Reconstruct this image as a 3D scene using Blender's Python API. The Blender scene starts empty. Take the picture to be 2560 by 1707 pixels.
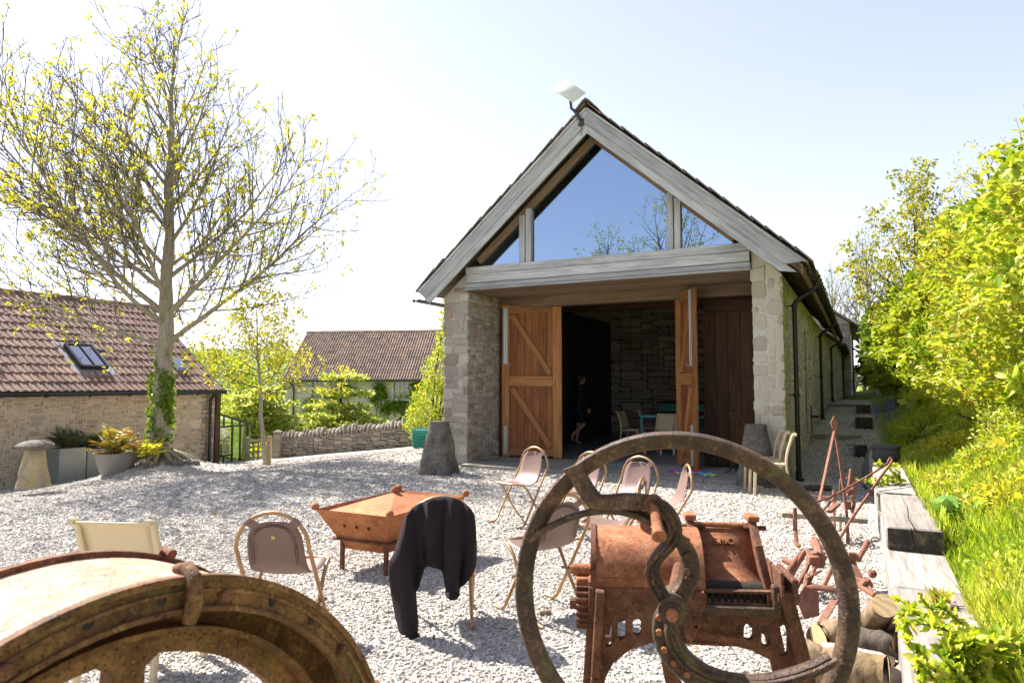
import bpy, math, random
import numpy as np
from mathutils import Vector, Matrix, noise as mnoise
from mathutils.geometry import tessellate_polygon

sc = bpy.context.scene
COL = sc.collection
R_ = math.radians
# ------------------------------------------------------------------ camera
cam = bpy.data.cameras.new('camera')
cam.lens = 24.0; cam.sensor_width = 36.0; cam.clip_start = 0.05; cam.clip_end = 4000
cam_o = bpy.data.objects.new('camera', cam); COL.objects.link(cam_o)
cam_o.location = (0, 0, 1.5); cam_o.rotation_euler = (R_(93.6), 0, 0)
sc.camera = cam_o
cam.dof.use_dof = True; cam.dof.focus_distance = 7.5; cam.dof.aperture_fstop = 6.3
# ------------------------------------------------------------------ sky and sun
SUN_AZ, SUN_EL = 53.0, 47.0            # degrees to the left of the view axis, height above the horizon
w = bpy.data.worlds.new('World'); sc.world = w; w.use_nodes = True
nt = w.node_tree; bg = nt.nodes['Background']
sky = nt.nodes.new('ShaderNodeTexSky'); sky.sky_type = 'NISHITA'; sky.sun_disc = False
sky.sun_elevation = R_(SUN_EL); sky.sun_rotation = R_(-SUN_AZ)
sky.altitude = 60; sky.air_density = 1.0; sky.dust_density = 0.5; sky.ozone_density = 1.2
bw = nt.nodes.new('ShaderNodeRGBToBW'); mx = nt.nodes.new('ShaderNodeMix'); mx.data_type = 'RGBA'; mx.inputs[0].default_value = .30   # thin high haze: the whole sky is paler than clear air
nt.links.new(sky.outputs[0], bw.inputs[0]); nt.links.new(sky.outputs[0], mx.inputs[6]); nt.links.new(bw.outputs[0], mx.inputs[7]); gm = nt.nodes.new('ShaderNodeGamma'); gm.inputs[1].default_value = .70; nt.links.new(mx.outputs[2], gm.inputs[0]); tn = nt.nodes.new('ShaderNodeMix'); tn.data_type = 'RGBA'; tn.blend_type = 'MULTIPLY'; tn.inputs[0].default_value = 1.0; tn.inputs[7].default_value = (.985, .918, .99, 1); nt.links.new(gm.outputs[0], tn.inputs[6]); nt.links.new(tn.outputs[2], bg.inputs[0]); bg.inputs[1].default_value = 0.12
sl = bpy.data.lights.new('sun', 'SUN'); sl.energy = 4.2; sl.angle = R_(0.55); sl.color = (1.0, 0.955, 0.895)
so = bpy.data.objects.new('sun', sl); COL.objects.link(so)
sdir = Vector((-math.sin(R_(SUN_AZ)) * math.cos(R_(SUN_EL)), math.cos(R_(SUN_AZ)) * math.cos(R_(SUN_EL)), math.sin(R_(SUN_EL))))
so.rotation_euler = sdir.to_track_quat('Z', 'Y').to_euler(); so.location = sdir * 60
vs = sc.view_settings
vs.view_transform = 'Standard'; vs.look = 'None'; vs.gamma = 1.0; vs.use_curve_mapping = False; vs.exposure = 2.05
sc.render.engine = 'CYCLES'
cy = sc.cycles
cy.use_denoising = True; cy.max_bounces = 8; cy.diffuse_bounces = 4; cy.glossy_bounces = 3
cy.transmission_bounces = 4; cy.transparent_max_bounces = 8; cy.caustics_reflective = False; cy.caustics_refractive = False
cy.sample_clamp_indirect = 6.0; cy.use_adaptive_sampling = True; cy.adaptive_threshold = 0.02
try: cy.denoiser = 'OPENIMAGEDENOISE'
except Exception: pass

# ------------------------------------------------------------------ coordinates
FP, PT = 2560 * 24 / 36, R_(3.6)
CAM = np.array([0, 0, 1.5])
cF = np.array([0, math.cos(PT), math.sin(PT)]); cU = np.array([0, -math.sin(PT), math.cos(PT)]); cR = np.array([1.0, 0, 0])
def ray(px, py): return cF + cR * (px - 1280) / FP - cU * (py - 853.5) / FP
def at_z(px, py, z=0.0): d = ray(px, py); return Vector(CAM + d * (z - 1.5) / d[2])
def at_y(px, py, Y): d = ray(px, py); return Vector(CAM + d * Y / d[1])
def at_pl(px, py, P, n):
    d = ray(px, py); n = np.array(n); return Vector(CAM + d * ((np.array(P) - CAM).dot(n) / d.dot(n)))
def px_of(p): v = np.array(p) - CAM; return 1280 + FP * v.dot(cR) / v.dot(cF), 853.5 - FP * v.dot(cU) / v.dot(cF)
AZ = R_(27.0)
DV = Vector((math.sin(AZ), math.cos(AZ), 0)); EV = Vector((math.cos(AZ), -math.sin(AZ), 0))   # barn: into depth, along the front
B0 = Vector((-0.83, 12.81, 0.0))                                                            # barn: corner of the left pier
def uw(x, y): dx, dy = x - B0.x, y - B0.y; return dx * EV.x + dy * EV.y, dx * DV.x + dy * DV.y
def BW(u, w_, z=0.0): return B0 + EV * u + DV * w_ + Vector((0, 0, z))
def sst(a, b, x): t = np.clip((x - a) / (b - a), 0, 1); return t * t * (3 - 2 * t)
PW = [-6, 1, 5, 5.02, 8.4, 14, 14.02, 24, 60]; PZ = [0, 0.0, .34, .44, .62, .76, .86, .95, 1.1]
TREE = Vector((-7.43, 14.5, 0))
def gz(x, y):
    x = np.asarray(x, float); y = np.asarray(y, float)
    u = (x - B0.x) * EV.x + (y - B0.y) * EV.y; w_ = (x - B0.x) * DV.x + (y - B0.y) * DV.y
    s = np.clip(-1.95 - u, 0, 400); z = -0.1 * np.where(s < 1, s * s / 2, s - .5)
    z = np.maximum(z, -2.2) - np.clip(.085 * (y - 21.5), 0, 1.9) * sst(-1.0, -3.0, u)
    z = z + .36 * np.exp(-(((x - TREE.x) ** 2 + (y - TREE.y) ** 2) / 1.1))
    path = np.interp(w_, PW, PZ) * sst(5.3, 5.55, u) * np.where(w_ > 0, 1, 0)
    bank = (np.maximum(.24, np.interp(w_, PW, PZ) - .02) + .62 * sst(6.9, 8.6, u)) * sst(6.72, 6.9, u)
    z = np.where(u > 6.72, np.maximum(bank, path), np.where(u > 5.3, z + path, z))
    return z + .012 * np.sin(x * 1.7 + y * .6) * np.cos(y * 1.3 - x * .4) * (u < 5)
def on(px, py, dz=0.0):
    z = 0.0
    for _ in range(40):
        p = at_z(px, py, z + dz); z = .5 * z + .5 * float(gz(p.x, p.y))
    p = at_z(px, py, z + dz); return p

# ------------------------------------------------------------------ materials
class Mat:
    def __init__(s, name):
        s.m = bpy.data.materials.new(name); s.m.use_nodes = True; s.t = s.m.node_tree; s.t.nodes.clear()
        s.o = s.t.nodes.new('ShaderNodeOutputMaterial')
    def n(s, typ, ins=None, **props):
        k = s.t.nodes.new('ShaderNode' + typ)
        for a, b in props.items(): setattr(k, a, b)
        for a, b in (ins or {}).items(): s.put(k.inputs[a], b)
        return k
    def put(s, sock, v):
        if hasattr(v, 'links') or isinstance(v, bpy.types.NodeSocket): s.t.links.new(v, sock)
        elif isinstance(v, (tuple, list)) and len(v) == 3 and sock.type == 'RGBA': sock.default_value = (*v, 1)
        else: sock.default_value = v
    def obj(s): return s.n('TexCoord').outputs['Object']
    def pos(s): return s.n('NewGeometry').outputs['Position']
    def scale(s, vec, sc3): return s.n('Mapping', {'Vector': vec, 'Scale': sc3}).outputs[0]
    def shift(s, vec, amount):     # a different place in the pattern for each object
        r = s.n('ObjectInfo').outputs['Random']; k = s.math('MULTIPLY', r, amount)
        c = s.n('CombineXYZ', {0: k, 1: k, 2: k}).outputs[0]
        return s.n('VectorMath', {0: vec, 1: c}, operation='ADD').outputs[0]
    def noise(s, vec, scale, detail=5.0, rough=.6, dist=0.0):
        return s.n('TexNoise', {'Vector': vec, 'Scale': scale, 'Detail': detail, 'Roughness': rough, 'Distortion': dist}).outputs['Fac']
    def voro(s, vec, scale, feat='F1', out='Distance', rnd=1.0):
        k = s.n('TexVoronoi', {'Vector': vec, 'Scale': scale, 'Randomness': rnd}, feature=feat); return k.outputs[out]
    def ramp(s, fac, stops, interp='LINEAR'):
        k = s.n('ValToRGB', {'Fac': fac}); cr = k.color_ramp; cr.interpolation = interp
        while len(cr.elements) < len(stops): cr.elements.new(.5)
        for e, (p, c) in zip(cr.elements, stops):
            e.position = p; e.color = (*c, 1) if isinstance(c, (tuple, list)) else (c, c, c, 1)
        return k.outputs['Color']
    def mix(s, fac, a, b, mode='MIX'):
        k = s.n('Mix', data_type='RGBA', blend_type=mode); ci = [i for i in k.inputs if i.type == 'RGBA']
        s.put(k.inputs[0], fac); s.put(ci[0], a); s.put(ci[1], b)
        return [o for o in k.outputs if o.type == 'RGBA'][0]
    def math(s, op, a, b=0.0, clamp=False):
        k = s.n('Math', {0: a, 1: b}, operation=op, use_clamp=clamp); return k.outputs[0]
    def attr(s, name='rnd'): return s.n('Attribute', attribute_name=name).outputs['Fac']
    def orand(s): return s.n('ObjectInfo').outputs['Random']
    def bump(s, h, strength=.5, dist=.01): return s.n('Bump', {'Height': h, 'Strength': strength, 'Distance': dist}).outputs[0]
    def pbr(s, col, rough=.7, metal=0.0, normal=None, spec=.4, **kw):
        d = {'Base Color': col, 'Roughness': rough, 'Metallic': metal, 'Specular IOR Level': spec}; d.update(kw)
        if normal is not None: d['Normal'] = normal
        k = s.n('BsdfPrincipled', d); s.t.links.new(k.outputs[0], s.o.inputs[0]); return k
    def surf(s, sock): s.t.links.new(sock, s.o.inputs[0])

MT = {}
def stone_mat(name, cols, mott=.5, lich=None, bump=.6):
    m = Mat(name); v = m.obj(); r = m.attr()
    base = m.ramp(r, [(i / max(1, len(cols) - 1), c) for i, c in enumerate(cols)])
    n1 = m.noise(v, 9, 8, .7); n2 = m.noise(v, 60, 6, .75)
    base = m.mix(m.math('MULTIPLY', n1, mott), base, m.mix(1.0, base, (.45, .42, .38), 'MULTIPLY'))
    base = m.mix(m.ramp(n2, [(.35, 0.0), (.75, .5)]), base, m.mix(.6, base, (.62, .58, .5)))
    if lich:
        a = m.noise(v, 3.2, 8, .75); base = m.mix(m.ramp(a, [(.58, 0.0), (.66, .85)]), base, m.mix(m.noise(v, 40, 4), lich[0], lich[1]))
    h = m.math('ADD', m.math('MULTIPLY', n1, .8), m.math('MULTIPLY', n2, .5))
    m.pbr(base, .92, normal=m.bump(h, bump, .02), spec=.2); MT[name] = m.m
stone_mat('stone_grey', [(0.216, 0.186, 0.156), (0.444, 0.390, 0.318), (0.324, 0.288, 0.252), (0.540, 0.480, 0.390), (0.276, 0.198, 0.144), (0.384, 0.336, 0.282), (0.588, 0.534, 0.450), (0.348, 0.222, 0.156)], .55, ((.42, .41, .36), (.40, .25, .07)))
stone_mat('stone_pale', [(0.348, 0.313, 0.267), (0.580, 0.528, 0.441), (0.464, 0.406, 0.331), (0.620, 0.597, 0.510), (0.383, 0.313, 0.238), (0.534, 0.499, 0.435)], .55, ((.48, .47, .42), (.45, .30, .10)))
stone_mat('stone_tan', [(0.372, 0.282, 0.198), (0.540, 0.432, 0.306), (0.252, 0.198, 0.156), (0.612, 0.504, 0.366), (0.348, 0.294, 0.234), (0.432, 0.306, 0.210), (0.564, 0.468, 0.348), (0.312, 0.186, 0.132)], .5, ((.44, .40, .30), (.36, .30, .20)))
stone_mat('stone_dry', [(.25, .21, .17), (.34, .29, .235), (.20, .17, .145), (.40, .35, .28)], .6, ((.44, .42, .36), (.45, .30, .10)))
stone_mat('stone_cottage', [(0.374, 0.330, 0.275), (0.473, 0.424, 0.352), (0.319, 0.275, 0.226), (0.528, 0.473, 0.402)], .4)
def mottled(name, a, b_, c_, lich):
    m = Mat(name); v = m.shift(m.obj(), 9.0); n1 = m.noise(v, 5, 9, .75); n2 = m.noise(v, 38, 6, .8); n3 = m.noise(m.scale(v, (1, 1, .35)), 3, 6, .7)
    col = m.ramp(m.math('ADD', m.math('MULTIPLY', n1, .55), m.math('MULTIPLY', n2, .45)), [(.38, a), (.5, b_), (.62, c_)])
    col = m.mix(m.ramp(n3, [(.52, 0.0), (.62, .8)]), col, m.mix(n2, lich[0], lich[1]))
    m.pbr(col, .93, normal=m.bump(m.math('ADD', n1, n2), 1.0, .025), spec=.15); MT[name] = m.m
mottled('staddle', (.17, .14, .10), (.36, .30, .20), (.50, .43, .31), ((.52, .40, .16), (.40, .30, .13)))
mottled('staddle_dark', (.055, .05, .045), (.16, .145, .12), (.30, .27, .22), ((.10, .09, .075), (.22, .19, .14)))
stone_mat('flagstone', [(.22, .21, .18), (.27, .255, .22), (.19, .19, .165)], .6, None, .35)
def mortar_mat(name, c):
    m = Mat(name); v = m.obj(); n1 = m.noise(v, 5, 8, .7); n2 = m.noise(v, 90, 4, .7)
    m.pbr(m.mix(m.math('MULTIPLY', n1, .8), c, tuple(k * .62 for k in c)), .95, normal=m.bump(n2, .5, .01), spec=.1); MT[name] = m.m
mortar_mat('mortar_grey', (.52, .465, .385)); mortar_mat('mortar_tan', (.62, .51, .36)); mortar_mat('mortar_pale', (.63, .57, .475))
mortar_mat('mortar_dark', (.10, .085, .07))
# weathered barn side, green with algae near the corner
m = Mat('stone_side'); v = m.obj(); r = m.attr()
b = m.ramp(r, [(0, (.34, .29, .27)), (.4, (.50, .44, .42)), (.7, (.42, .36, .33)), (1, (.56, .50, .48))])
yy = m.n('SeparateXYZ', {0: v}).outputs
near = m.ramp(m.math('ADD', m.math('MULTIPLY', yy[1], -.75), m.math('ADD', .75, m.math('MULTIPLY', m.noise(v, 2.0, 6), .6))), [(.35, 0.0), (.85, .8)])
b = m.mix(near, b, m.mix(m.noise(v, 9, 5), (.20, .21, .055), (.34, .29, .12)))
m.pbr(b, .93, normal=m.bump(m.noise(v, 30, 8, .7), .7, .02), spec=.15); MT['stone_side'] = m.m

def wood_mat(name, c0, c1, c2, grain=1.0, rough=.8, blot=.4, dark=None):
    """c0..c2 dark to light along the grain; object x is the length of the board"""
    m = Mat(name); v = m.shift(m.obj(), 37.0)
    g = m.noise(m.scale(v, (1.6, 26 * grain, 26 * grain)), 1.0, 8, .65, .35)
    f = m.noise(m.scale(v, (5, 150, 150)), 1.0, 4, .6)
    big = m.noise(m.scale(v, (1.0, 3, 3)), 1.2, 4, .6)
    col = m.ramp(m.math('ADD', m.math('MULTIPLY', g, .75), m.math('MULTIPLY', f, .25)), [(.3, c0), (.5, c1), (.7, c2)])
    tone = m.ramp(m.orand(), [(0, (.72, .70, .70)), (.5, (.95, .95, .95)), (1, (1.12, 1.1, 1.05))])
    col = m.mix(1.0, col, tone, 'MULTIPLY')
    col = m.mix(m.ramp(big, [(.45, 0.0), (.75, blot)]), col, dark or tuple(k * .45 for k in c0))
    h = m.math('ADD', g, m.math('MULTIPLY', f, .5))
    m.pbr(col, rough, normal=m.bump(h, .5, .006), spec=.25); MT[name] = m.m
wood_mat('oak_grey', (.21, .212, .22), (.43, .433, .44), (.60, .60, .595), 1.0, .85, .3)
wood_mat('oak_brown', (.12, .08, .052), (.24, .165, .11), (.35, .255, .175), 1.0, .8, .35)
wood_mat('oak_soffit', (.15, .105, .07), (.26, .19, .13), (.36, .275, .195), 1.0, .85, .3)
wood_mat('door_frame', (.19, .078, .026), (.35, .158, .052), (.46, .225, .085), .9, .6, .4, (.08, .032, .012))
wood_mat('door_board', (.12, .040, .015), (.26, .094, .032), (.38, .158, .056), .8, .6, .55, (.07, .024, .010))
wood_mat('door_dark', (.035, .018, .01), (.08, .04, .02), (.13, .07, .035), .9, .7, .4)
wood_mat('sleeper', (.11, .092, .078), (.29, .262, .228), (.42, .388, .345), .9, .95, .45, (.10, .08, .065))
wood_mat('fence_wood', (.14, .115, .09), (.27, .23, .185), (.38, .33, .27), 1.0, .9, .3)
wood_mat('post_wood', (.24, .18, .09), (.38, .29, .15), (.48, .38, .22), 1.0, .85, .2)
wood_mat('chair_cream', (.46, .35, .21), (.58, .46, .30), (.66, .54, .37), .8, .6, .1)
m = Mat('sleeper_end'); v = m.obj(); n1 = m.noise(v, 14, 8, .7)
m.pbr(m.ramp(n1, [(.3, (.010, .009, .008)), (.52, (.045, .036, .028)), (.68, (.16, .125, .08))]), .8, normal=m.bump(n1, .8, .02)); MT['sleeper_end'] = m.m

def rust_mat(name, stops, moss=None, scale=10, rough=.85, pale=None):
    m = Mat(name); v = m.shift(m.obj(), 11.0); n1 = m.noise(v, scale, 10, .72); n2 = m.noise(v, scale * 9, 6, .75); n3 = m.noise(v, scale * .35, 5, .6)
    f = m.math('ADD', m.math('MULTIPLY', n1, .65), m.math('MULTIPLY', n2, .35))
    c = m.ramp(f, stops)
    c = m.mix(m.ramp(n3, [(.4, 0.0), (.7, .5)]), c, stops[0][1])
    pit = m.voro(v, scale * 11); c = m.mix(m.ramp(pit, [(.10, .75), (.30, 0.0)]), c, tuple(k * .35 for k in stops[0][1])); fl = m.noise(v, scale * 3.3, 8, .8); c = m.mix(m.ramp(fl, [(.56, 0.0), (.60, .6)]), c, stops[2][1])
    f = m.math('ADD', f, m.math('MULTIPLY', m.ramp(pit, [(.05, 0.0), (.3, .3)]), 1.0)); f = m.math('ADD', f, m.ramp(fl, [(.55, 0.0), (.6, .18)]))
    if moss: c = m.mix(m.ramp(m.noise(v, scale * .6, 9, .7), [(moss[1], 0.0), (moss[1] + .16, .85)]), c, m.mix(n2, moss[0], tuple(k * .4 for k in moss[0])))
    if pale: c = m.mix(m.ramp(m.noise(v, scale * 2.6, 8, .8), [(.62, 0.0), (.68, .8)]), c, pale)
    m.pbr(c, m.ramp(n2, [(.3, rough - .12), (.7, rough + .1)]), normal=m.bump(f, .9, .008), spec=.3); MT[name] = m.m
rust_mat('rust_orange', [(.36, (.10, .035, .015)), (.5, (.31, .112, .045)), (.64, (.48, .22, .11))], None, 12)
rust_mat('rust_pit', [(.34, (.17, .058, .022)), (.5, (.36, .135, .052)), (.66, (.48, .22, .10))], None, 6)
rust_mat('rust_brown', [(.36, (.035, .015, .009)), (.5, (.14, .054, .026)), (.64, (.29, .125, .06))], ((.13, .13, .03), .60), 13)
rust_mat('rust_plough', [(.3, (.10, .042, .026)), (.5, (.22, .095, .06)), (.7, (.34, .165, .11))], None, 14)
rust_mat('wheel_iron', [(.40, (.022, .013, .009)), (.52, (.085, .044, .022)), (.66, (.26, .15, .08))], ((.19, .17, .05), .55), 11, .50, (.36, .31, .20))
rust_mat('roller_iron', [(.37, (.045, .018, .007)), (.5, (.17, .075, .024)), (.64, (.36, .18, .06))], ((.20, .165, .03), .56), 9, .75)
rust_mat('roller_skin', [(.36, (.22, .09, .04)), (.48, (.40, .24, .14)), (.62, (.56, .42, .30))], None, 11, .6, (.60, .52, .41))
rust_mat('dark_iron', [(.3, (.012, .010, .009)), (.6, (.035, .025, .018)), (.8, (.07, .045, .03))])

def plain(name, c, rough=.5, metal=0.0, var=.25, bump=0.0, sc_=8, spec=.4, **kw):
    m = Mat(name); v = m.obj(); n1 = m.noise(v, sc_, 7, .65)
    col = m.mix(m.math('MULTIPLY', n1, var * 2), c, tuple(k * .5 for k in c))
    m.pbr(col, rough, metal, m.bump(m.noise(v, sc_ * 12, 4), bump, .004) if bump else None, spec, **kw); MT[name] = m.m
plain('black_iron', (.014, .015, .016), .38, 0, .3)
plain('black_frame', (.022, .024, .026), .4, 0, .3)
plain('galvanised', (.50, .54, .55), .38, .75, .35, .1, 14)
plain('zinc', (.33, .35, .33), .5, .45, .5, .1, 3)
plain('chair_tube', (.42, .25, .125), .36, .55, .35, .05, 20)
plain('chair_plate', (.19, .120, .098), .48, .1, .18, .05, 6)
plain('emblem', (.55, .42, .14), .4, .6, .3)
plain('cream_plastic', (.56, .45, .28), .5, 0, .12, .1, 5)
plain('cream_dark', (.42, .33, .22), .6, 0, .12)
plain('white_dish', (.62, .62, .55), .4, 0, .08)
plain('dish_arm', (.035, .038, .042), .4)
plain('white_paint', (.62, .63, .58), .5, 0, .15)
plain('sage_paint', (.38, .42, .34), .55, 0, .15)
plain('turquoise', (.06, .33, .28), .5, 0, .3)
plain('teal_plastic', (.012, .22, .17), .45, 0, .3)
plain('pot_clay', (.29, .27, .24), .8, 0, .4, .2)
plain('bag_cloth', (.055, .055, .058), .8, 0, .3, .3, 20)
plain('lead', (.36, .38, .41), .5, .3, .35)
plain('concrete', (.20, .205, .21), .42, 0, .3, .1, 2)
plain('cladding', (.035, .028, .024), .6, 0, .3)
plain('red_brick', (.26, .11, .07), .9, 0, .4)
plain('path_slab', (.24, .235, .22), .9, 0, .4, .3)
plain('white_marble', (.60, .60, .62), .6, 0, .2)
plain('blue_glass', (.02, .05, .30), .1, 0, 0)
for nm_, c_ in (('toy_pink', (.75, .03, .35)), ('toy_blue', (.08, .35, .75)), ('toy_violet', (.22, .08, .60)), ('toy_green', (.35, .75, .12)), ('toy_red', (.65, .05, .04)), ('petal_pink', (.65, .25, .55)), ('petal_blue', (.14, .13, .55)), ('petal_white', (.72, .70, .55))):
    plain(nm_, c_, .4, 0, .05)
m = Mat('fleece'); v = m.obj(); n1 = m.noise(v, 190, 5, .8); n0 = m.noise(v, 5, 4)
m.pbr(m.ramp(n1, [(.3, (.008, .006, .007)), (.55, (.024, .018, .020)), (.8, (.062, .046, .050))]), .98, normal=m.bump(n1, 1.0, .006), spec=.1, **{'Sheen Weight': .06, 'Sheen Roughness': .6, 'Sheen Tint': (.6, .5, .5, 1)}); MT['fleece'] = m.m

def glass_mat(name, refl, tint=(.85, .9, .9), rough=0.0, body=0.0, bodyc=(.3, .32, .33), tone=(.95, .97, 1.0)):
    m = Mat(name); fr = m.n('Fresnel', {'IOR': 1.5}).outputs[0]
    g = m.n('BsdfGlossy', {'Color': tone, 'Roughness': rough}).outputs[0]; tr = m.n('BsdfTransparent', {'Color': tint}).outputs[0]
    if body: tr = m.n('MixShader', {0: body, 1: tr, 2: m.n('BsdfDiffuse', {'Color': bodyc}).outputs[0]}).outputs[0]
    m.surf(m.n('MixShader', {0: m.math('ADD', refl, m.math('MULTIPLY', fr, .9), True), 1: tr, 2: g}).outputs[0]); MT[name] = m.m
glass_mat('glass_gable', .46, (.16, .20, .22), tone=(.56, .76, 1.0)); glass_mat('glass_window', .12, (.5, .55, .55)); glass_mat('glass_leanto', .10)
glass_mat('glass_roof', .35, (.3, .32, .33), .05)

def tile_mat(name, cols):
    m = Mat(name); v = m.pos(); r = m.math('FRACT', m.math('ADD', m.orand(), m.attr()))
    b = m.ramp(r, [(i / (len(cols) - 1), c) for i, c in enumerate(cols)])
    n1 = m.noise(v, 3, 8, .7); n2 = m.noise(v, 45, 5, .7)
    b = m.mix(m.ramp(n1, [(.45, 0.0), (.75, .55)]), b, (.06, .052, .046))
    b = m.mix(m.ramp(n2, [(.55, 0.0), (.8, .5)]), b, (.40, .36, .28))
    m.pbr(b, .88, normal=m.bump(n2, .5, .01), spec=.2); MT[name] = m.m
tile_mat('roof_tile', [(.20, .125, .10), (.27, .175, .14), (.16, .105, .09), (.33, .22, .175), (.23, .145, .115)])
tile_mat('cottage_tile', [(.23, .175, .145), (.32, .24, .19), (.20, .155, .13), (.36, .26, .20), (.26, .195, .155), (.40, .26, .165)])
tile_mat('barn_tile', [(.16, .11, .085), (.22, .16, .125), (.13, .10, .085), (.27, .20, .15)])

def leaf_mat(name, cols, trans=.45, rough=.5):
    m = Mat(name); r = m.attr(); c = m.ramp(r, [(i / (len(cols) - 1), k) for i, k in enumerate(cols)])
    p = m.n('BsdfPrincipled', {'Base Color': c, 'Roughness': rough, 'Specular IOR Level': .35}).outputs[0]
    t = m.n('BsdfTranslucent', {'Color': m.mix(1.0, c, (1.25, 1.15, .6), 'MULTIPLY')}).outputs[0]
    m.surf(m.n('MixShader', {0: trans, 1: p, 2: t}).outputs[0]); MT[name] = m.m
leaf_mat('leaf_ash', [(.42, .42, .03), (.54, .52, .05), (.34, .38, .03), (.48, .44, .05), (.60, .60, .09)], .52)
leaf_mat('leaf_hedge', [(.10, .20, .012), (.24, .36, .02), (.36, .45, .03), (.46, .50, .06), (.46, .36, .08), (.28, .40, .03)], .42)
leaf_mat('leaf_maple', [(.13, .21, .015), (.25, .33, .02), (.38, .43, .04), (.44, .46, .10)], .42)
leaf_mat('leaf_cherry', [(.14, .19, .015), (.26, .29, .02), (.38, .35, .03), (.20, .24, .02)], .45)
leaf_mat('leaf_green', [(.05, .10, .012), (.09, .16, .016), (.14, .21, .02), (.19, .25, .03)], .4)
leaf_mat('leaf_dogwood', [(.13, .22, .015), (.27, .36, .03), (.54, .54, .26), (.40, .46, .07), (.68, .67, .45)], .42)
leaf_mat('leaf_yellow', [(.32, .35, .02), (.46, .45, .04), (.54, .51, .07)], .5)
leaf_mat('leaf_ivy', [(.05, .11, .01), (.10, .19, .012), (.20, .31, .02), (.26, .37, .03)], .4, .35)
leaf_mat('leaf_grass', [(.16, .28, .012), (.30, .42, .02), (.44, .50, .05), (.55, .52, .14), (.24, .36, .015)], .45)
leaf_mat('leaf_fern', [(.24, .26, .03), (.36, .24, .04), (.30, .14, .03), (.40, .32, .05), (.16, .20, .02)], .4)
leaf_mat('leaf_fern_dark', [(.04, .065, .02), (.07, .10, .025), (.10, .09, .03)], .35)
leaf_mat('leaf_conifer', [(.02, .045, .015), (.04, .07, .02), (.09, .10, .03)], .2)
leaf_mat('leaf_dock', [(.12, .24, .03), (.17, .30, .05), (.22, .36, .10)], .35)
leaf_mat('leaf_far', [(.16, .20, .05), (.24, .27, .07), (.20, .22, .06)], .4)
def bark_mat(name, a, b_, moss=None):
    m = Mat(name); v = m.obj(); n1 = m.noise(m.scale(v, (1, 1, .25)), 22, 8, .7); n2 = m.noise(v, 5, 6, .6)
    c = m.ramp(n1, [(.3, a), (.65, b_)])
    if moss: c = m.mix(m.ramp(n2, [(.48, 0.0), (.68, .8)]), c, moss)
    m.pbr(c, .93, normal=m.bump(n1, .9, .02), spec=.15); MT[name] = m.m
bark_mat('bark_ash', (.17, .145, .11), (.37, .325, .255), (.27, .25, .12)); bark_mat('bark_twig', (.06, .048, .034), (.13, .105, .075))
bark_mat('bark_dark', (.04, .032, .025), (.11, .09, .07)); bark_mat('bark_log', (.05, .032, .02), (.30, .21, .13), (.20, .15, .07))
m = Mat('log_end'); v = m.obj(); rr = m.voro(v, 5); wv = m.n('TexWave', {'Vector': v, 'Scale': 30.0, 'Distortion': 3.0}, wave_type='RINGS').outputs['Fac']
m.pbr(m.mix(wv, (.40, .27, .13), (.52, .38, .21)), .85); MT['log_end'] = m.m
wood_mat('log_split', (.32, .25, .19), (.50, .41, .33), (.62, .53, .44), .8, .9, .25)
# gravel
m = Mat('pebble'); r = m.orand(); v = m.pos()
c = m.ramp(r, [(0, (.25, .225, .20)), (.2, (.38, .35, .31)), (.55, (.475, .44, .385)), (.8, (.555, .52, .46)), (.95, (.615, .58, .52)), (1, (.30, .23, .17))])
c = m.mix(m.ramp(m.noise(v, .55, 6, .6), [(.42, 0.0), (.68, .5)]), c, m.mix(1.0, c, (.74, .69, .62), 'MULTIPLY'))
m.pbr(m.mix(m.ramp(m.noise(v, 160, 3), [(.3, .0), (.8, .5)]), c, (.30, .28, .26)), .9, spec=.2); MT['pebble'] = m.m
m = Mat('ground'); v = m.pos(); yd = m.attr('yard')
a = m.voro(v, 55); a2 = m.voro(v, 110); nb = m.noise(v, .7, 6, .6); nf = m.noise(v, 26, 6, .7)
gcol = m.ramp(m.math('ADD', m.math('MULTIPLY', m.voro(v, 55, out='Color'), .7), m.math('MULTIPLY', nf, .3)), [(.15, (.21, .195, .175)), (.5, (.42, .395, .355)), (.85, (.58, .55, .50))])
gcol = m.mix(m.ramp(nb, [(.35, 0.0), (.7, .45)]), gcol, m.mix(1.0, gcol, (.72, .68, .62), 'MULTIPLY'))
gras = m.mix(nf, (.06, .11, .015), (.20, .26, .04)); gras = m.mix(m.ramp(nb, [(.4, 0.0), (.7, .6)]), gras, (.24, .27, .06))
h = m.math('ADD', m.math('MULTIPLY', a, -.6), m.math('MULTIPLY', a2, -.4))
m.pbr(m.mix(yd, gras, gcol), .93, normal=m.bump(h, .9, .018), spec=.15); MT['ground'] = m.m
m = Mat('hill'); v = m.pos(); n1 = m.noise(v, .02, 8, .7)
m.pbr(m.ramp(n1, [(.4, (.10, .14, .07)), (.6, (.17, .21, .10))]), .95); MT['hill'] = m.m
m = Mat('clothes'); v = m.obj(); zz = m.n('SeparateXYZ', {0: v}).outputs[2]
m.pbr(m.mix(m.ramp(zz, [(.50, 0.0), (.51, 1.0)]), (.42, .24, .17), (.018, .018, .022)), .8); MT['clothes'] = m.m
plain('skin', (.42, .24, .17), .6, 0, .1); plain('hair', (.03, .02, .014), .6, 0, .2)

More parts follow.
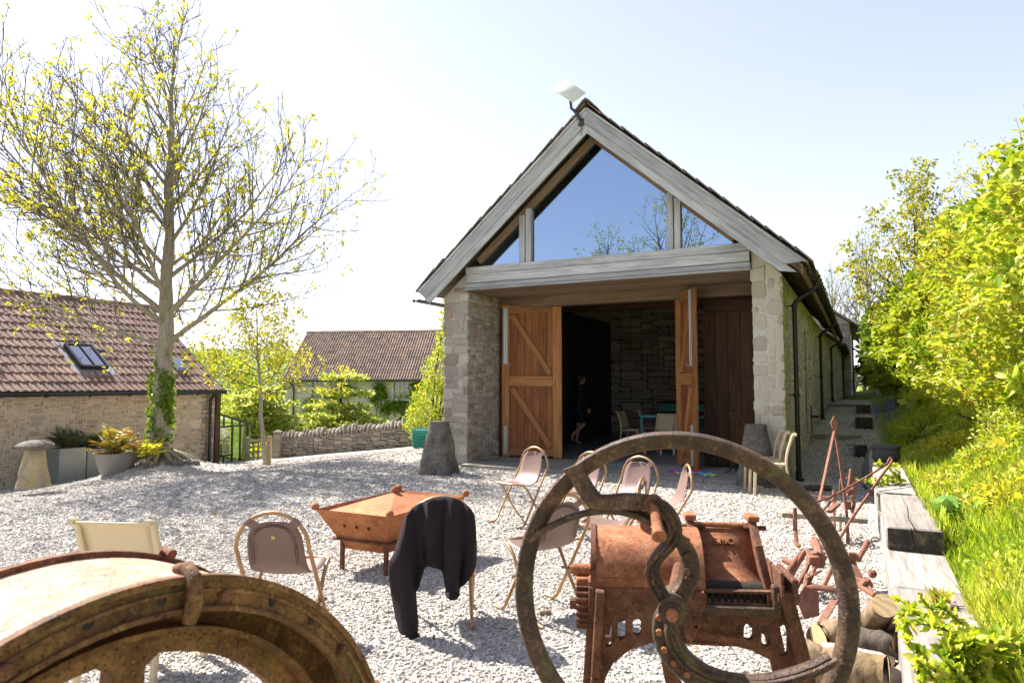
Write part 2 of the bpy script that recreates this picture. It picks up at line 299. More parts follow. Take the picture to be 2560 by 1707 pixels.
# ------------------------------------------------------------------ mesh building
class MB:
    def __init__(s): s.v = []; s.f = []; s.r = []
    def add(s, V, Fc, rnd=0.5):
        k = len(s.v); s.v.extend(tuple(p) for p in V); s.f.extend(tuple(i + k for i in f) for f in Fc); s.r.extend([rnd] * len(V)); return s
    def box(s, c, size, rot=None, b=0.004, rnd=.5):
        hx, hy, hz = [max(k * .5, .0005) for k in size]; b = min(b, hx * .6, hy * .6, hz * .6); c = Vector(c)
        V = []; idx = {}
        for sx in (-1, 1):
            for sy in (-1, 1):
                for sz in (-1, 1):
                    for ax in range(3):
                        p = Vector((sx * (hx - (b if ax != 0 else 0)), sy * (hy - (b if ax != 1 else 0)), sz * (hz - (b if ax != 2 else 0))))
                        idx[(sx, sy, sz, ax)] = len(V); V.append(p)
        Fs = []
        for s_ in (-1, 1):
            q = [(-1, -1), (1, -1), (1, 1), (-1, 1)]
            Fs.append([idx[(s_, a, b2, 0)] for a, b2 in (q if s_ > 0 else q[::-1])])
            Fs.append([idx[(a, s_, b2, 1)] for a, b2 in (q[::-1] if s_ > 0 else q)])
            Fs.append([idx[(a, b2, s_, 2)] for a, b2 in (q if s_ > 0 else q[::-1])])
        for i in (-1, 1):
            for j in (-1, 1):
                f = [idx[(-1, i, j, 1)], idx[(1, i, j, 1)], idx[(1, i, j, 2)], idx[(-1, i, j, 2)]]; Fs.append(f if i * j < 0 else f[::-1])
                f = [idx[(i, -1, j, 0)], idx[(i, 1, j, 0)], idx[(i, 1, j, 2)], idx[(i, -1, j, 2)]]; Fs.append(f if i * j > 0 else f[::-1])
                f = [idx[(i, j, -1, 0)], idx[(i, j, 1, 0)], idx[(i, j, 1, 1)], idx[(i, j, -1, 1)]]; Fs.append(f if i * j < 0 else f[::-1])
                for l in (-1, 1):
                    f = [idx[(i, j, l, 0)], idx[(i, j, l, 1)], idx[(i, j, l, 2)]]; Fs.append(f if i * j * l > 0 else f[::-1])
        if rot is not None: V = [rot @ p for p in V]
        return s.add([p + c for p in V], Fs, rnd)
    def bar(s, a, b_, wd, th, up=(0, 0, 1), bev=.004, rnd=.5):
        a = Vector(a); b_ = Vector(b_); x = (b_ - a).normalized(); u = Vector(up); y = u.cross(x)
        if y.length < 1e-4: y = Vector((1, 0, 0)).cross(x)
        y.normalize(); z = x.cross(y); rot = Matrix((x, y, z)).transposed()
        return s.box((a + b_) / 2, ((b_ - a).length, wd, th), rot, bev, rnd)
    def tube(s, pts, rad, n=8, closed=False, cap=True, flat=1.0, up=None, rnd=.5):
        P = [Vector(p) for p in pts]; m_ = len(P)
        if not hasattr(rad, '__len__'): rad = [rad] * m_
        V = []; prev = None
        for i in range(m_):
            if closed: t = P[(i + 1) % m_] - P[i - 1]
            else: t = P[min(i + 1, m_ - 1)] - P[max(i - 1, 0)]
            t.normalize()
            if up is not None: a = Vector(up).cross(t)
            elif prev is None: a = t.cross(Vector((.3, .2, 1)) if abs(t.z) < .9 else Vector((1, .1, 0)))
            else: a = prev - t * prev.dot(t)
            if a.length < 1e-6: a = t.orthogonal()
            a.normalize(); prev = a; b_ = t.cross(a)
            for k in range(n):
                an = 2 * math.pi * k / n; V.append(P[i] + (a * math.cos(an) + b_ * math.sin(an) * flat) * rad[i])
        Fs = []
        for i in range(m_ if closed else m_ - 1):
            j = (i + 1) % m_
            for k in range(n):
                l = (k + 1) % n; Fs.append((i * n + k, i * n + l, j * n + l, j * n + k))
        if cap and not closed: Fs.append(tuple(range(n))[::-1]); Fs.append(tuple((m_ - 1) * n + k for k in range(n)))
        return s.add(V, Fs, rnd)
    def rail(s, pts, wd, th, up, closed=False, rnd=.5):
        """rectangular section swept along a path; up is the normal of the path's plane, th is measured along it"""
        P = [Vector(p) for p in pts]; m_ = len(P); up = Vector(up).normalized(); V = []
        if not hasattr(wd, '__len__'): wd = [wd] * m_
        c = .22
        for i in range(m_):
            t = (P[(i + 1) % m_] - P[i - 1]) if closed else (P[min(i + 1, m_ - 1)] - P[max(i - 1, 0)])
            a = t.cross(up).normalized(); w2 = wd[i] / 2; h2 = th / 2; k = min(w2, h2) * c * 2
            for x, y in ((w2, h2 - k), (w2 - k, h2), (-w2 + k, h2), (-w2, h2 - k), (-w2, -h2 + k), (-w2 + k, -h2), (w2 - k, -h2), (w2, -h2 + k)):
                V.append(P[i] + a * x + up * y)
        Fs = []; n = 8
        for i in range(m_ if closed else m_ - 1):
            j = (i + 1) % m_
            for k in range(n):
                l = (k + 1) % n; Fs.append((i * n + k, j * n + k, j * n + l, i * n + l))
        if not closed: Fs.append(tuple(range(n))); Fs.append(tuple((m_ - 1) * n + k for k in range(n))[::-1])
        return s.add(V, Fs, rnd)
    def lathe(s, prof, n=24, M=None, rnd=.5, arc=None):
        M = M or Matrix(); V = []; full = arc is None; a0, a1 = arc or (0, 2 * math.pi); k_ = n if full else n + 1
        for (r, z) in prof:
            for k in range(k_):
                an = a0 + (a1 - a0) * k / n; V.append(M @ Vector((r * math.cos(an), r * math.sin(an), z)))
        Fs = []
        for i in range(len(prof) - 1):
            for k in range(n):
                l = (k + 1) % k_ if full else k + 1; Fs.append((i * k_ + k, i * k_ + l, (i + 1) * k_ + l, (i + 1) * k_ + k))
        return s.add(V, Fs, rnd)
    def ball(s, c, r, n=10, sq=(1, 1, 1), jit=0.0, rnd=.5):
        pr = [(math.sin(math.pi * i / (n // 2 + 1)) * r, -math.cos(math.pi * i / (n // 2 + 1)) * r) for i in range(n // 2 + 2)]
        k = len(s.v); s.lathe([(max(a, 1e-4), b_) for a, b_ in pr], n, rnd=rnd); c = Vector(c)
        for i in range(k, len(s.v)):
            p = Vector(s.v[i]); p = Vector((p.x * sq[0], p.y * sq[1], p.z * sq[2]))
            if jit: p *= 1 + jit * mnoise.noise(p * (2.5 / r) + c * 7)
            s.v[i] = tuple(p + c)
        return s
    def plate(s, outer, th, M=None, holes=(), rnd=.5):
        """flat casting: 2-D outline (x, z) with holes, thickness th along y"""
        M = M or Matrix(); loops = [list(outer)] + [list(h_) for h_ in holes]
        tri = tessellate_polygon([[Vector((a, b_, 0)) for a, b_ in l] for l in loops]); flat = [p for l in loops for p in l]; n = len(flat)
        V = [M @ Vector((a, -th / 2, b_)) for a, b_ in flat] + [M @ Vector((a, th / 2, b_)) for a, b_ in flat]; Fs = []
        def area(t): (x0, y0), (x1, y1), (x2, y2) = (flat[i] for i in t); return (x1 - x0) * (y2 - y0) - (x2 - x0) * (y1 - y0)
        for t in tri:
            if area(t) < 0: t = t[::-1]
            Fs.append(tuple(t)); Fs.append(tuple(i + n for i in t[::-1]))
        k = 0
        for li, l in enumerate(loops):
            sa = sum(l[i - 1][0] * l[i][1] - l[i][0] * l[i - 1][1] for i in range(len(l)))
            for i in range(len(l)):
                a, b_ = k + i, k + (i + 1) % len(l); f = (a, a + n, b_ + n, b_)
                if (sa > 0) != (li == 0): f = f[::-1]
                Fs.append(f)
            k += len(l)
        return s.add(V, Fs, rnd)
    def mesh(s, name):
        me = bpy.data.meshes.new(name); me.from_pydata(s.v, [], s.f); at = me.attributes.new('rnd', 'FLOAT', 'POINT'); at.data.foreach_set('value', np.array(s.r, np.float32)); return me
    def build(s, name, mat, parent=None, smooth=None, kind=None, label=None, mtx=None):
        me = s.mesh(name); me.materials.append(MT[mat])
        if smooth is not None:
            me.polygons.foreach_set('use_smooth', [True] * len(me.polygons)); me.set_sharp_from_angle(angle=R_(smooth))
        return obj(name, me, parent, kind, label, mtx)
def obj(name, me, parent=None, kind=None, label=None, mtx=None):
    o = bpy.data.objects.new(name, me); COL.objects.link(o)
    if parent is not None: o.parent = parent
    if mtx is not None: o.matrix_local = mtx
    if kind: o['kind'] = kind
    if label: o['label'] = label
    return o
def tag(o, label, cat, group=None, kind=None):
    o['label'] = label; o['category'] = cat
    if group: o['group'] = group
    if kind: o['kind'] = kind
    return o
def thing(name, label, cat, loc=(0, 0, 0), rz=0.0, group=None):
    o = bpy.data.objects.new(name, None); COL.objects.link(o); o.location = loc; o.rotation_euler = (0, 0, rz); o.empty_display_size = .1
    return tag(o, label, cat, group)
def copy_tree(o, parent=None):
    c = o.copy(); COL.objects.link(c)
    if parent is not None: c.parent = parent
    for ch in list(o.children): copy_tree(ch, c)
    return c
def fast_mesh(name, V, T, mat, rnd=None, parent=None, kind=None, label=None, smooth=False):
    """V (n,3), T (m,3) numpy"""
    me = bpy.data.meshes.new(name); V = np.ascontiguousarray(V, np.float32); T = np.ascontiguousarray(T, np.int32)
    me.vertices.add(len(V)); me.vertices.foreach_set('co', V.ravel()); me.loops.add(T.size); me.loops.foreach_set('vertex_index', T.ravel())
    me.polygons.add(len(T)); me.polygons.foreach_set('loop_start', np.arange(0, T.size, T.shape[1], dtype=np.int32))
    if smooth: me.polygons.foreach_set('use_smooth', np.ones(len(T), bool))
    me.update(calc_edges=True)
    if rnd is not None: me.attributes.new('rnd', 'FLOAT', 'POINT').data.foreach_set('value', np.ascontiguousarray(rnd, np.float32))
    me.materials.append(MT[mat]); return obj(name, me, parent, kind, label)
def plank(name, a, b_, wd, th, mat, parent, up=(0, 0, 1), bev=.004):
    """a board of its own with local x along its length"""
    a = Vector(a); b_ = Vector(b_); x = (b_ - a).normalized(); u = Vector(up); y = u.cross(x)
    if y.length < 1e-4: y = Vector((1, 0, 0)).cross(x)
    y.normalize(); z = x.cross(y); M = Matrix((x, y, z)).transposed().to_4x4(); M.translation = (a + b_) / 2
    return MB().box((0, 0, 0), ((b_ - a).length, wd, th), None, bev).build(name, mat, parent, mtx=M)

# ---- masonry
def pack(W, H, ux, uz, ws, hs, rng):
    """random rubble: rectangles filling W x H on a grid of ux by uz"""
    nx, nz = max(1, round(W / ux)), max(1, round(H / uz)); ux, uz = W / nx, H / nz; occ = np.zeros((nz, nx), bool); out = []
    for j in range(nz):
        for i in range(nx):
            if occ[j, i]: continue
            w_, h_ = rng.choice(ws), rng.choice(hs); mw = 0
            while i + mw < nx and mw < w_ and not occ[j, i + mw]: mw += 1
            if 0 < nx - i - mw < 2 and mw > 2: mw -= 1
            h_ = min(h_, nz - j); occ[j:j + h_, i:i + mw] = True
            out.append((i * ux, (i + mw) * ux, j * uz, (j + h_) * uz))
    return out
def stone(mb, x0, x1, z0, z1, dep, O, X, Y, Z, rng, rnd=None, joint=.007, back=.03, rough=.25):
    """one dressed rubble stone on a wall face; X along the wall, Y out of it"""
    w_, h_ = x1 - x0, z1 - z0; j = min(joint, w_ * .2, h_ * .2); x0 += j; x1 -= j; z0 += j; z1 -= j; w_, h_ = x1 - x0, z1 - z0
    c = min(w_, h_) * rng.uniform(.05, .26); k = min(w_, h_) * rough * .9
    def q(): return rng.uniform(-k, k) * .55
    pts = [(x0 + c * rng.uniform(.5, 1.6), z0 + q() * .6), (x1 - c * rng.uniform(.5, 1.6), z0 + q() * .6), (x1 + q() * .5, z0 + c * rng.uniform(.5, 1.6)), (x1 + q() * .5, z1 - c * rng.uniform(.5, 1.6)), (x1 - c * rng.uniform(.5, 1.8), z1 + q() * .6), (x0 + c * rng.uniform(.5, 1.8), z1 + q() * .6), (x0 + q() * .5, z1 - c * rng.uniform(.5, 1.6)), (x0 + q() * .5, z0 + c * rng.uniform(.5, 1.6))]
    cx, cz = (x0 + x1) / 2, (z0 + z1) / 2; V = []; dep *= rng.uniform(.5, 1.35); f2 = 1 - min(.35, .028 / max(min(w_, h_), .03)); t1, t2 = rng.uniform(-.3, .3), rng.uniform(-.3, .3)
    for sc_, d in ((1, -back), (1, dep * .45), (f2, dep)):
        for a, b_ in pts:
            dd = d
            if d == dep: dd = dep * (1 + t1 * (a - cx) / w_ + t2 * (b_ - cz) / h_ + rng.uniform(-.18, .18))
            V.append(O + X * (cx + (a - cx) * sc_) + Z * (cz + (b_ - cz) * sc_) + Y * dd)
    V.append(O + X * (cx + q()) + Z * (cz + q()) + Y * dep * rng.uniform(1.0, 1.35)); Fs = []
    for r_ in (0, 1):
        for i in range(8): l = (i + 1) % 8; Fs.append((r_ * 8 + i, r_ * 8 + l, r_ * 8 + 8 + l, r_ * 8 + 8 + i))
    for i in range(8): Fs.append((16 + i, 16 + (i + 1) % 8, 24))
    if X.cross(Z).dot(Y) < 0: Fs = [f[::-1] for f in Fs]
    mb.add(V, Fs, rng.random() if rnd is None else rnd)
def masonry(cells, O, X, Y, Z, mat, parent, rng, dep=.02, keep=300, joint=.007, name='stone', rest='small_stones', cut=None, rough=.25):
    """each stone an object; past `keep`, the smaller ones joined into one part"""
    cells = [c for c in cells if cut is None or cut(c)]
    cells = sorted(cells, key=lambda c: -(c[1] - c[0]) * (c[3] - c[2])); tail = MB()
    for i, c in enumerate(cells):
        if i < keep: mb = MB(); stone(mb, *c, dep, O, X, Y, Z, rng, joint=joint, rough=rough); mb.build(name, mat, parent)
        else: stone(tail, *c, dep, O, X, Y, Z, rng, joint=joint, rough=rough)
    if tail.v: tail.build(rest, mat, parent, kind='stuff')

# ---- leaves and branches (numpy)
def unit(a): return a / np.maximum(np.linalg.norm(a, axis=1, keepdims=True), 1e-9)
def leaves(P, D, size, rg, width=.5, fold=.25, droop=.0):
    """folded leaves at P pointing along D: 4 vertices, 2 triangles each"""
    n = len(P); D = unit(D); s = np.asarray(size).reshape(-1, 1) * np.ones((n, 1)); r = rg.normal(size=(n, 3)); S = unit(np.cross(D, r)); Nn = np.cross(S, D)
    tip = P + D * s - np.array([0, 0, 1]) * s * droop; mid = P + D * s * .45
    L = mid + S * s * width * .5 + Nn * s * fold * .5; Rr = mid - S * s * width * .5 + Nn * s * fold * .5
    V = np.stack([P, Rr, tip, L], 1).reshape(-1, 3); b = np.arange(n)[:, None] * 4
    T = np.concatenate([b + [0, 1, 2], b + [0, 2, 3]], 1).reshape(-1, 3)
    return V, T
class Leafy:
    def __init__(s): s.V = []; s.T = []; s.R = []; s.k = 0
    def add(s, V, T, r):
        s.V.append(V); s.T.append(T + s.k); s.R.append(r); s.k += len(V)
    def leaf(s, P, D, size, rg, rnd=None, **kw):
        V, T = leaves(P, D, size, rg, **kw); s.add(V, T, np.repeat(rg.random(len(P)) if rnd is None else rnd, 4))
    def oval(s, P, D, size, rg, rnd=None, width=.5, fold=.15, droop=.1):
        n = len(P); D = unit(D); z = np.asarray(size).reshape(-1, 1) * np.ones((n, 1)); S = unit(np.cross(D, rg.normal(size=(n, 3)))); N = np.cross(S, D); g = np.array([0, 0, 1.0]); Vs = [P]
        for t, w_ in ((.3, .42), (.65, .38)):
            c = P + D * z * t - g * z * droop * t * t
            Vs += [c - S * z * width * w_ + N * z * fold * .5, c, c + S * z * width * w_ + N * z * fold * .5]
        Vs.append(P + D * z - g * z * droop); V = np.stack(Vs, 1).reshape(-1, 3); b = np.arange(n)[:, None] * 8
        T = np.concatenate([b + f for f in ([0, 1, 2], [0, 2, 3], [1, 4, 5], [1, 5, 2], [2, 5, 6], [2, 6, 3], [4, 7, 5], [5, 7, 6])], 1).reshape(-1, 3); s.add(V, T, np.repeat(rg.random(n) if rnd is None else rnd, 8))
    def build(s, name, mat, parent=None, kind=None, smooth=False):
        return fast_mesh(name, np.concatenate(s.V), np.concatenate(s.T), mat, np.concatenate(s.R), parent, kind, smooth=smooth)
def twigs(name, segs, mat, parent, sides=(7, 5, 3)):
    """segs: list of (points, radii, level)"""
    mb = MB()
    for p, r, l in segs: mb.tube(p, r, sides[min(l, len(sides) - 1)], cap=False)
    return mb.build(name, mat, parent, smooth=60)
def grow(rg, p, d, L, r, lev, segs, tips, cfg):
    """a branch that bends upward, with side branches"""
    c = cfg[lev]; n = c['n']; pts = [np.array(p, float)]; rad = [r]; d = np.array(d, float); d /= np.linalg.norm(d); step = L / n; kids = []
    for i in range(n):
        d = d + np.array([0, 0, c['up']]) * step + rg.normal(size=3) * c['wob']; d /= np.linalg.norm(d)
        pts.append(pts[-1] + d * step); t = (i + 1) / n; rad.append(max(r * (1 - t * c.get('taper', .8)), c.get('rmin', 0)))
        kids.append((pts[-1].copy(), d.copy(), t, rad[-1]))
    segs.append((pts, rad, lev))
    if lev + 1 < len(cfg):
        k = cfg[lev + 1]; m_ = max(1, int(round(k['per_m'] * L)))
        for q in range(m_):
            t = k['from'] + (1 - k['from']) * (q + rg.random()) / m_; x = min(t * n, n - 1e-6); i = int(x); f = x - i
            pos = pts[i] * (1 - f) + pts[i + 1] * f; bd = kids[i][1]
            ph = q * 2.4 + rg.random() * 1.2; a = np.cross(bd, rg.normal(size=3)); a = np.cross(bd, [math.cos(ph), math.sin(ph), .3]); a /= np.linalg.norm(a) + 1e-9
            ang = k['ang'] + rg.normal() * .12; nd = bd * math.cos(ang) + a * math.sin(ang)
            nl = max(k['min'], L * k['len'] * (1 - .55 * t) * rg.uniform(.7, 1.25)); rr = rad[i] * (1 - f) + rad[i + 1] * f
            grow(rg, pos, nd, nl, max(min(rr * .75, k['rmax']), k.get('rmin', 0) * 1.3), lev + 1, segs, tips, cfg)
    tips.append((pts[-1], d, lev))
# ================================================================== the setting
def ground_sheet():
    xs = np.concatenate([np.linspace(-900, -60, 15), np.linspace(-50, -22, 15), np.arange(-20, 14, .2), np.linspace(15, 50, 18), np.linspace(70, 900, 14)])
    ys = np.concatenate([np.linspace(-300, -20, 12), np.linspace(-15, -1, 15), np.arange(0, 26, .2), np.linspace(27, 70, 30), np.linspace(80, 1500, 20)])
    X, Y = np.meshgrid(xs, ys); Z = gz(X, Y); V = np.stack([X, Y, Z], -1).reshape(-1, 3); nx, ny = len(xs), len(ys)
    i = (np.arange(ny - 1)[:, None] * nx + np.arange(nx - 1)).ravel(); Q = np.stack([i, i + 1, i + nx + 1, i + nx], 1)
    o = fast_mesh('ground', V, Q, 'ground', smooth=True); o['kind'] = 'structure'
    u = (V[:, 0] - B0.x) * EV.x + (V[:, 1] - B0.y) * EV.y; w_ = (V[:, 0] - B0.x) * DV.x + (V[:, 1] - B0.y) * DV.y
    wob = .25 * np.sin(V[:, 1] * 2.1) + .2 * np.sin(V[:, 0] * 2.7 + 1)
    y = sst(-10.6, -10.1, u) * (1 - sst(6.75, 6.95, u)) * np.where(V[:, 1] < 19.6 + .15 * V[:, 0] * 0, 1, np.where(u > -.6, 1, 0)) * np.where(w_ < 19, 1, 0)
    o.data.attributes.new('yard', 'FLOAT', 'POINT').data.foreach_set('value', y.astype(np.float32)); return o
ground_sheet()
# far hills
def hill(x0, x1, y, h, seed):
    rg = np.random.default_rng(seed); n = 60; xs = np.linspace(x0, x1, n); prof = h * (.55 + .45 * np.sin(np.linspace(.3, 2.8, n))) + np.cumsum(rg.normal(size=n)) * .3
    V = np.concatenate([np.stack([xs, np.full(n, y), np.full(n, -6.0)], 1), np.stack([xs, np.full(n, y + h * 3), prof], 1), np.stack([xs, np.full(n, y + h * 8), prof * .4], 1)])
    i = np.concatenate([np.arange(n - 1), np.arange(n - 1) + n]); o = fast_mesh('hills', V, np.stack([i, i + 1, i + n + 1, i + n], 1), 'hill', smooth=True); o['kind'] = 'structure'
hill(-900, 300, 520, 34, 2)
# loose gravel: individual stones over the part of the yard near the lens
def gravel():
    rg = np.random.default_rng(5); P = []
    for y0, y1, den in ((1.3, 4.2, 4200), (4.2, 6.5, 3200), (6.5, 9.5, 1700), (9.5, 13.5, 700), (13.5, 17, 300)):
        A = (y1 - y0) * 1.66 * y1; n = int(A * den); y = rg.uniform(y0, y1, n); x = rg.uniform(-.83, .83, n) * y1
        k = (np.abs(x) < .80 * y + .25); x, y = x[k], y[k]
        u = (x - B0.x) * EV.x + (y - B0.y) * EV.y; w_ = (x - B0.x) * DV.x + (y - B0.y) * DV.y
        k = (u > -9.6) & (u < 6.7) & ~((w_ > -.32) & (u > -.3) & (u < 5.4)); x, y = x[k], y[k]
        P.append(np.stack([x, y, gz(x, y) + rg.uniform(-.004, .006, len(x))], 1))
    P = np.concatenate(P); me = bpy.data.meshes.new('gravel'); me.vertices.add(len(P)); me.vertices.foreach_set('co', P.astype(np.float32).ravel())
    dist = np.clip(P[:, 1], 2, 17); s = rg.lognormal(0, .34, len(P)) * (.0080 + .0007 * np.clip(dist - 4, 0, 13))
    me.attributes.new('size', 'FLOAT', 'POINT').data.foreach_set('value', np.clip(s, .004, .05).astype(np.float32))
    o = obj('gravel', me, kind='stuff'); o['label'] = 'loose pale limestone gravel covering the farmyard'; o['category'] = 'gravel'
    g = bpy.data.node_groups.new('scatter', 'GeometryNodeTree'); g.interface.new_socket('Geometry', in_out='INPUT', socket_type='NodeSocketGeometry'); g.interface.new_socket('Geometry', in_out='OUTPUT', socket_type='NodeSocketGeometry')
    N = lambda t: g.nodes.new(t); L = g.links.new; gi, go = N('NodeGroupInput'), N('NodeGroupOutput')
    ico = N('GeometryNodeMeshIcoSphere'); ico.inputs['Radius'].default_value = 1; ico.inputs['Subdivisions'].default_value = 2
    sp = N('GeometryNodeSetPosition'); nz = N('ShaderNodeTexNoise'); nz.inputs['Scale'].default_value = 1.1; nz.inputs['Detail'].default_value = 1.0
    sub = N('ShaderNodeVectorMath'); sub.operation = 'SUBTRACT'; sub.inputs[1].default_value = (.5, .5, .5); mul = N('ShaderNodeVectorMath'); mul.operation = 'SCALE'; mul.inputs['Scale'].default_value = 1.7
    L(nz.outputs['Color'], sub.inputs[0]); L(sub.outputs[0], mul.inputs[0]); L(mul.outputs[0], sp.inputs['Offset']); L(ico.outputs[0], sp.inputs['Geometry'])
    fl = N('GeometryNodeTransform'); fl.inputs['Scale'].default_value = (1.15, .85, .62); L(sp.outputs[0], fl.inputs[0])
    sm = N('GeometryNodeSetMaterial'); sm.inputs['Material'].default_value = MT['pebble']; L(fl.outputs[0], sm.inputs[0])
    ins = N('GeometryNodeInstanceOnPoints'); L(gi.outputs[0], ins.inputs['Points']); L(sm.outputs[0], ins.inputs['Instance'])
    na = N('GeometryNodeInputNamedAttribute'); na.data_type = 'FLOAT'; na.inputs[0].default_value = 'size'; L(na.outputs[0], ins.inputs['Scale'])
    rv = N('FunctionNodeRandomValue'); rv.data_type = 'FLOAT_VECTOR'; rv.inputs[0].default_value = (-.7, -.7, 0); rv.inputs[1].default_value = (.7, .7, 6.28); L(rv.outputs[0], ins.inputs['Rotation'])
    L(ins.outputs[0], go.inputs[0]); md = o.modifiers.new('scatter', 'NODES'); md.node_group = g; me.materials.append(MT['pebble'])
gravel()
# flagstones in front of and inside the doorway
flag = bpy.data.objects.new('paving', None); COL.objects.link(flag); flag.location = B0; flag.rotation_euler = (0, 0, -AZ); flag['kind'] = 'structure'
rng = random.Random(4); wy = -.30
for row, dy in enumerate((.52, .60, .48)):
    ux = .02
    while ux < 5.05:
        L_ = min(rng.uniform(.55, .95), 5.06 - ux)
        if 5.06 - ux - L_ < .3: L_ = 5.06 - ux
        sk = .42 * (1 - ux / 5.0) * 0
        MB().box((ux + L_ / 2, wy + dy / 2, .02), (L_ - .012, dy - .012, .07 + rng.uniform(-.003, .003)), None, .006, rng.random()).build('flagstone', 'flagstone', flag)
        ux += L_
    wy += dy
MB().box((2.53, 6.65, .02), (5.06, 10.7, .06), None, .002).build('floor', 'concrete', flag)
# steps across the side path
for wq, zq in ((5.0, .43), (14.0, .85)):
    st = obj('path_step', None) if 0 else plank('path_step', BW(5.56, wq, zq - .06), BW(6.55, wq, zq - .06), .18, .14, 'sleeper', None, (0, 0, 1)); st['kind'] = 'structure'
# ================================================================== the barn  (local: x along the front, y into depth)
barn = thing('stone_barn', 'large stone barn with a glazed oak gable and open double doors', 'barn', B0, -AZ)
X_, Y_, Z_ = Vector((1, 0, 0)), Vector((0, 1, 0)), Vector((0, 0, 1)); O_ = Vector((0, 0, 0))
SL = .862; APX, APZ = 2.535, 6.19                       # top edge of the barge boards
def rz_(u): return APZ - SL * abs(u - APX)
LEN = 16.2
rng = random.Random(11)
# walls: mortar cores with stones on the faces
lw = MB()
lw.plate([(-.53, -.1), (-.02, -.1), (-.02, 3.62), (-.53, 3.18)], LEN, Matrix.Translation((0, .02 + LEN / 2, 0)))
lw = lw.build('wall', 'mortar_grey', barn, label='left flank wall of coursed grey rubble')
cells = pack(.55, 3.62, .11, .055, (2, 2, 3, 3, 4), (2, 3, 3, 4), rng)
masonry(cells, Vector((-.55, .02, 0)), X_, -Y_, Z_, 'stone_grey', lw, rng, .022, 400, .009, rough=.36, cut=lambda c: c[3] < 3.19 + .8 * (c[0]))
cells = pack(1.3, 3.26, .07, .04, (2, 3, 3, 4, 5), (1, 2, 2, 3), rng)
masonry(cells, Vector((-.02, .0, 0)), Y_, X_, Z_, 'stone_grey', lw, rng, .018, 240, .006, rest='small_stones')
cells = pack(6.0, 3.2, .14, .08, (2, 3, 3, 4), (1, 2, 2, 3), rng)
masonry(cells, Vector((-.53, 6.0, 0)), -Y_, -X_, Z_, 'stone_grey', lw, rng, .018, 0, .008)
rw_ = MB(); rw_.plate([(5.10, -.1), (5.53, -.1), (5.53, 3.18), (5.10, 3.58)], LEN, Matrix.Translation((0, .02 + LEN / 2, 0)))
rw_ = rw_.build('wall', 'mortar_pale', barn, label='right flank wall with pale new pointing')
cells = pack(.47, 3.5, .118, .06, (1, 2, 2, 2, 3), (2, 3, 3, 4, 4), rng)
masonry(cells, Vector((5.08, .02, 0)), X_, -Y_, Z_, 'stone_pale', rw_, rng, .015, 400, .012, rough=.36, cut=lambda c: c[3] < 3.58 - .86 * (c[1]))
cells = pack(3.2, 3.15, .13, .07, (1, 2, 2, 3), (2, 2, 3), rng)
masonry(cells, Vector((5.53, 0, 0)), Y_, X_, Z_, 'stone_side', rw_, rng, .02, 130, .009)
cells = pack(LEN - 3.2, 3.15, .16, .09, (1, 2, 2, 3), (1, 2, 2, 3), rng)
masonry(cells, Vector((5.53, 3.2, 0)), Y_, X_, Z_, 'stone_side', rw_, rng, .025, 0, .009)
# interior cross wall of rubble, and plain far gable
iw = MB(); iw.plate([(-.02, 0), (5.1, 0), (5.1, 3.4), (APX, 5.75), (-.02, 3.4)], .3, Matrix.Translation((0, 8.35, 0))); iw = iw.build('wall', 'mortar_dark', barn, label='rough rubble wall at the back of the room')  # dark mortar, and stone_dry below, put the room's shade into the wall colour
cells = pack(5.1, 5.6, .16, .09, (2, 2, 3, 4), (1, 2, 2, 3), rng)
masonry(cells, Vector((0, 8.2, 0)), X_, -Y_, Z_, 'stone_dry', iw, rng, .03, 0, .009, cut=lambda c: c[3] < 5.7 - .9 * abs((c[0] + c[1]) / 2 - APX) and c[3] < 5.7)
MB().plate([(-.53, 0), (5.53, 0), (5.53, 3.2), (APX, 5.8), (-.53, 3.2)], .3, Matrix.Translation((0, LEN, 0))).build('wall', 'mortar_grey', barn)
MB().box((.03, 5.5, 1.65), (.05, 5.2, 3.3), None, .004).build('wall_cladding', 'cladding', barn)
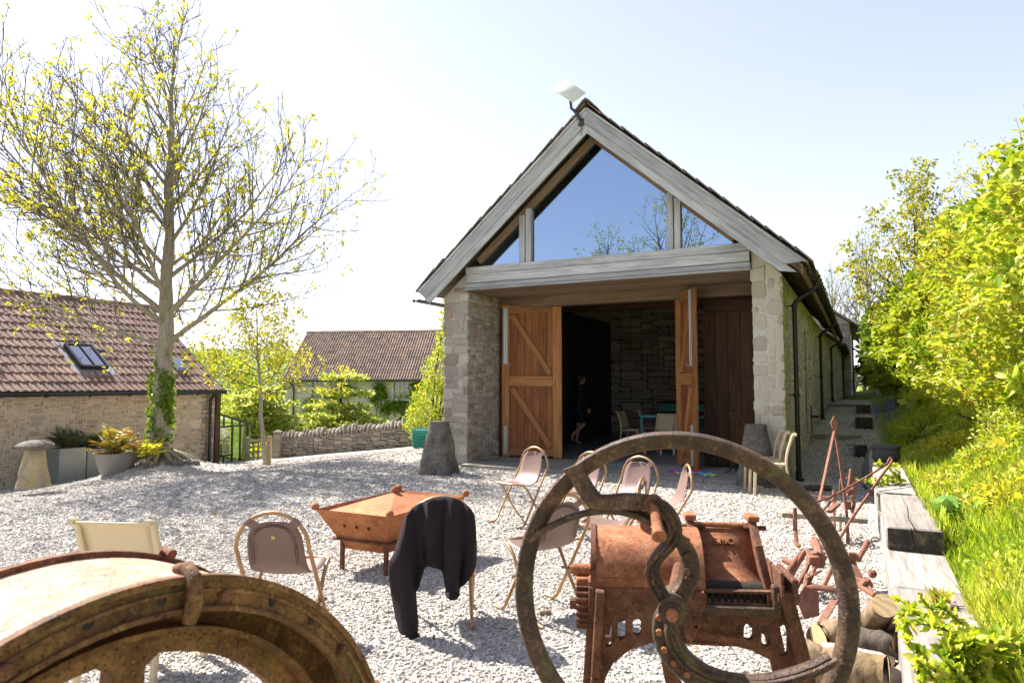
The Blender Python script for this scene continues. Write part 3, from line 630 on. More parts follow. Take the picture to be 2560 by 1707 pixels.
# roof decks
for sgn in (-1, 1):
    e = -.88 if sgn < 0 else 5.93; ze = rz_(e); mb = MB(); n_ = Vector((-SL * (1 if sgn > 0 else -1) * -1, 0, 1))
    a = Vector((APX, -.33, APZ)); b_ = Vector((e, -.33, ze)); tt = Vector((0, 0, .05)); V = []
    for yy_ in (-.33, LEN + .3):
        for p in (a, b_):
            V += [Vector((p.x, yy_, p.z - .02)), Vector((p.x, yy_, p.z + .03))]
    mb.add(V, [(0, 1, 3, 2), (4, 6, 7, 5), (1, 5, 7, 3), (0, 2, 6, 4), (2, 3, 7, 6), (0, 4, 5, 1)])
    deck = mb.build('roof', 'barn_tile', barn)
    # courses of tiles: the outer two columns one by one, the rest as one mass
    slope = Vector((e - APX, 0, ze - APZ)); L_ = slope.length; sd = slope.normalized(); nrm = Vector((SL * sgn, 0, 1)).normalized(); rest = MB(); nc = 17
    rot0 = Matrix((Vector((0, 1, 0)), sd, Vector((0, 1, 0)).cross(sd))).transposed()
    for i in range(nc):
        t = (i + .5) / nc * L_; y0 = -.40 + rng.uniform(-.015, .015); col = 0
        while y0 < LEN + .2:
            wd = rng.uniform(.24, .32) if y0 < 2 else rng.uniform(.5, .7)
            ang = Matrix.Rotation(rng.uniform(-.02, .02), 3, nrm) @ Matrix.Rotation(-.07 * 1, 3, Vector((0, 1, 0)) * -sgn)
            cpos = Vector((APX, 0, APZ)) + sd * t + nrm * (.062 + rng.uniform(-.006, .008)) + Vector((0, y0 + wd / 2, 0))
            if col < 2: MB().box(cpos, (wd - .008, L_ / nc + .07, .022), ang @ rot0, .004, rng.random()).build('tile', 'barn_tile', deck)
            else: rest.box(cpos, (wd - .008, L_ / nc + .07, .022), ang @ rot0, .004, rng.random())
            y0 += wd; col += 1
    rest.build('tile_courses', 'barn_tile', deck, kind='stuff')
rid = MB()
y0 = -.42
while y0 < LEN:
    mb = MB(); mb.tube([(APX - .17, y0 + .22, APZ - .02), (APX, y0 + .22, APZ + .16), (APX + .17, y0 + .22, APZ - .02)], .02, 6)
    V = [Vector((APX + dx, y0 + dy, APZ + dz)) for dy in (0, .44) for dx, dz in ((-.2, -.03), (-.06, .12), (0, .16), (.06, .12), (.2, -.03))]
    mb2 = MB(); mb2.add(V, [(i, i + 1, i + 6, i + 5) for i in range(4)]); mb2.add([v - Vector((0, 0, .03)) for v in V], [(i + 5, i + 6, i + 1, i) for i in range(4)])
    mb2.add([V[i] for i in range(5)] + [V[i] - Vector((0, 0, .03)) for i in range(5)], [(i + 1, i, i + 5, i + 6) for i in range(4)], rng.random())
    (mb2 if y0 < 1.5 else rid).add([], []) if 0 else None
    if y0 < 1.5: mb2.build('ridge_tile', 'barn_tile', barn)
    else: rid.add([Vector(v) for v in mb2.v], mb2.f, rng.random())
    y0 += .445
rid.build('ridge_tiles', 'barn_tile', barn, kind='stuff')
# barge boards: a wide upper and a narrower lower board each side, plus a cover strip
for sgn in (-1, 1):
    e = -.86 if sgn < 0 else 5.90
    for nm, off0, wd, yq in (('barge_board', .105, .21, -.365), ('barge_board', .265, .13, -.345)):
        k = wd * .5; cz = .9
        d = Vector((sgn, 0, -SL)).normalized(); nn = Vector((SL * sgn, 0, 1)).normalized()
        a = Vector((APX, yq, APZ)) - nn * off0; a += d * (a.z - APZ + 1.32 * off0) * 0
        # mitre at the apex: trim so both sides meet on the centre line
        a = a + d * ((APX - a.x) / d.x); b_ = Vector((e, yq, rz_(e))) - nn * off0
        Vv = []
        for yv in (yq - .018, yq + .018):
            for (p, s_) in ((a, 1), (b_, 1), (b_, -1), (a, -1)):
                q = p + nn * k * s_
                if p is a: q = q + d * ((APX - q.x) / d.x)
                elif sgn > 0 and s_ < 0: q = q + d * (-.20)
                elif sgn < 0: q = q + d * (.02 * s_)
                Vv.append(Vector((q.x, yv, q.z)))
        F_ = [(0, 1, 2, 3), (7, 6, 5, 4), (0, 4, 5, 1), (1, 5, 6, 2), (2, 6, 7, 3), (3, 7, 4, 0)]
        if sgn < 0: F_ = [f[::-1] for f in F_]
        F_ = [f[::-1] for f in F_]
        rot = Matrix((d, Vector((0, 1, 0)), d.cross(Vector((0, 1, 0))))).transposed().to_4x4(); rot.translation = (a + b_) / 2; inv = rot.inverted()
        MB().add([inv @ v for v in Vv], F_).build(nm, 'oak_grey', barn, mtx=rot)
    nn = Vector((SL * sgn, 0, 1)).normalized(); d = Vector((sgn, 0, -SL)).normalized()
    plank('barge_strip', Vector((APX, -.395, APZ)) - nn * .012 + d * .02, Vector((e, -.395, rz_(e))) - nn * .012, .03, .03, 'oak_grey', barn, nn)
    # soffit boards under the overhang, laid along the building
    n_ = 22; Ls = (Vector((e, 0, rz_(e))) - Vector((APX, 0, APZ))).length; st = Ls / n_
    for i in range(n_):
        c = Vector((APX, 0, APZ)) + d * (i + .5) * st - nn * (.075 + rng.uniform(0, .006))
        plank('soffit_board', c + Vector((0, -.34, 0)), c + Vector((0, 1.25 if c.z > 3.9 else .25, 0)), .02, st - .006, 'oak_soffit', barn, d)
    # inner rafter at the head of the glass
    off = .30
    a = Vector((APX, .06, APZ)) - nn * off; a = a + d * ((APX - a.x) / d.x); ee = .22 if sgn < 0 else 4.86; b_ = Vector((ee, .06, rz_(ee) - off / nn.z)); 
    plank('rafter', a, b_, .13, .13, 'oak_brown', barn, nn)
# glazed gable: sill, posts, panes
plank('sill', (-.02, .02, 3.632), (5.1, .02, 3.632), .16, .135, 'oak_grey', barn)
def topz(u): return rz_(u) - .47
for i, (u0, u1) in enumerate(((1.085, 1.195), (1.215, 1.325), (3.79, 3.895), (3.915, 4.015))):
    uc = (u0 + u1) / 2; plank('window_post', (uc, .03, 3.70), (uc, .03, topz(uc) + .06), .10, u1 - u0, 'oak_grey', barn, (1, 0, 0))
for poly, wn in (([(1.33, 3.70), (3.79, 3.70), (3.79, topz(3.79)), (APX, topz(APX)), (1.33, topz(1.33))], 0), ([(.22, 3.70), (1.085, 3.70), (1.085, topz(1.085))], 1), ([(4.015, 3.70), (4.86, 3.70), (4.015, topz(4.015))], 2)):
    pane = MB().plate(poly, .012, Matrix.Translation((0, .06, 0))).build('window_pane', 'glass_gable', barn)
# lintel: three boards, soffit behind them, door head
plank('lintel_board', (0.0, -.030, 3.478), (5.08, -.030, 3.478), .07, .158, 'oak_grey', barn); plank('lintel_board', (-.02, -.040, 3.346), (5.09, -.040, 3.346), .07, .082, 'oak_grey', barn)
plank('lintel_board', (-.04, -.045, 3.281), (5.09, -.045, 3.281), .08, .032, 'oak_grey', barn)
for i in range(7): plank('soffit_board', (.0, .09 + i * .17, 3.272), (5.08, .09 + i * .17, 3.272), .166, .025, 'oak_soffit', barn)
plank('door_head', (.0, 1.30, 3.15), (5.08, 1.30, 3.15), .2, .22, 'oak_brown', barn)
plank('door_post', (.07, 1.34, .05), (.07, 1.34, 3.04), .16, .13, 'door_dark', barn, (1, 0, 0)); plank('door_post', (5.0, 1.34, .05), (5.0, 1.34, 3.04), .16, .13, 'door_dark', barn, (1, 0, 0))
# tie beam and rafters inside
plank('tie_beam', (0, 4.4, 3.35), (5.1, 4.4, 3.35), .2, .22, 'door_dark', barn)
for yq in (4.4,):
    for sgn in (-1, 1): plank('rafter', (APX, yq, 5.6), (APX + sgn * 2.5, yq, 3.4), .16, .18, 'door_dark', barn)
# doors: ledged and braced leaves
def leaf_door(name, p0, p1, z0, z1, fm, bm, label, bolt, flip=1):
    d = (Vector(p1) - Vector(p0)); W = d.length; ang = math.atan2(d.y, d.x)
    t = bpy.data.objects.new(name, None); COL.objects.link(t); t.parent = barn; t.location = (p0[0], p0[1], z0); t.rotation_euler = (0, 0, ang); t['label'] = label
    H = z1 - z0; fy = -.03 * flip
    n_ = max(3, round((W - .0) / .155)); bw = W / n_
    for i in range(n_): plank('board', ((i + .5) * bw, 0, .02), ((i + .5) * bw, 0, H - .02), .028, bw - .004, bm, t, (1, 0, 0))
    sw = .15
    plank('stile', (sw * .5, fy, 0), (sw * .5, fy, H), .045, sw, fm, t, (1, 0, 0)); plank('stile', (W - sw * .6, fy, 0), (W - sw * .6, fy, H), .045, sw * 1.2, fm, t, (1, 0, 0))
    x0, x1 = sw + .002, W - sw * 1.2 - .002
    for zc, hh in ((.10, .14), (H * .495, .2), (H - .09, .17)): plank('rail', (x0, fy * 1.02, zc), (x1, fy * 1.02, zc), .042, hh, fm, t)
    for za, zb in ((H * .495 + .12, H - .19), (.19, H * .495 - .12)):
        plank('brace', (x0 + .05, fy, zb - .02), (x1 - .05, fy, za + .02), .040, .105, fm, t)
    return t
ld = leaf_door('door', (.13, 1.16), (1.30, 1.46), .06, 3.10, 'door_frame', 'door_board', 'left barn door leaf of orange oiled boards with diagonal braces', True)
rd = leaf_door('door', (4.09, .74), (3.60, 1.46), .06, 3.16, 'door_frame', 'door_board', 'right barn door leaf swung out edge-on to the yard', True, -1)
for px_, (za, zb) in ((.075, (1.85, 2.98)), (.075, (.06, .62))):
    mb = MB(); mb.box((px_ - .022, -.062, (za + zb) / 2), (.036, .02, zb - za)); mb.box((px_ + .025, -.062, (za + zb) / 2), (.03, .02, zb - za)); mb.tube([(px_ + .002, -.078, za), (px_ + .002, -.078, zb), ], .009, 8)
    zz_ = za if za > 1 else zb; mb.tube([(px_, -.08, zz_), (px_ + .12, -.08, zz_)], .007, 6); mb.build('door_bolt', 'galvanised', ld)
for za, zb in ((1.75, 3.08), (.05, .75)):
    mb = MB(); mb.box((.10, .062, (za + zb) / 2), (.035, .02, zb - za)); mb.tube([(.13, .075, za), (.13, .075, zb)], .009, 8); mb.tube([(.10, .08, za + .02), (.18, .12, za + .02), (.2, .12, za + .06)], .007, 6); mb.build('door_bolt', 'galvanised', rd)
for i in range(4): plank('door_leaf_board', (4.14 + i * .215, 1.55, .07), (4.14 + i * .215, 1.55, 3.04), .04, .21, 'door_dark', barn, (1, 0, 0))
plank('door_leaf_rail', (4.05, 1.51, 2.9), (4.98, 1.51, 2.9), .04, .2, 'door_dark', barn)
# gutter and downpipes along the right eave
gm = MB(); gy = np.arange(-.30, LEN, .05); ge = 5.99; gzv = rz_(5.9) - .13
pr = [(math.cos(a) * .06, math.sin(a) * .06) for a in np.linspace(math.pi, 2 * math.pi, 9)]
V = [Vector((ge + a, yq, gzv + b_)) for yq in (-.30, LEN) for a, b_ in pr] + [Vector((ge + a * .85, yq, gzv + b_ * .85)) for yq in (-.30, LEN) for a, b_ in pr]
gm.add(V, [(i, i + 1, i + 10, i + 9) for i in range(8)] + [(18 + i + 9, 18 + i + 10, 18 + i + 1, 18 + i) for i in range(8)] + [(i, i + 18, i + 19, i + 1) for i in range(8)])
for yq in np.arange(.25, LEN, .42): gm.tube([(ge + a * 1.12, yq, gzv + b_ * 1.12) for a, b_ in pr], .012, 5)
gm.build('gutter', 'black_iron', barn, smooth=40)
gl = MB(); gl.add([Vector((-.99 + a, yq, rz_(-.88) - .12 + b_)) for yq in (-.3, LEN) for a, b_ in pr], [(i, i + 1, i + 10, i + 9) for i in range(8)]); gl.tube([(-.99 + a * 1.05, -.3, rz_(-.88) - .12 + b_ * 1.05) for a, b_ in pr], .012, 5); gl.build('gutter', 'black_iron', barn, smooth=40)
def downpipe(y, base, parent, u=5.66, top=None):
    top = gzv - .05 if top is None else top; r = .038; mb = MB()
    mb.tube([(ge, y, top), (ge, y, top - .06), (ge - .05, y, top - .13), (u + .06, y, top - .27), (u, y, top - .34), (u, y, top - .42), (u, y, base + .03)], r, 10)
    for zc in (top - .40, base + (top - base) * .42): mb.tube([(u, y, zc), (u, y, zc + .05)], r * 1.3, 10); mb.box((u - .07, y, zc + .03), (.1, .02, .015))
    mb.tube([(u, y, base + .16), (u, y, base + .04), (u + .05, y - .03, base + .01)], r * 1.25, 10); mb.build('downpipe', 'black_iron', parent, smooth=40)
downpipe(.55, .0, barn); downpipe(8.3, .6, barn); downpipe(15.6, .9, barn)
plank('fascia', (5.84, -.28, rz_(5.9) - .09), (5.84, LEN, rz_(5.9) - .09), .03, .16, 'oak_brown', barn)
for yq in np.arange(.1, LEN, .5): plank('rafter_end', (5.4, yq, rz_(5.4) - .1), (5.86, yq, rz_(5.86) - .1), .06, .1, 'oak_soffit', barn)
mb = MB(); mb.tube([(5.60, 4.9, .5), (5.60, 4.9, 1.05), (5.66, 4.9, 1.05)], .012, 6); mb.tube([(5.6, 4.9, .82), (5.74, 4.9, .82)], .025, 8); mb.build('tap', 'black_iron', barn)
mb = MB(); mb.tube([(5.60, 3.6, .6), (5.60, 3.6, 2.6)], .008, 5); mb.build('cable', 'black_iron', barn)
mb = MB(); mb.box((5.62, 14.0, 2.15), (.12, .12, .25)); mb.build('wall_lamp', 'white_paint', barn)
# satellite panel on its arm
dish = thing('satellite_dish', 'flat white satellite panel on a black arm beside the barn apex', 'dish', B0, -AZ)
c = Vector((2.26, -.46, 6.50)); a = Vector((.24, .16, .13)); b_ = Vector((.385, -.02, -.32)); nn = b_.cross(a).normalized()
rot = Matrix((b_.normalized(), nn.cross(b_.normalized()), nn)).transposed()
MB().box(c, (b_.length, a.length, .028), rot, .012).build('panel', 'white_dish', dish, smooth=50)
mb = MB(); mb.tube([c - nn * .014, c - nn * .05], .035, 12); mb.tube([c - nn * .03, c + Vector((.02, 0, -.12)), c + Vector((.03, .02, -.30)), Vector((2.36, -.43, 6.13)), Vector((2.44, -.40, 5.98))], [.022, .022, .024, .03, .034], 10); mb.box((2.45, -.395, 5.94), (.1, .03, .12)); mb.build('arm', 'dish_arm', dish, smooth=50)
MB().tube([(2.45, -.39, 5.92), (2.46, -.385, 5.80), (2.44, -.385, 5.72)], .006, 5).build('cable', 'black_iron', dish)
# ---- lower range beyond the barn on the same line
ext = thing('far_barn_range', 'narrow stone gable end standing beyond the long barn wall', 'barn', BW(0, LEN + .8), -AZ)
MB().plate([(2.2, -.1), (6.15, -.1), (6.15, 4.45), (4.0, 5.9), (2.2, 4.6)], 14, Matrix.Translation((0, 8.0 + 7, 0))).build('wall', 'mortar_grey', ext)
e2 = ext.children[0]; rng = random.Random(5)
masonry(pack(2.4, 4.4, .2, .11, (1, 2, 2, 3), (1, 2, 2), rng), Vector((3.75, 8.0, 0)), X_, -Y_, Z_, 'stone_grey', e2, rng, .02, 60, .008)
masonry(pack(13, 4.4, .22, .12, (1, 2, 2, 3), (1, 2, 2), rng), Vector((6.15, 8, 0)), Y_, X_, Z_, 'stone_side', e2, rng, .02, 0, .008)
MB().plate([(6.5, 4.25), (6.5, 4.36), (4.0, 6.12), (2.0, 4.7), (2.0, 4.6), (4.0, 6.0)], 14.3, Matrix.Translation((0, 14.95, 0))).build('roof', 'barn_tile', ext)
mb = MB(); mb.tube([(6.5, 7.9, 4.22), (6.5, 22, 4.22)], .06, 8); [mb.tube([(6.5, y, 4.22), (6.5, y + .03, 4.22)], .075, 8) for y in np.arange(8, 20, .5)]; mb.build('gutter', 'black_iron', ext)
mb = MB(); mb.tube([(6.5, 8.3, 4.2), (6.27, 8.3, 3.9), (6.27, 8.3, 1.0), (6.45, 8.3, .95)], .04, 8); mb.build('downpipe', 'black_iron', ext, smooth=40)

lk = thing('link_range', 'low stone link building between the barn and the far gable', 'outbuilding', BW(0, LEN + .25), -AZ)
l2 = MB().plate([(1.2, -.1), (5.78, -.1), (5.78, 3.05), (3.4, 4.7), (1.2, 3.2)], 8.4, Matrix.Translation((0, 4.25, 0))).build('wall', 'mortar_pale', lk)
masonry(pack(8.3, 3.0, .2, .11, (1, 2, 2, 3), (1, 2, 2), rng), Vector((5.78, .1, 0)), Y_, X_, Z_, 'stone_side', l2, rng, .02, 0, .008)
MB().plate([(6.05, 2.92), (6.05, 3.02), (3.4, 4.92), (1.0, 3.3), (1.0, 3.2), (3.4, 4.8)], 8.5, Matrix.Translation((0, 4.3, 0))).build('roof', 'barn_tile', lk)
mb = MB(); mb.tube([(6.08, .05, 2.95), (6.08, 8.5, 2.95)], .06, 8); [mb.tube([(6.08, y, 2.95), (6.08, y + .03, 2.95)], .075, 8) for y in np.arange(.3, 8.4, .5)]; mb.build('gutter', 'black_iron', lk)
MB().tube([(6.08, 6.5, 2.93), (5.88, 6.5, 2.65), (5.88, 6.5, .9), (6.0, 6.5, .88)], .04, 8).build('downpipe', 'black_iron', lk, smooth=40)
# ================================================================== the left outbuilding (local: x along its wall, y into it)
HS = 1.5; HP = Vector(CAM) + (at_z(519, 1167) - Vector(CAM)) * HS; H_RZ = R_(90 - 27)
house = thing('stone_outbuilding', 'low tan rubble outbuilding with a red pantile roof behind the tree', 'outbuilding', HP, H_RZ)
HI = (Matrix.Translation(HP) @ Matrix.Rotation(H_RZ, 4, 'Z')).inverted()
def hloc(px, py, off=0.0):           # pixel -> local point on the plane y = off
    n = Matrix.Rotation(H_RZ, 3, 'Z') @ Vector((0, 1, 0)); return HI @ at_pl(px, py, HP + n * off, n)
rng = random.Random(21); WH = 2.13; XR = .20
hw = MB().box(((XR - 9) / 2, .25, WH / 2 - .3), (9 + XR, .46, WH + .6), None, .01).build('wall', 'mortar_tan', house)
cells = [(a - 7.0, b_ - 7.0, c - .3, d - .3) for a, b_, c, d in pack(7.0 + XR, WH + .25, .068, .042, (1, 2, 2, 3, 3, 4, 5), (1, 2, 2, 3, 3), rng)]
masonry(cells, Vector((0, .02, 0)), X_, -Y_, Z_, 'stone_tan', hw, rng, .016, 300, .012, rough=.34)
MB().plate([(.02, -.4), (6.0, -.4), (6.0, WH), (3.0, WH + 2.1), (.02, WH)], .4, Matrix.Translation((XR - .22, 0, 0)) @ Matrix.Rotation(R_(90), 4, 'Z')).build('gable_wall', 'mortar_tan', house)
gw = house.children[-1]; masonry(pack(5.9, 2.2, .12, .06, (2, 3, 4), (1, 2, 3), rng), Vector((XR - .02, .05, -.1)), Y_, X_, Z_, 'stone_tan', gw, rng, .02, 0, .009)
# roof
RP = math.atan2(2.25, 3.0); EZ = WH + .01; EY = -.22; rs = Vector((0, math.cos(RP), math.sin(RP))); rn = Vector((0, -math.sin(RP), math.cos(RP))); RO = Vector((0, EY, EZ - .02)); RL = 4.05
V = [RO + Vector((x, 0, 0)) + rs * t + rn * h for x in (-9, XR + .12) for t in (.03, RL) for h in (-.06, -.015)]
deck = MB().add(V, [(0, 1, 3, 2), (4, 6, 7, 5), (0, 4, 5, 1), (2, 3, 7, 6), (1, 5, 7, 3), (0, 2, 6, 4)]).build('roof', 'mortar_dark', house)
V = [Vector((x, 6.0 - p.y * 1.0, p.z)) for x in (-9, XR + .12) for p in (RO + rs * .03, RO + rs * RL)]
MB().add(V, [(0, 1, 3, 2)]).build('roof', 'roof_tile', house)
def roman(wd, ln, hh=.035, th=.014, rolls=2):
    """double-roman tile: x across, y up the slope, z out"""
    pr = []
    for r in range(rolls):
        x0 = r * wd / rolls; k = wd / rolls
        pr += [(x0, 0), (x0 + k * .42, 0), (x0 + k * .52, hh * .7), (x0 + k * .70, hh), (x0 + k * .88, hh * .7), (x0 + k * .98, .0)]
    pr[-1] = (wd, 0); n = len(pr); V = [(x, 0, z + th) for x, z in pr] + [(x, ln, z) for x, z in pr] + [(x, 0, z - .004) for x, z in pr]
    Fs = [(i, i + 1, n + i + 1, n + i) for i in range(n - 1)] + [(2 * n + i, 2 * n + i + 1, i + 1, i) for i in range(n - 1)]
    return V, Fs
def tiled_roof(origin, sx, sy, sn, W, L, tw, tl, mat, parent, rng, keep=300, skip=None, order=None, rolls=2, hh=.035):
    """rows of tiles; sx across, sy up the slope, sn outward; each tile an object with shared mesh data"""
    V, Fs = roman(tw - .003, tl * 1.18, hh, .014 + tl * .03, rolls); me = MB().add(V, Fs, .0).mesh('tile'); me.materials.append(MT[mat])
    me.polygons.foreach_set('use_smooth', [True] * len(me.polygons)); me.set_sharp_from_angle(angle=R_(50))
    spots = [(i, j) for j in range(int(L / tl)) for i in range(int(W / tw)) if not (skip and skip((i + .5) * tw, (j + .5) * tl))]
    if order: spots.sort(key=lambda s: order((s[0] + .5) * tw, (s[1] + .5) * tl))
    rest = MB(); B = Matrix((sx, sy, sn)).transposed()
    for k, (i, j) in enumerate(spots):
        M = B.to_4x4(); M = M @ Matrix.Rotation(rng.uniform(-.012, .012), 4, 'Z') @ Matrix.Rotation(rng.uniform(-.012, .012), 4, 'X'); M.translation = origin + sx * (i * tw) + sy * (j * tl) + sn * rng.uniform(0, .007)
        if k < keep: obj('tile', me, parent, mtx=M)
        else: rest.add([M @ Vector(v) for v in V], Fs, rng.random())
    if rest.v: rest.build('tile_courses', mat, parent, kind='stuff', smooth=50)
SK = []
def roofpt(px, py): 
    M3 = Matrix.Rotation(H_RZ, 3, 'Z'); P = HI @ at_pl(px, py, HP + M3 @ RO, M3 @ rn); return P.x, (P - RO).dot(rs)
a0 = roofpt(163, 870); a1 = roofpt(200, 925); a2 = roofpt(258, 921); a3 = roofpt(221, 872)
sx0, sx1 = (a0[0] + a1[0]) / 2 - .02, (a2[0] + a3[0]) / 2 + .02; st0, st1 = a1[1], a0[1]
b0 = roofpt(432, 912); b1 = roofpt(452, 945)
def skip(x, t): x -= 8.4; return (sx0 - .12 < x < sx1 + .12 and st0 - .22 < t < st1 + .1)
tiled_roof(RO + Vector((-8.4, -.03, 0)) - rs * .05, X_, rs, rn, 8.4 + XR + .1, RL + .02, .33, .335, 'roof_tile', deck, rng, 300, skip, order=lambda x, t: 0 if x > 2.6 else 1)
# rooflight and its flashings
rl_ = lambda x, t, h: RO + Vector((x, 0, 0)) + rs * t + rn * h
rf = MB(); rot = Matrix((X_, rs, rn)).transposed()
for a, b_, wd in (((sx0, st0), (sx1, st0), .06), ((sx0, st1), (sx1, st1), .06)): rf.bar(rl_(*a, .09), rl_(*b_, .09), wd, .12, rn)
for a, b_ in (((sx0, st0), (sx0, st1)), ((sx1, st0), (sx1, st1))): rf.bar(rl_(*a, .09), rl_(*b_, .09), .06, .12, rn)
win = rf.build('rooflight', 'black_frame', house); mx = (sx0 + sx1) / 2; MB().bar(rl_(mx, st0, .10), rl_(mx, st1, .10), .025, .1, rn).build('glazing_bar', 'black_frame', win)
for xa, xb in ((sx0 + .03, mx - .012), (mx + .012, sx1 - .03)):
    MB().box(rl_((xa + xb) / 2, (st0 + st1) / 2, .115), (xb - xa, st1 - st0 - .04, .012), rot, .001).build('pane', 'glass_roof', win)
fl = MB()
for t in np.arange(st0 - .2, st1 + .1, .335): fl.box(rl_(sx0 - .10, t + .16, .035), (.15, .33, .012), rot); fl.box(rl_(sx1 + .10, t + .16, .035), (.15, .33, .012), rot)
fl.box(rl_(mx, st0 - .12, .03), (sx1 - sx0 + .3, .24, .012), rot); fl.box(rl_(mx, st1 + .10, .05), (sx1 - sx0 + .3, .14, .012), rot); fl.build('flashing', 'lead', house)
mb = MB(); mb.box(rl_(b0[0] + .05, b0[1] - .1, .07), (.35, .5, .10), rot); mb.build('rooflight', 'lead', house); MB().box(rl_(b0[0] + .05, b0[1] - .1, .128), (.27, .42, .01), rot, .001).build('pane', 'glass_roof', house.children[-1])
for i, x in enumerate(np.arange(-8.4, XR, .45)): # ridge
    c = RO + rs * (RL + .02); MB().tube([(x, c.y, c.z - .03), (x + .43, c.y, c.z - .03)], .12, 10, rnd=rng.random()).build('ridge_tile', 'roof_tile', house, smooth=40)
mb = MB(); mb.tube([(-9, EY - .06, EZ - .09), (XR + .1, EY - .06, EZ - .09)], .06, 10)
for x in np.arange(-8.2, 0, .95): mb.tube([(x, EY - .06, EZ - .09), (x + .05, EY - .06, EZ - .09)], .07, 10); mb.box((x, EY - .06, EZ - .15), (.03, .05, .06))
mb.build('gutter', 'black_iron', house, smooth=40)
MB().tube([(-.03, EY - .06, EZ - .1), (-.03, -.1, EZ - .3), (-.03, -.09, EZ - .4), (-.03, -.09, -.3)], .042, 10).build('downpipe', 'black_iron', house, smooth=40)
plank('corner_post', (XR + .09, .05, -.4), (XR + .09, .05, WH - .1), .16, .14, 'door_dark', house, (1, 0, 0))

# ---- glazed lean-to against the gable
def c3l(x, y): p = hloc(x / 2.851, 700 + y / 2.851); return p.x, p.z
lean = thing('glass_lean_to', 'small black-framed glass lean-to at the end of the outbuilding', 'lean-to', HP, H_RZ)
TL, TR, BL, BR = c3l(1538, 945), c3l(1765, 1022), c3l(1535, 1325), c3l(1757, 1300); ML, MR = c3l(1535, 1050), c3l(1760, 1032)
fr = MB(); D3 = lambda p, y=0.0: Vector((p[0], y, p[1]))
def fbar(a, b_, y=.0, w_=.05): fr.bar(D3(a, y), D3(b_, y), .05, w_, (0, 1, 0))
xl, xr = TL[0], TR[0]; zb = BL[1]; zm = ML[1]; f = lambda t, a, b_: a + (b_ - a) * t
zt = lambda x: f((x - xl) / (xr - xl), TL[1], TR[1])
for y in (0.0, 2.2):
    fbar((xl, zb), (xr, zb), y, .07); fbar((xl, zm), (xr, zt(xr) - .04), y, .07); fbar((xl, zt(xl)), (xr + .08, zt(xr + .08)), y, .06); fbar((xl, zb), (xl, zt(xl)), y); fbar((xr, zb), (xr, zt(xr)), y)
    for t in (.25, .5, .75): x = f(t, xl, xr); fbar((x, zm), (x, zt(x)), y, .03)
    for t in (.52, .77): x = f(t, xl, xr); fbar((x, zb), (x, zm), y, .04)
    fbar((xl, zb + .26), (f(.52, xl, xr), zb + .26), y, .04); fbar((f(.26, xl, xr), zb), (f(.26, xl, xr), zb + .26), y, .03)
for x in (xl, xr):
    for z in (zb, zt(x)): fr.bar((x, 0, z), (x, 2.2, z), .05, .05)
fr.build('frame', 'black_frame', lean)
for a, b_ in ((0, .25), (.25, .5), (.5, .75), (.75, 1)):
    x0, x1 = f(a, xl, xr) + .01, f(b_, xl, xr) - .01; MB().plate([(x0, zm), (x1, zm), (x1, zt(x1)), (x0, zt(x0))], .006).build('pane', 'glass_leanto', lean)
for a, b_ in ((0, .52), (.52, .77), (.77, 1)): x0, x1 = f(a, xl, xr) + .01, f(b_, xl, xr) - .01; MB().plate([(x0, zb), (x1, zb), (x1, zm - .02), (x0, zm - .02)], .006).build('pane', 'glass_leanto', lean)
MB().add([(xl, 0, zt(xl)), (xr, 0, zt(xr)), (xr, 2.2, zt(xr)), (xl, 2.2, zt(xl))], [(0, 1, 2, 3)]).build('pane', 'glass_leanto', lean)
MB().box(((xl + xr) / 2, .0, zb - .2), (xr - xl + .06, .2, .34), None, .01).build('brick_base', 'red_brick', lean)
mb = MB(); [mb.box(((xl + xr) / 2 - .1, 1.2, zb + .25 + i * .16), (.9, .5, .02)) for i in range(4)]; mb.build('shelves', 'white_paint', lean)

# ---- garden gate and posts
gate = thing('garden_gate', 'weathered lattice timber gate between the lean-to and the stone wall', 'gate', (0, 0, 0))
gl_, gr_ = at_y(620, 1166, 19.4), at_y(694, 1158, 19.6); gt = .72
for t in np.linspace(0, 1, 7): p = gl_.lerp(gr_, t); plank('picket', p + Vector((0, 0, .04)), p + Vector((0, 0, gt)), .03, .045, 'fence_wood', gate, (1, 0, 0))
for h in (.06, .22, .38, .54, .70): plank('gate_rail', gl_ + Vector((0, -.03, h)), gr_ + Vector((0, -.03, h)), .03, .05, 'fence_wood', gate)
for n_, px_, tpy, w_ in (('thick square gatepost with a chamfered cap at the wall end', 693, 1078, .2), ('slim pale gatepost beside the glass lean-to', 618, 1088, .10)):
    p = at_y(px_, 1160, 19.3); zt_ = at_y(px_, tpy, 19.3).z; t = thing('gatepost', n_, 'gatepost', p - Vector((0, 0, .1)))
    MB().box((0, 0, (zt_ - p.z) / 2), (w_, w_, zt_ - p.z + .1), None, .01).build('post', 'fence_wood', t)
    if w_ > .15: MB().lathe([(w_ * .78, 0), (w_ * .78, .03), (.01, .09)], 4, Matrix.Translation((0, 0, zt_ - p.z + .06)) @ Matrix.Rotation(R_(45), 4, 'Z')).build('cap', 'fence_wood', t)

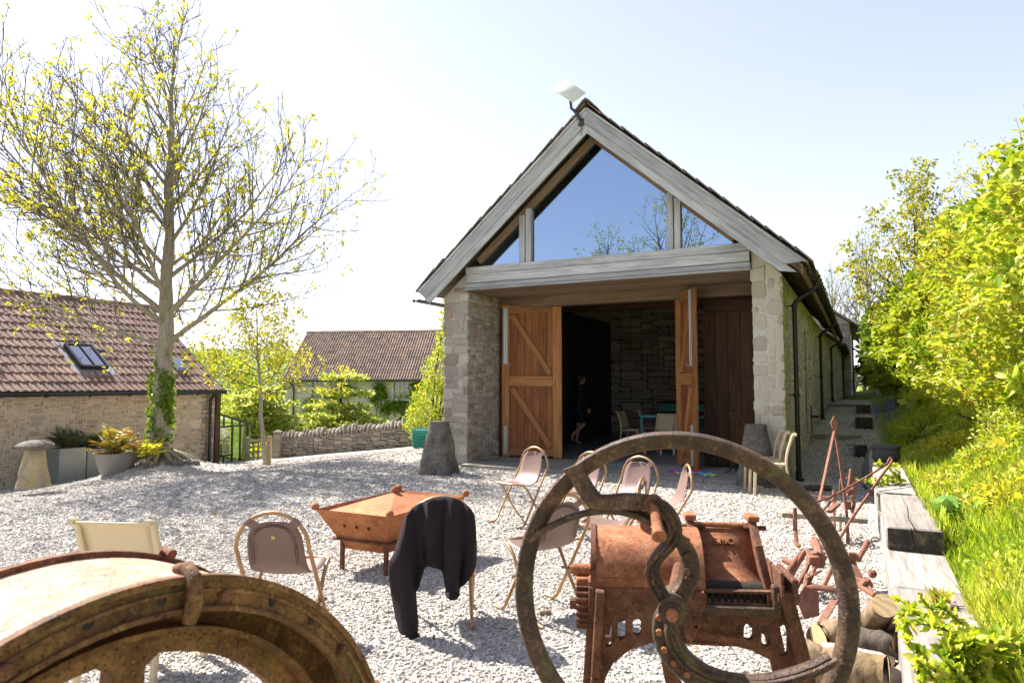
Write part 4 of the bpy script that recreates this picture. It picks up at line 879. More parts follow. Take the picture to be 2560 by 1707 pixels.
# ---- low dry-stone wall with upright copings
wa, wb = at_y(700, 1152, 19.5), at_y(1050, 1118, 19.1)
wb2 = wa + (wb - wa) * 1.02; wd_ = (wb2 - wa); WL = Vector((wd_.x, wd_.y, 0)).length; wx = Vector((wd_.x, wd_.y, 0)).normalized(); wn = Vector((wx.y, -wx.x, 0))
dry = thing('dry_stone_wall', 'low dry-stone wall with jagged upright coping stones across the yard', 'wall', wa)
sl_ = wd_.z / WL; rng = random.Random(31); bz = lambda x: -.12 + sl_ * x; DH = .60
core = MB().add([wx * x + wn * y + Vector((0, 0, bz(x) - .2 if z == 0 else bz(x) + .12 + DH)) for x in (0, WL) for y in (-.02, -.34) for z in (0, 1)], [(0, 1, 5, 4), (2, 6, 7, 3), (1, 3, 7, 5), (0, 2, 3, 1), (4, 5, 7, 6)]).build('core', 'mortar_dark', dry)
mbs = []
for c in pack(WL, DH + .12, .075, .042, (2, 3, 3, 4, 5), (1, 1, 2, 2, 3), rng):
    mb = MB(); o_ = wx * 0 + Vector((0, 0, bz((c[0] + c[1]) / 2))); stone(mb, *c, .03, o_, wx, wn, Z_, rng, joint=.004, rough=.35); mb.build('stone', 'stone_dry', dry)
x = .0
while x < WL:
    w_ = rng.uniform(.07, .15); h_ = rng.uniform(.16, .30); mb = MB(); rot = Matrix.Rotation(math.atan2(wx.y, wx.x), 3, 'Z') @ Matrix.Rotation(rng.uniform(-.25, .35), 3, 'Y')
    mb.ball((0, 0, 0), .5, 10, (w_ * 1.15, .40, h_ * 1.35), .35, rng.random()); mb.v = [tuple(rot @ Vector(v) + wx * (x + w_ / 2) - wn * .16 + Vector((0, 0, bz(x) + .12 + DH + h_ * .33))) for v in mb.v]
    mb.build('coping_stone', 'stone_dry', dry, smooth=40); x += w_ * .98
# ================================================================== the cottage
CY = 42.0; C_RZ = R_(-7)
cl_ = at_y(715, 946.7, CY); cx_ = Vector((math.cos(C_RZ), math.sin(C_RZ), 0)); CB = -3.4
cot = thing('stone_cottage', 'pale stone cottage with a long brown tiled roof below the yard', 'cottage', (cl_.x, cl_.y, CB), C_RZ)
CH = cl_.z - CB; CW = 12.6; rng = random.Random(41)
CIV = (Matrix.Translation((cl_.x, cl_.y, CB)) @ Matrix.Rotation(C_RZ, 4, 'Z')).inverted(); cn = Matrix.Rotation(C_RZ, 3, 'Z') @ Y_
def cl2(x, y): p = CIV @ at_pl(480 + x / 3.36, 780 + y / 3.36, (cl_.x, cl_.y, CB), cn); return p.x, p.z
w1 = (cl2(1003, 575), cl2(1122, 720)); w2 = (cl2(1690, 560), cl2(1822, 728)); dr = (cl2(1702, 860), cl2(1800, 1020))
hol = []
for (a, b_) in (w1, w2): hol.append([(a[0], b_[1]), (b_[0], b_[1]), (b_[0], a[1]), (a[0], a[1])])
dx0, dx1 = dr[0][0], dr[0][0] + 1.15; dzt = dr[0][1]; arch = [(dx0, .4)] + [(dx0, dzt - .55)] + [((dx0 + dx1) / 2 - math.cos(a) * (dx1 - dx0) / 2, dzt - .55 + math.sin(a) * .55) for a in np.linspace(.2, math.pi - .2, 9)] + [(dx1, dzt - .55), (dx1, .4)]
hol.append(arch)
cw = MB().plate([(0, 0), (CW, 0), (CW, CH), (0, CH)], .45, Matrix.Translation((0, .24, 0)), hol).build('wall', 'mortar_pale', cot)
def incut(c):
    x, z = (c[0] + c[1]) / 2, (c[2] + c[3]) / 2
    for h_ in hol:
        xs = [p[0] for p in h_]; zs = [p[1] for p in h_]
        if min(xs) - .12 < x < max(xs) + .12 and min(zs) - .06 < z < max(zs) + .06: return False
    return True
masonry(pack(CW, CH, .14, .075, (2, 3, 3, 4), (1, 1, 2, 2), rng), Vector((0, .02, 0)), X_, -Y_, Z_, 'stone_cottage', cw, rng, .015, 120, .01, cut=incut)
MB().plate([(0, 0), (6.6, 0), (6.6, CH), (3.3, CH + 2.9), (0, CH)], .4, Matrix.Translation((.2, .02, 0)) @ Matrix.Rotation(R_(90), 4, 'Z')).build('gable_wall', 'mortar_pale', cot)
CP = math.atan2(2.95, 3.3); crs = Vector((0, math.cos(CP), math.sin(CP))); crn = Vector((0, -math.sin(CP), math.cos(CP))); CRL = 4.75; CO = Vector((-.15, -.28, CH - .06))
V = [CO + Vector((x, 0, 0)) + crs * t + crn * h for x in (0, CW + .3) for t in (.03, CRL) for h in (-.06, -.02)]
cdk = MB().add(V, [(0, 1, 3, 2), (4, 6, 7, 5), (0, 4, 5, 1), (2, 3, 7, 6), (1, 5, 7, 3), (0, 2, 6, 4)]).build('roof', 'mortar_dark', cot)
MB().add([Vector((x, y, z)) for x in (-.15, CW + .15) for y, z in ((6.8, CH - .1), (CO.y + crs.y * CRL, CO.z + crs.z * CRL))], [(0, 1, 3, 2)]).build('roof', 'cottage_tile', cot)
tiled_roof(CO, X_, crs, crn, CW + .3, CRL, .335, .31, 'cottage_tile', cdk, rng, 300, None, order=lambda x, t: t, hh=.06)
for x in np.arange(-.15, CW, .5): c = CO + crs * CRL; MB().tube([(x, c.y, c.z - .02), (x + .48, c.y, c.z - .02)], .13, 8, rnd=rng.random()).build('ridge_tile', 'cottage_tile', cot, smooth=40)
mb = MB(); mb.tube([(-.1, -.34, CH - .1), (CW, -.34, CH - .1)], .07, 8); mb.build('gutter', 'black_iron', cot, smooth=40)
plank('fascia', (0, -.2, CH - .12), (CW, -.2, CH - .12), .1, .16, 'sage_paint', cot)
pp = cl2(862, 600)[0]; MB().tube([(pp - .2, -.34, CH - .12), (pp, -.12, CH - .5), (pp, -.1, CH - .8), (pp, -.1, .0)], .05, 8).build('downpipe', 'black_iron', cot, smooth=40)
for (a, b_) in (w1, w2):
    x0, x1, z0, z1 = a[0], b_[0], b_[1], a[1]; fr = MB()
    for p, q_, s in (((x0, z0), (x1, z0), .12), ((x0, z1), (x1, z1), .12), ((x0, z0), (x0, z1), .14), ((x1, z0), (x1, z1), .14), ((x0, (z0 + z1) / 2), (x1, (z0 + z1) / 2), .07)): fr.bar(D3(p, .12), D3(q_, .12), .08, s, (0, 1, 0))
    for t in (.36, .64): x = f(t, x0, x1); fr.bar((x, .12, z0), (x, .12, z1), .05, .035, (0, 1, 0))
    for t in (.25, .75): z = f(t, z0, z1); fr.bar((x0, .12, z), (x1, .12, z), .05, .03, (0, 1, 0))
    wf = fr.build('window', 'sage_paint', cot); MB().box(((x0 + x1) / 2, .15, (z0 + z1) / 2), (x1 - x0, .01, z1 - z0), None, .001).build('pane', 'glass_window', wf)
    MB().box(((x0 + x1) / 2, -.02, z0 - .07), (x1 - x0 + .3, .3, .1), None, .01).build('sill', 'sage_paint', wf)
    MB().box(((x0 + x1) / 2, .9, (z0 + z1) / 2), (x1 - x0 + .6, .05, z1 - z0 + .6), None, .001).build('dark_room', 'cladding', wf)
for i in range(5): x = f((i + .5) / 5, dx0, dx1); plank('door_board', (x, .14, .3), (x, .14, dzt - .02 - .9 * abs((i + .5) / 5 - .5) ** 1.6), .04, (dx1 - dx0) / 5 - .008, 'post_wood', cot, (1, 0, 0))
MB().rail([Vector((p[0], -.02, p[1])) for p in arch], .22, .12, (0, 1, 0)).build('door_surround', 'mortar_pale', cot)
MB().tube([(dx1 - .3, .08, 1.7), (dx1 - .25, .08, 1.62), (dx1 - .3, .08, 1.54), (dx1 - .35, .08, 1.62)], .02, 6, closed=True).build('door_ring', 'black_iron', cot)
# ================================================================== yard furniture and implements
def P_(c, o, s): return lambda x, y: (o[0] + x / s, o[1] + y / s)
k7 = P_(0, (1260, 1060), 2.424); k5 = P_(0, (1200, 1100), 3.408); k6 = P_(0, (740, 1180), 3.266); kr = P_(0, (1900, 1040), 3.0167); k8 = P_(0, (1880, 960), 2.0985); kb = P_(0, (1900, 1400), 3.564)
def arc_pts(c, r, a0, a1, n): return [(c[0] + r * math.cos(a0 + (a1 - a0) * i / n), c[1] + r * math.sin(a0 + (a1 - a0) * i / n)) for i in range(n + 1)]
def smooth_path(P, n=6):
    """Catmull-Rom through the points"""
    P = [Vector(p) for p in P]; Q = [P[0] * 2 - P[1]] + P + [P[-1] * 2 - P[-2]]; out = []
    for i in range(1, len(Q) - 2):
        for k in range(n):
            t = k / n; a, b_, c, d = Q[i - 1], Q[i], Q[i + 1], Q[i + 2]
            out.append(.5 * ((2 * b_) + (c - a) * t + (2 * a - 5 * b_ + 4 * c - d) * t * t + (3 * b_ - a - 3 * c + d) * t ** 3))
    return out + [P[-1]]
# ---- tubular steel chair: hoop back running down to the front feet, seat tube running down to the back feet
def tube_chair(label):
    t = thing('steel_chair', label, 'chair'); r = .0115
    top = [(.205 * math.cos(a), -.20 - .012 * math.sin(a), .60 + .195 * math.sin(a)) for a in np.linspace(0, math.pi, 15)]
    side = lambda s: [(s * .208, -.155, .53), (s * .212, -.03, .33), (s * .215, .10, .13), (s * .216, .155, .045), (s * .216, .20, .014), (s * .216, .285, .013)]
    MB().tube(list(reversed(side(1))) + top + side(-1), r, 9).build('back_hoop', 'chair_tube', t, smooth=60)
    st = lambda s: [(s * .10, .245, .445), (s * .155, .24, .445), (s * .180, .21, .44), (s * .186, .15, .425), (s * .190, .09, .375), (s * .192, .02, .26), (s * .193, -.10, .10), (s * .194, -.15, .04), (s * .194, -.19, .013), (s * .194, -.235, .012)]
    MB().tube(list(reversed(st(1))) + st(-1), r, 9).build('seat_tube', 'chair_tube', t, smooth=60)
    mb = MB()
    for s in (-1, 1): mb.tube([(s * .185, .065, .255), (s * .225, .055, .255)], .009, 8); mb.tube([(s * .19, -.02, .19), (s * .215, .06, .19)], .006, 6) if 0 else None
    mb.build('pivot', 'chair_tube', t)
    for s in (-1, 1): MB().bar((s * .085, -.185, .705), (s * .140, -.208, .745), .05, .004, (0, 1, .1), .001).build('strap', 'chair_plate', t)
    for s in (-1, 1): a = .8; MB().tube([(s * .205 * math.cos(b_), -.20 - .012 * math.sin(b_), .60 + .195 * math.sin(b_)) for b_ in (.72, .8, .88, .96)], .0145, 9).build('clip', 'chair_plate', t, smooth=60)
    # sheet back and seat pressed from one plate: profile (y, z, half width)
    prof = [(-.185, .745, .02), (-.184, .740, .07), (-.182, .725, .108), (-.178, .70, .135), (-.172, .665, .152), (-.158, .61, .160), (-.138, .55, .163), (-.115, .50, .165), (-.085, .46, .168), (-.045, .437, .172), (.01, .428, .176), (.08, .432, .180), (.16, .441, .178), (.215, .452, .165), (.25, .455, .13), (.262, .449, .12), (.262, .436, .115)]
    V = []; Fs = []; n = 8
    for y, z, h in prof:
        for i in range(n + 1): x = -1 + 2 * i / n; V.append((x * h, y - .012 * (1 - x * x) * (1 if z > .48 else 0), z - .014 * (1 - x * x) * (1 if z < .46 else 0)))
    m_ = n + 1
    for j in range(len(prof) - 1):
        for i in range(n): Fs.append((j * m_ + i, j * m_ + i + 1, (j + 1) * m_ + i + 1, (j + 1) * m_ + i))
    pl = MB().add(V, Fs).build('seat_plate', 'chair_plate', t, smooth=60); md = pl.modifiers.new('thick', 'SOLIDIFY'); md.thickness = .003
    for k in (.80, .72):
        line = [(-.163 * k, -.128, .50)] + [(-.163 * k, -.168, .62)] + [(math.cos(a) * -.163 * k, -.172 - .012, .63 + math.sin(a) * .098 * (1 if k > .75 else .9)) for a in np.linspace(0, math.pi, 11)] + [(.163 * k, -.168, .62), (.163 * k, -.128, .50)]
        MB().tube([(x, y - .016, z) for x, y, z in line], .002, 4).build('pressed_line', 'dark_iron', t)
    mb = MB().ball((0, -.190, .655), .013, 8, (1, .3, 1)); mb.build('emblem', 'emblem', t, smooth=60)
    return t
CH = [('steel_chair A', 'brown steel chair with a dark fleece over its back', (-.46, 4.46), (-.12, 1), 0),
      ('', 'lone brown steel chair by the roller, its rounded back to the camera', (-1.30, 4.0), (.06, 1), 0),
      ('', 'brown steel chair on open gravel before the left door, facing the fire pit', (.10, 7.45), (-.72, -.69), 0),
      ('', 'brown steel chair mostly hidden by the upper left of the flywheel rim', (.66, 6.95), (-.70, -.60), 0),
      ('', 'brown steel chair facing the yard with another chair right in front of it', (1.10, 6.55), (-.66, -.66), 0),
      ('', 'brown steel chair with a gold emblem seen through the flywheel spokes', (.22, 4.58), (-.56, .83), 0),
      ('', 'brown steel chair half turned away just behind the rust drum', (.80, 5.35), (-.93, .36), 0),
      ('', 'brown steel chair standing edge-on before the swung-out door leaf', (1.33, 6.05), (-.97, .05), 0)]
ch0 = None
for nm, lb, (x, y), (fx, fy), _ in CH:
    if ch0 is None: c_ = ch0 = tube_chair(lb)
    else: c_ = copy_tree(ch0)
    c_['label'] = lb; c_['group'] = 'steel chairs round the fire pit'; c_.location = (x, y, float(gz(x, y)) + .004); c_.rotation_euler = (0, 0, math.atan2(-fx, fy))
# ---- fleece over the first chair
def fleece():
    cols = [  # s, five points down the cloth in crop pixels (top to bottom), fold depth
        [(872, 470), (800, 660), (748, 780), (790, 1100), (858, 1385)], [(885, 430), (850, 620), (830, 800), (850, 1100), (905, 1400)], [(905, 392), (880, 600), (890, 800), (905, 1080), (960, 1385)],
        [(935, 352), (915, 560), (930, 800), (955, 1080), (1008, 1345)], [(960, 330), (945, 540), (955, 760), (965, 920), (985, 1080)], [(985, 312), (975, 500), (990, 700), (990, 850), (962, 1000)],
        [(1015, 295), (1020, 480), (1032, 640), (1040, 760), (1012, 940)], [(1040, 285), (1045, 470), (1050, 600), (1052, 690), (1045, 770)], [(1075, 270), (1078, 450), (1080, 580), (1080, 680), (1082, 765)], [(1120, 258), (1120, 430), (1120, 560), (1120, 680), (1120, 785)],
        [(1160, 252), (1165, 430), (1165, 560), (1165, 680), (1160, 792)], [(1200, 248), (1200, 430), (1205, 600), (1210, 720), (1205, 800)], [(1225, 248), (1220, 450), (1222, 650), (1222, 850), (1222, 1000)], [(1255, 250), (1262, 470), (1262, 680), (1262, 880), (1262, 1032)],
        [(1290, 256), (1298, 480), (1298, 690), (1300, 880), (1300, 1038)], [(1325, 272), (1335, 480), (1340, 690), (1335, 870), (1330, 1030)], [(1360, 290), (1380, 480), (1370, 690), (1340, 850), (1330, 940)], [(1400, 320), (1430, 470), (1420, 660), (1390, 820), (1370, 925)],
        [(1435, 362), (1455, 480), (1455, 640), (1440, 780), (1415, 885)], [(1460, 410), (1470, 500), (1477, 620), (1476, 700), (1470, 770)]]
    t = thing('fleece_jacket', 'dark brown fleece draped over a chair back, sleeves hanging down', 'jacket', (-.46, 4.3, 0)); N = 16; V = []
    dep = [.02, -.03, -.055, -.03, .03, .045, -.01, .03, -.035, -.03, -.02, .02, -.01, -.05, -.05, -.005, .04, -.02, -.04, .0]
    grid = []
    for ci, c in enumerate(cols):
        pts = smooth_path([Vector((x, y, 0)) for x, y in c], 4); col = []
        for j, p in enumerate(pts):
            tt = j / (len(pts) - 1); Y = 4.185 + dep[ci] * (.25 + .75 * min(1, tt * 2)) * 1.35 - .05 * math.sin(min(1, tt * 1.6) * math.pi) * .6 + .012 * math.sin(ci * 2.1 + tt * 9)
            col.append(at_y(*k6(p.x, p.y - 34 * max(0, 1 - tt * 2.5)), Y) - t.location)
        grid.append(col)
    # back hangs on the pit side too
    nr = len(grid[0]); V = []
    for c in grid: V += [c[0] + Vector((0, .075, -.20)), c[0] + Vector((0, .06, -.09)), c[0] + Vector((0, .045, -.015)), c[0] + Vector((0, .02, .008))] + c
    m_ = nr + 4; Fs = [(i * m_ + j, (i + 1) * m_ + j, (i + 1) * m_ + j + 1, i * m_ + j + 1) for i in range(len(grid) - 1) for j in range(m_ - 1)]
    for ca, cb in ((0, 3), (12, 15)):   # turned cuffs
        MB().rail([grid[i][-1] + Vector((0, -.012, .014)) for i in range(ca, cb + 1)], .034, .022, (0, 1, 0)).build('cuff', 'fleece', t, smooth=60)
    for ci in (4, 11, 16): MB().tube([p + Vector((0, -.010, 0)) for p in grid[ci][1:-1]], .0028, 5).build('seam', 'fleece', t, smooth=60)
    o = MB().add(V, [f[::-1] for f in Fs]).build('cloth', 'fleece', t, smooth=80); s = o.modifiers.new('thick', 'SOLIDIFY'); s.thickness = .012; s.offset = 0; b = o.modifiers.new('soft', 'SUBSURF'); b.levels = b.render_levels = 1
fleece()
# ---- cream stacking chair seen from behind
def cream_chair(name, label, cat, slat=False, mat='cream_plastic', group=None, W=.20):
    t = thing(name, label, cat, group=group)
    for s in (-1, 1):
        MB().rail(smooth_path([(s * W, -.25, .0), (s * W, -.22, .25), (s * W, -.195, .42), (s * W, -.215, .60), (s * W, -.265, .76), (s * W, -.275, .80), (s * W, -.295, .825), (s * W, -.335, .83)], 4), .032, .032, (1, 0, 0)).build('back_leg', mat, t, smooth=40)
        MB().bar((s * W, .21, 0), (s * W, .19, .43), .035, .035).build('front_leg', mat, t); MB().bar((s * W, -.20, .425), (s * W, .21, .435), .03, .03).build('seat_rail', mat, t)
    if slat:
        for i in range(6): plank('slat', (-W + .02, -.15 + i * .068, .437), (W - .02, -.15 + i * .068, .437), .058, .018, mat, t)
        for z, y in ((.50, -.20), (.60, -.215), (.70, -.245)): plank('back_slat', (-W + .02, y, z), (W - .02, y, z), .018, .07, mat, t)
    else:
        prof = [(-.19, .47), (-.192, .53), (-.208, .60), (-.232, .68), (-.258, .75), (-.272, .79), (-.292, .815), (-.325, .825)]; n = 6
        V = [((-1 + 2 * i / n) * (W - .004), y - .010 * (1 - (-1 + 2 * i / n) ** 2), z) for y, z in prof for i in range(n + 1)]
        o = MB().add(V, [(j * 7 + i, j * 7 + i + 1, j * 7 + i + 8, j * 7 + i + 7) for j in range(len(prof) - 1) for i in range(n)]).build('back_panel', mat, t, smooth=60); o.modifiers.new('t', 'SOLIDIFY').thickness = .008
        MB().box((0, .0, .43), (W * 2 - .03, .40, .012), None, .004).build('seat', 'cream_dark' if mat == 'cream_plastic' else mat, t)
    return t
c_ = cream_chair('cream_chair', 'plain cream chair with a flat full back beside the roller', 'chair'); c_.location = (-1.93, 3.70, 0); c_.rotation_euler = (0, 0, R_(-6))
for i, lb in enumerate(('nearest of three slatted tan chairs nested in a row by the right pier', 'middle of three slatted tan chairs nested in a row by the right pier', 'rearmost of three slatted tan chairs nested in a row by the right pier')):
    if i == 0: s0 = c_ = cream_chair('slatted_chair', lb, 'chair', True, 'chair_cream', W=.17)
    else: c_ = copy_tree(s0)
    c_['label'] = lb; c_['group'] = 'nested tan chairs'; c_.location = (3.52 + .05 * i, 9.38 + .34 * i, .004); c_.rotation_euler = (0, 0, R_(69))
# ---- fire pit
pit = thing('fire_pit', 'square rusty steel fire pit with a pyramid lid and ball corners', 'fire pit', (-1.0, 5.90, 0), -AZ)
hx, hy, zr = .37, .56, .50; bx, by, zb_ = .20, .38, .17
def frustum(mb, a, b_, z0, z1, flip=False):
    V = [(sx * a[0], sy * a[1], z0) for sx, sy in ((-1, -1), (1, -1), (1, 1), (-1, 1))] + [(sx * b_[0], sy * b_[1], z1) for sx, sy in ((-1, -1), (1, -1), (1, 1), (-1, 1))]
    Fs = [(i, (i + 1) % 4, 4 + (i + 1) % 4, 4 + i) for i in range(4)]; mb.add(V, [f[::-1] for f in Fs] if flip else Fs); return mb
bowl = frustum(MB(), (bx, by), (hx, hy), zb_, zr); frustum(bowl, (bx - .006, by - .006), (hx - .006, hy - .006), zb_, zr, True); bowl.add([(-bx, -by, zb_), (bx, -by, zb_), (bx, by, zb_), (-bx, by, zb_)], [(3, 2, 1, 0)]); bo = bowl.build('bowl', 'rust_pit', pit)
for x in (-.12, 0, .12): MB().lathe([(.016, 0), (.014, .004), (.0005, .004)], 12, Matrix.Translation((x, -hy + .066 - .002, zr - .12)) @ Matrix.Rotation(R_(115), 4, 'X')).build('vent_hole', 'dark_iron', bo)
lid = MB().add([(-hx + .03, -hy + .03, zr - .03), (hx - .03, -hy + .03, zr - .03), (hx - .03, hy - .03, zr - .03), (-hx + .03, hy - .03, zr - .03), (0, 0, zr + .085)], [(0, 1, 4), (1, 2, 4), (2, 3, 4), (3, 0, 4)]).build('lid', 'rust_pit', pit)
for p in ((-hx, -hy), (hx, -hy), (hx, hy), (-hx, hy)): MB().ball((p[0], p[1], zr + .02), .032, 12, jit=.15).build('corner_ball', 'rust_orange', pit, smooth=50)
MB().ball((0, 0, zr + .105), .032, 12, jit=.15).build('lid_knob', 'rust_orange', pit, smooth=50)
mb = MB(); q = [(-bx - .07, -by - .075, .26), (bx + .07, -by - .075, .26), (bx + .07, by + .075, .26), (-bx - .07, by + .075, .26)]
for i in range(4): mb.bar(q[i], q[(i + 1) % 4], .025, .018)
for sx in (-1, 1): mb.bar((sx * (bx + .07) - .06, -by - .07, .255), (sx * (bx + .07) + .06, -by - .07, .255), .02, .018) if 0 else None
mb.build('cradle', 'rust_brown', pit)
for sx in (-1, 1):
    for sy in (-1, 1): MB().bar((sx * (bx + .02), sy * (by + .02), 0), (sx * (bx + .02), sy * (by + .02), .26), .032, .032).build('leg', 'rust_brown', pit)
for s in (-1, 1): MB().tube([(s * (hx - .07) + s * .012, .085 * math.cos(a) - .1, .40 + .075 * math.sin(a)) for a in np.linspace(0, 2 * math.pi, 17)[:-1]], .009, 6, closed=True).build('ring_handle', 'rust_brown', pit, smooth=60)
# ---- chaff cutter: body
YAW = R_(-7)
mac = thing('chaff_cutter', 'rusty cast-iron chaff cutter with a big spoked flywheel', 'machine', (.42, 2.32, 0), YAW)
MI = (Matrix.Translation((.42, 2.32, 0)) @ Matrix.Rotation(YAW, 4, 'Z')).inverted(); mn = Matrix.Rotation(YAW, 3, 'Z') @ Y_
def ml(x, y, off=0.0): p = MI @ at_pl(*k7(x, y), Vector((.42, 2.32, 0)) + mn * off, mn); return (p.x, p.z)
out = [ml(*p) for p in ((520, 985), (1745, 1012), (1860, 1440), (2060, 2400), (1925, 2400), (1800, 1660), (1745, 1520), (1650, 1440), (1500, 1365), (1350, 1322), (1200, 1302), (1050, 1298), (900, 1312), (760, 1360), (660, 1440), (610, 1540), (590, 1700), (560, 2420), (430, 2420), (490, 1500))]
def slot(x0, x1, y0, y1):
    r = (x1 - x0) / 2; return [ml((x0 + x1) / 2 + r * math.cos(a), y0 + r - r * math.sin(a)) for a in np.linspace(0, math.pi, 7)] + [ml((x0 + x1) / 2 + r * math.cos(a), y1 - r - r * math.sin(a)) for a in np.linspace(math.pi, 2 * math.pi, 7)]
opening = [ml(*p) for p in ((1212, 1012), (1600, 1022), (1600, 1096), (1212, 1090))]
slots = [slot(*s) for s in ((612, 652, 1168, 1342), (690, 735, 1170, 1298), (780, 830, 1172, 1272), (1450, 1506, 1200, 1300), (1555, 1612, 1206, 1338), (1655, 1716, 1210, 1398))]
MB().plate(out, .022, None, slots + [opening]).build('front_casting', 'rust_brown', mac)
out2 = [ml(x, y) for x, y in ((520, 985), (1745, 1012), (2060, 2400), (1925, 2400), (1745, 1520), (1500, 1365), (1050, 1298), (660, 1440), (560, 2420), (430, 2420))]
MB().plate(out2, .022, Matrix.Translation((0, .36, 0)), slots[:0]).build('back_casting', 'rust_brown', mac)
A0, A1 = ml(520, 985), ml(1745, 1012)
for a, b_ in (((520, 985), (490, 1500)), ((490, 1500), (430, 2420)), ((1745, 1012), (1860, 1440)), ((1860, 1440), (2060, 2400))):
    pa, pb = ml(*a), ml(*b_); MB().bar((pa[0] + (.035 if a[0] < 900 else -.035), -.018, pa[1]), (pb[0] + (.035 if a[0] < 900 else -.035), -.018, pb[1]), .03, .065, (0, 1, 0)).build('leg_flange', 'rust_brown', mac)
mb = MB()
for x in (A0[0] + .01, A1[0] - .01): mb.box((x, .18, A0[1] - .03), (.03, .34, .09))
mb.tube([(A0[0], .18, .32), (A1[0] + .05, .18, .30)], .012, 8); mb.tube([(A0[0] + .05, .3, .55), (A1[0] - .05, .3, .55)], .01, 8); mb.build('tie_rods', 'rust_brown', mac)
# hood
hx0, hx1 = ml(548, 900, .16)[0], ml(1178, 900, .16)[0]; hr = .165; hz = A0[1] + .005
def cyl(x0, x1, r, a0, a1, th, yc, zc, n=20):
    mb = MB(); V = []
    for rr in (r, r - th):
        for x in (x0, x1):
            for i in range(n + 1): a = a0 + (a1 - a0) * i / n; V.append((x, yc - rr * math.cos(a), zc + rr * math.sin(a)))
    m_ = n + 1; Fs = []
    for i in range(n): Fs += [(i, i + 1, m_ + i + 1, m_ + i)[::-1], (2 * m_ + i, 2 * m_ + i + 1, 3 * m_ + i + 1, 3 * m_ + i), (i, i + 1, 2 * m_ + i + 1, 2 * m_ + i), (m_ + i, m_ + i + 1, 3 * m_ + i + 1, 3 * m_ + i)[::-1]]
    return mb.add(V, Fs)
cyl(hx0, hx1, hr, -.15, math.pi + .1, .008, hr, hz).build('hood', 'rust_orange', mac, smooth=40)
MB().box(((hx0 + hx1) / 2, .006, A0[1] - .012), (hx1 - hx0, .02, .09)).build('hood_skirt', 'rust_orange', mac)
cyl(hx0 - .012, hx0 + .006, hr + .006, -.2, math.pi + .1, .02, hr, hz).build('hood_edge', 'rust_brown', mac, smooth=40)
mb = MB(); mb.add([(hx0 + .002, hr - hr * math.cos(a), hz + hr * math.sin(a)) for a in np.linspace(0, math.pi, 14)], [tuple(range(14))]); mb.build('hood_end', 'rust_brown', mac)
bx_, bz_ = ml(853, 655, .16); mb = MB(); mb.tube([(bx_, .14, hz + hr - .01), (bx_, .14, hz + hr + .02)], .018, 12); mb.tube([(bx_, .14, hz + hr + .02), (bx_, .14, hz + hr + .03)], .03, 14); mb.build('oil_cup', 'rust_orange', mac, smooth=40)
# hopper to the right: side cheeks, curved throat, grating teeth
cx0, cx1 = ml(1190, 800, .05)[0], ml(1612, 800, .05)[0]
for x, ht in ((cx0, .175), (cx1, .175)):
    M90 = Matrix.Translation((x, 0, 0)) @ Matrix.Rotation(R_(90), 4, 'Z')
    MB().plate([(-.012, A0[1] - .10), (.03, A0[1] - .11), (.30, A0[1] + .02), (.34, A0[1] + ht), (.29, A0[1] + ht), (.10, A0[1] + .035), (-.012, A0[1] - .02)], .022, M90).build('hopper_cheek', 'rust_brown', mac)
    MB().box((x, .315, A0[1] + ht + .008), (.042, .07, .022)).build('cheek_cap', 'rust_orange', mac); MB().tube([(x - .03, .315, A0[1] + ht - .03), (x + .05, .315, A0[1] + ht - .03)], .009, 8).build('bolt', 'rust_brown', mac)
V = []; prof = [(.325, .150), (.32, .14), (.285, .115), (.255, .085), (.225, .055), (.195, .030), (.16, .012), (.12, .0), (.085, -.004), (.075, -.018), (.03, -.026), (.012, -.028)]
for y, z in prof: V += [(cx0 + .01, y, A0[1] + z), (cx1 - .01, y, A0[1] + z)]
thr = MB().add(V, [(2 * i, 2 * i + 2, 2 * i + 3, 2 * i + 1)[::-1] for i in range(len(prof) - 1)]).build('throat', 'rust_orange', mac, smooth=50); thr.modifiers.new('t', 'SOLIDIFY').thickness = -.008
MB().tube([(cx0, .325, A0[1] + .152), (cx1, .325, A0[1] + .152)], .010, 8).build('throat_lip', 'rust_orange', mac)
def emboss(txt, x, z, y, h, mat, rot, par, depth=.003):
    c = bpy.data.curves.new('lettering', 'FONT'); c.body = txt; c.size = h; c.extrude = depth; c.align_x = 'CENTER'; c.align_y = 'CENTER'; tmp = bpy.data.objects.new('tmp', c)
    dg = bpy.context.evaluated_depsgraph_get(); me = bpy.data.meshes.new_from_object(tmp); bpy.data.objects.remove(tmp); me.materials.clear(); me.materials.append(MT[mat])
    return obj('lettering', me, par, mtx=Matrix.Translation((x, y, z)) @ rot)
emboss('BMC', (cx0 + cx1) / 2 + .0, A0[1] + .103, .262, .036, 'rust_orange', Matrix.Rotation(R_(42), 4, 'X'), mac, .006)
lx, lz = ml(1290, 1265); emboss('DON, ENGLAND', lx, lz + .004, -.011, .020, 'rust_brown', Matrix.Rotation(R_(90), 4, 'X') @ Matrix.Rotation(R_(-5), 4, 'Z'), mac)
lx, lz = ml(905, 1270); emboss('RE', lx, lz, -.011, .022, 'rust_brown', Matrix.Rotation(R_(90), 4, 'X') @ Matrix.Rotation(R_(14), 4, 'Z'), mac)
ox0, ox1 = opening[0][0], opening[1][0]; oz0, oz1 = opening[2][1], opening[0][1]
for i in range(10): x = ox0 + (ox1 - ox0) * (i + .5) / 10; MB().lathe([(.011, 0), (.009, .025), (.002, .048)], 8, Matrix.Translation((x, .02, oz0 + .002))).build('tooth', 'dark_iron', mac)
MB().tube([(ox0, .07, (oz0 + oz1) / 2), (ox1, .07, (oz0 + oz1) / 2)], .035, 12).build('feed_roller', 'dark_iron', mac, smooth=40)
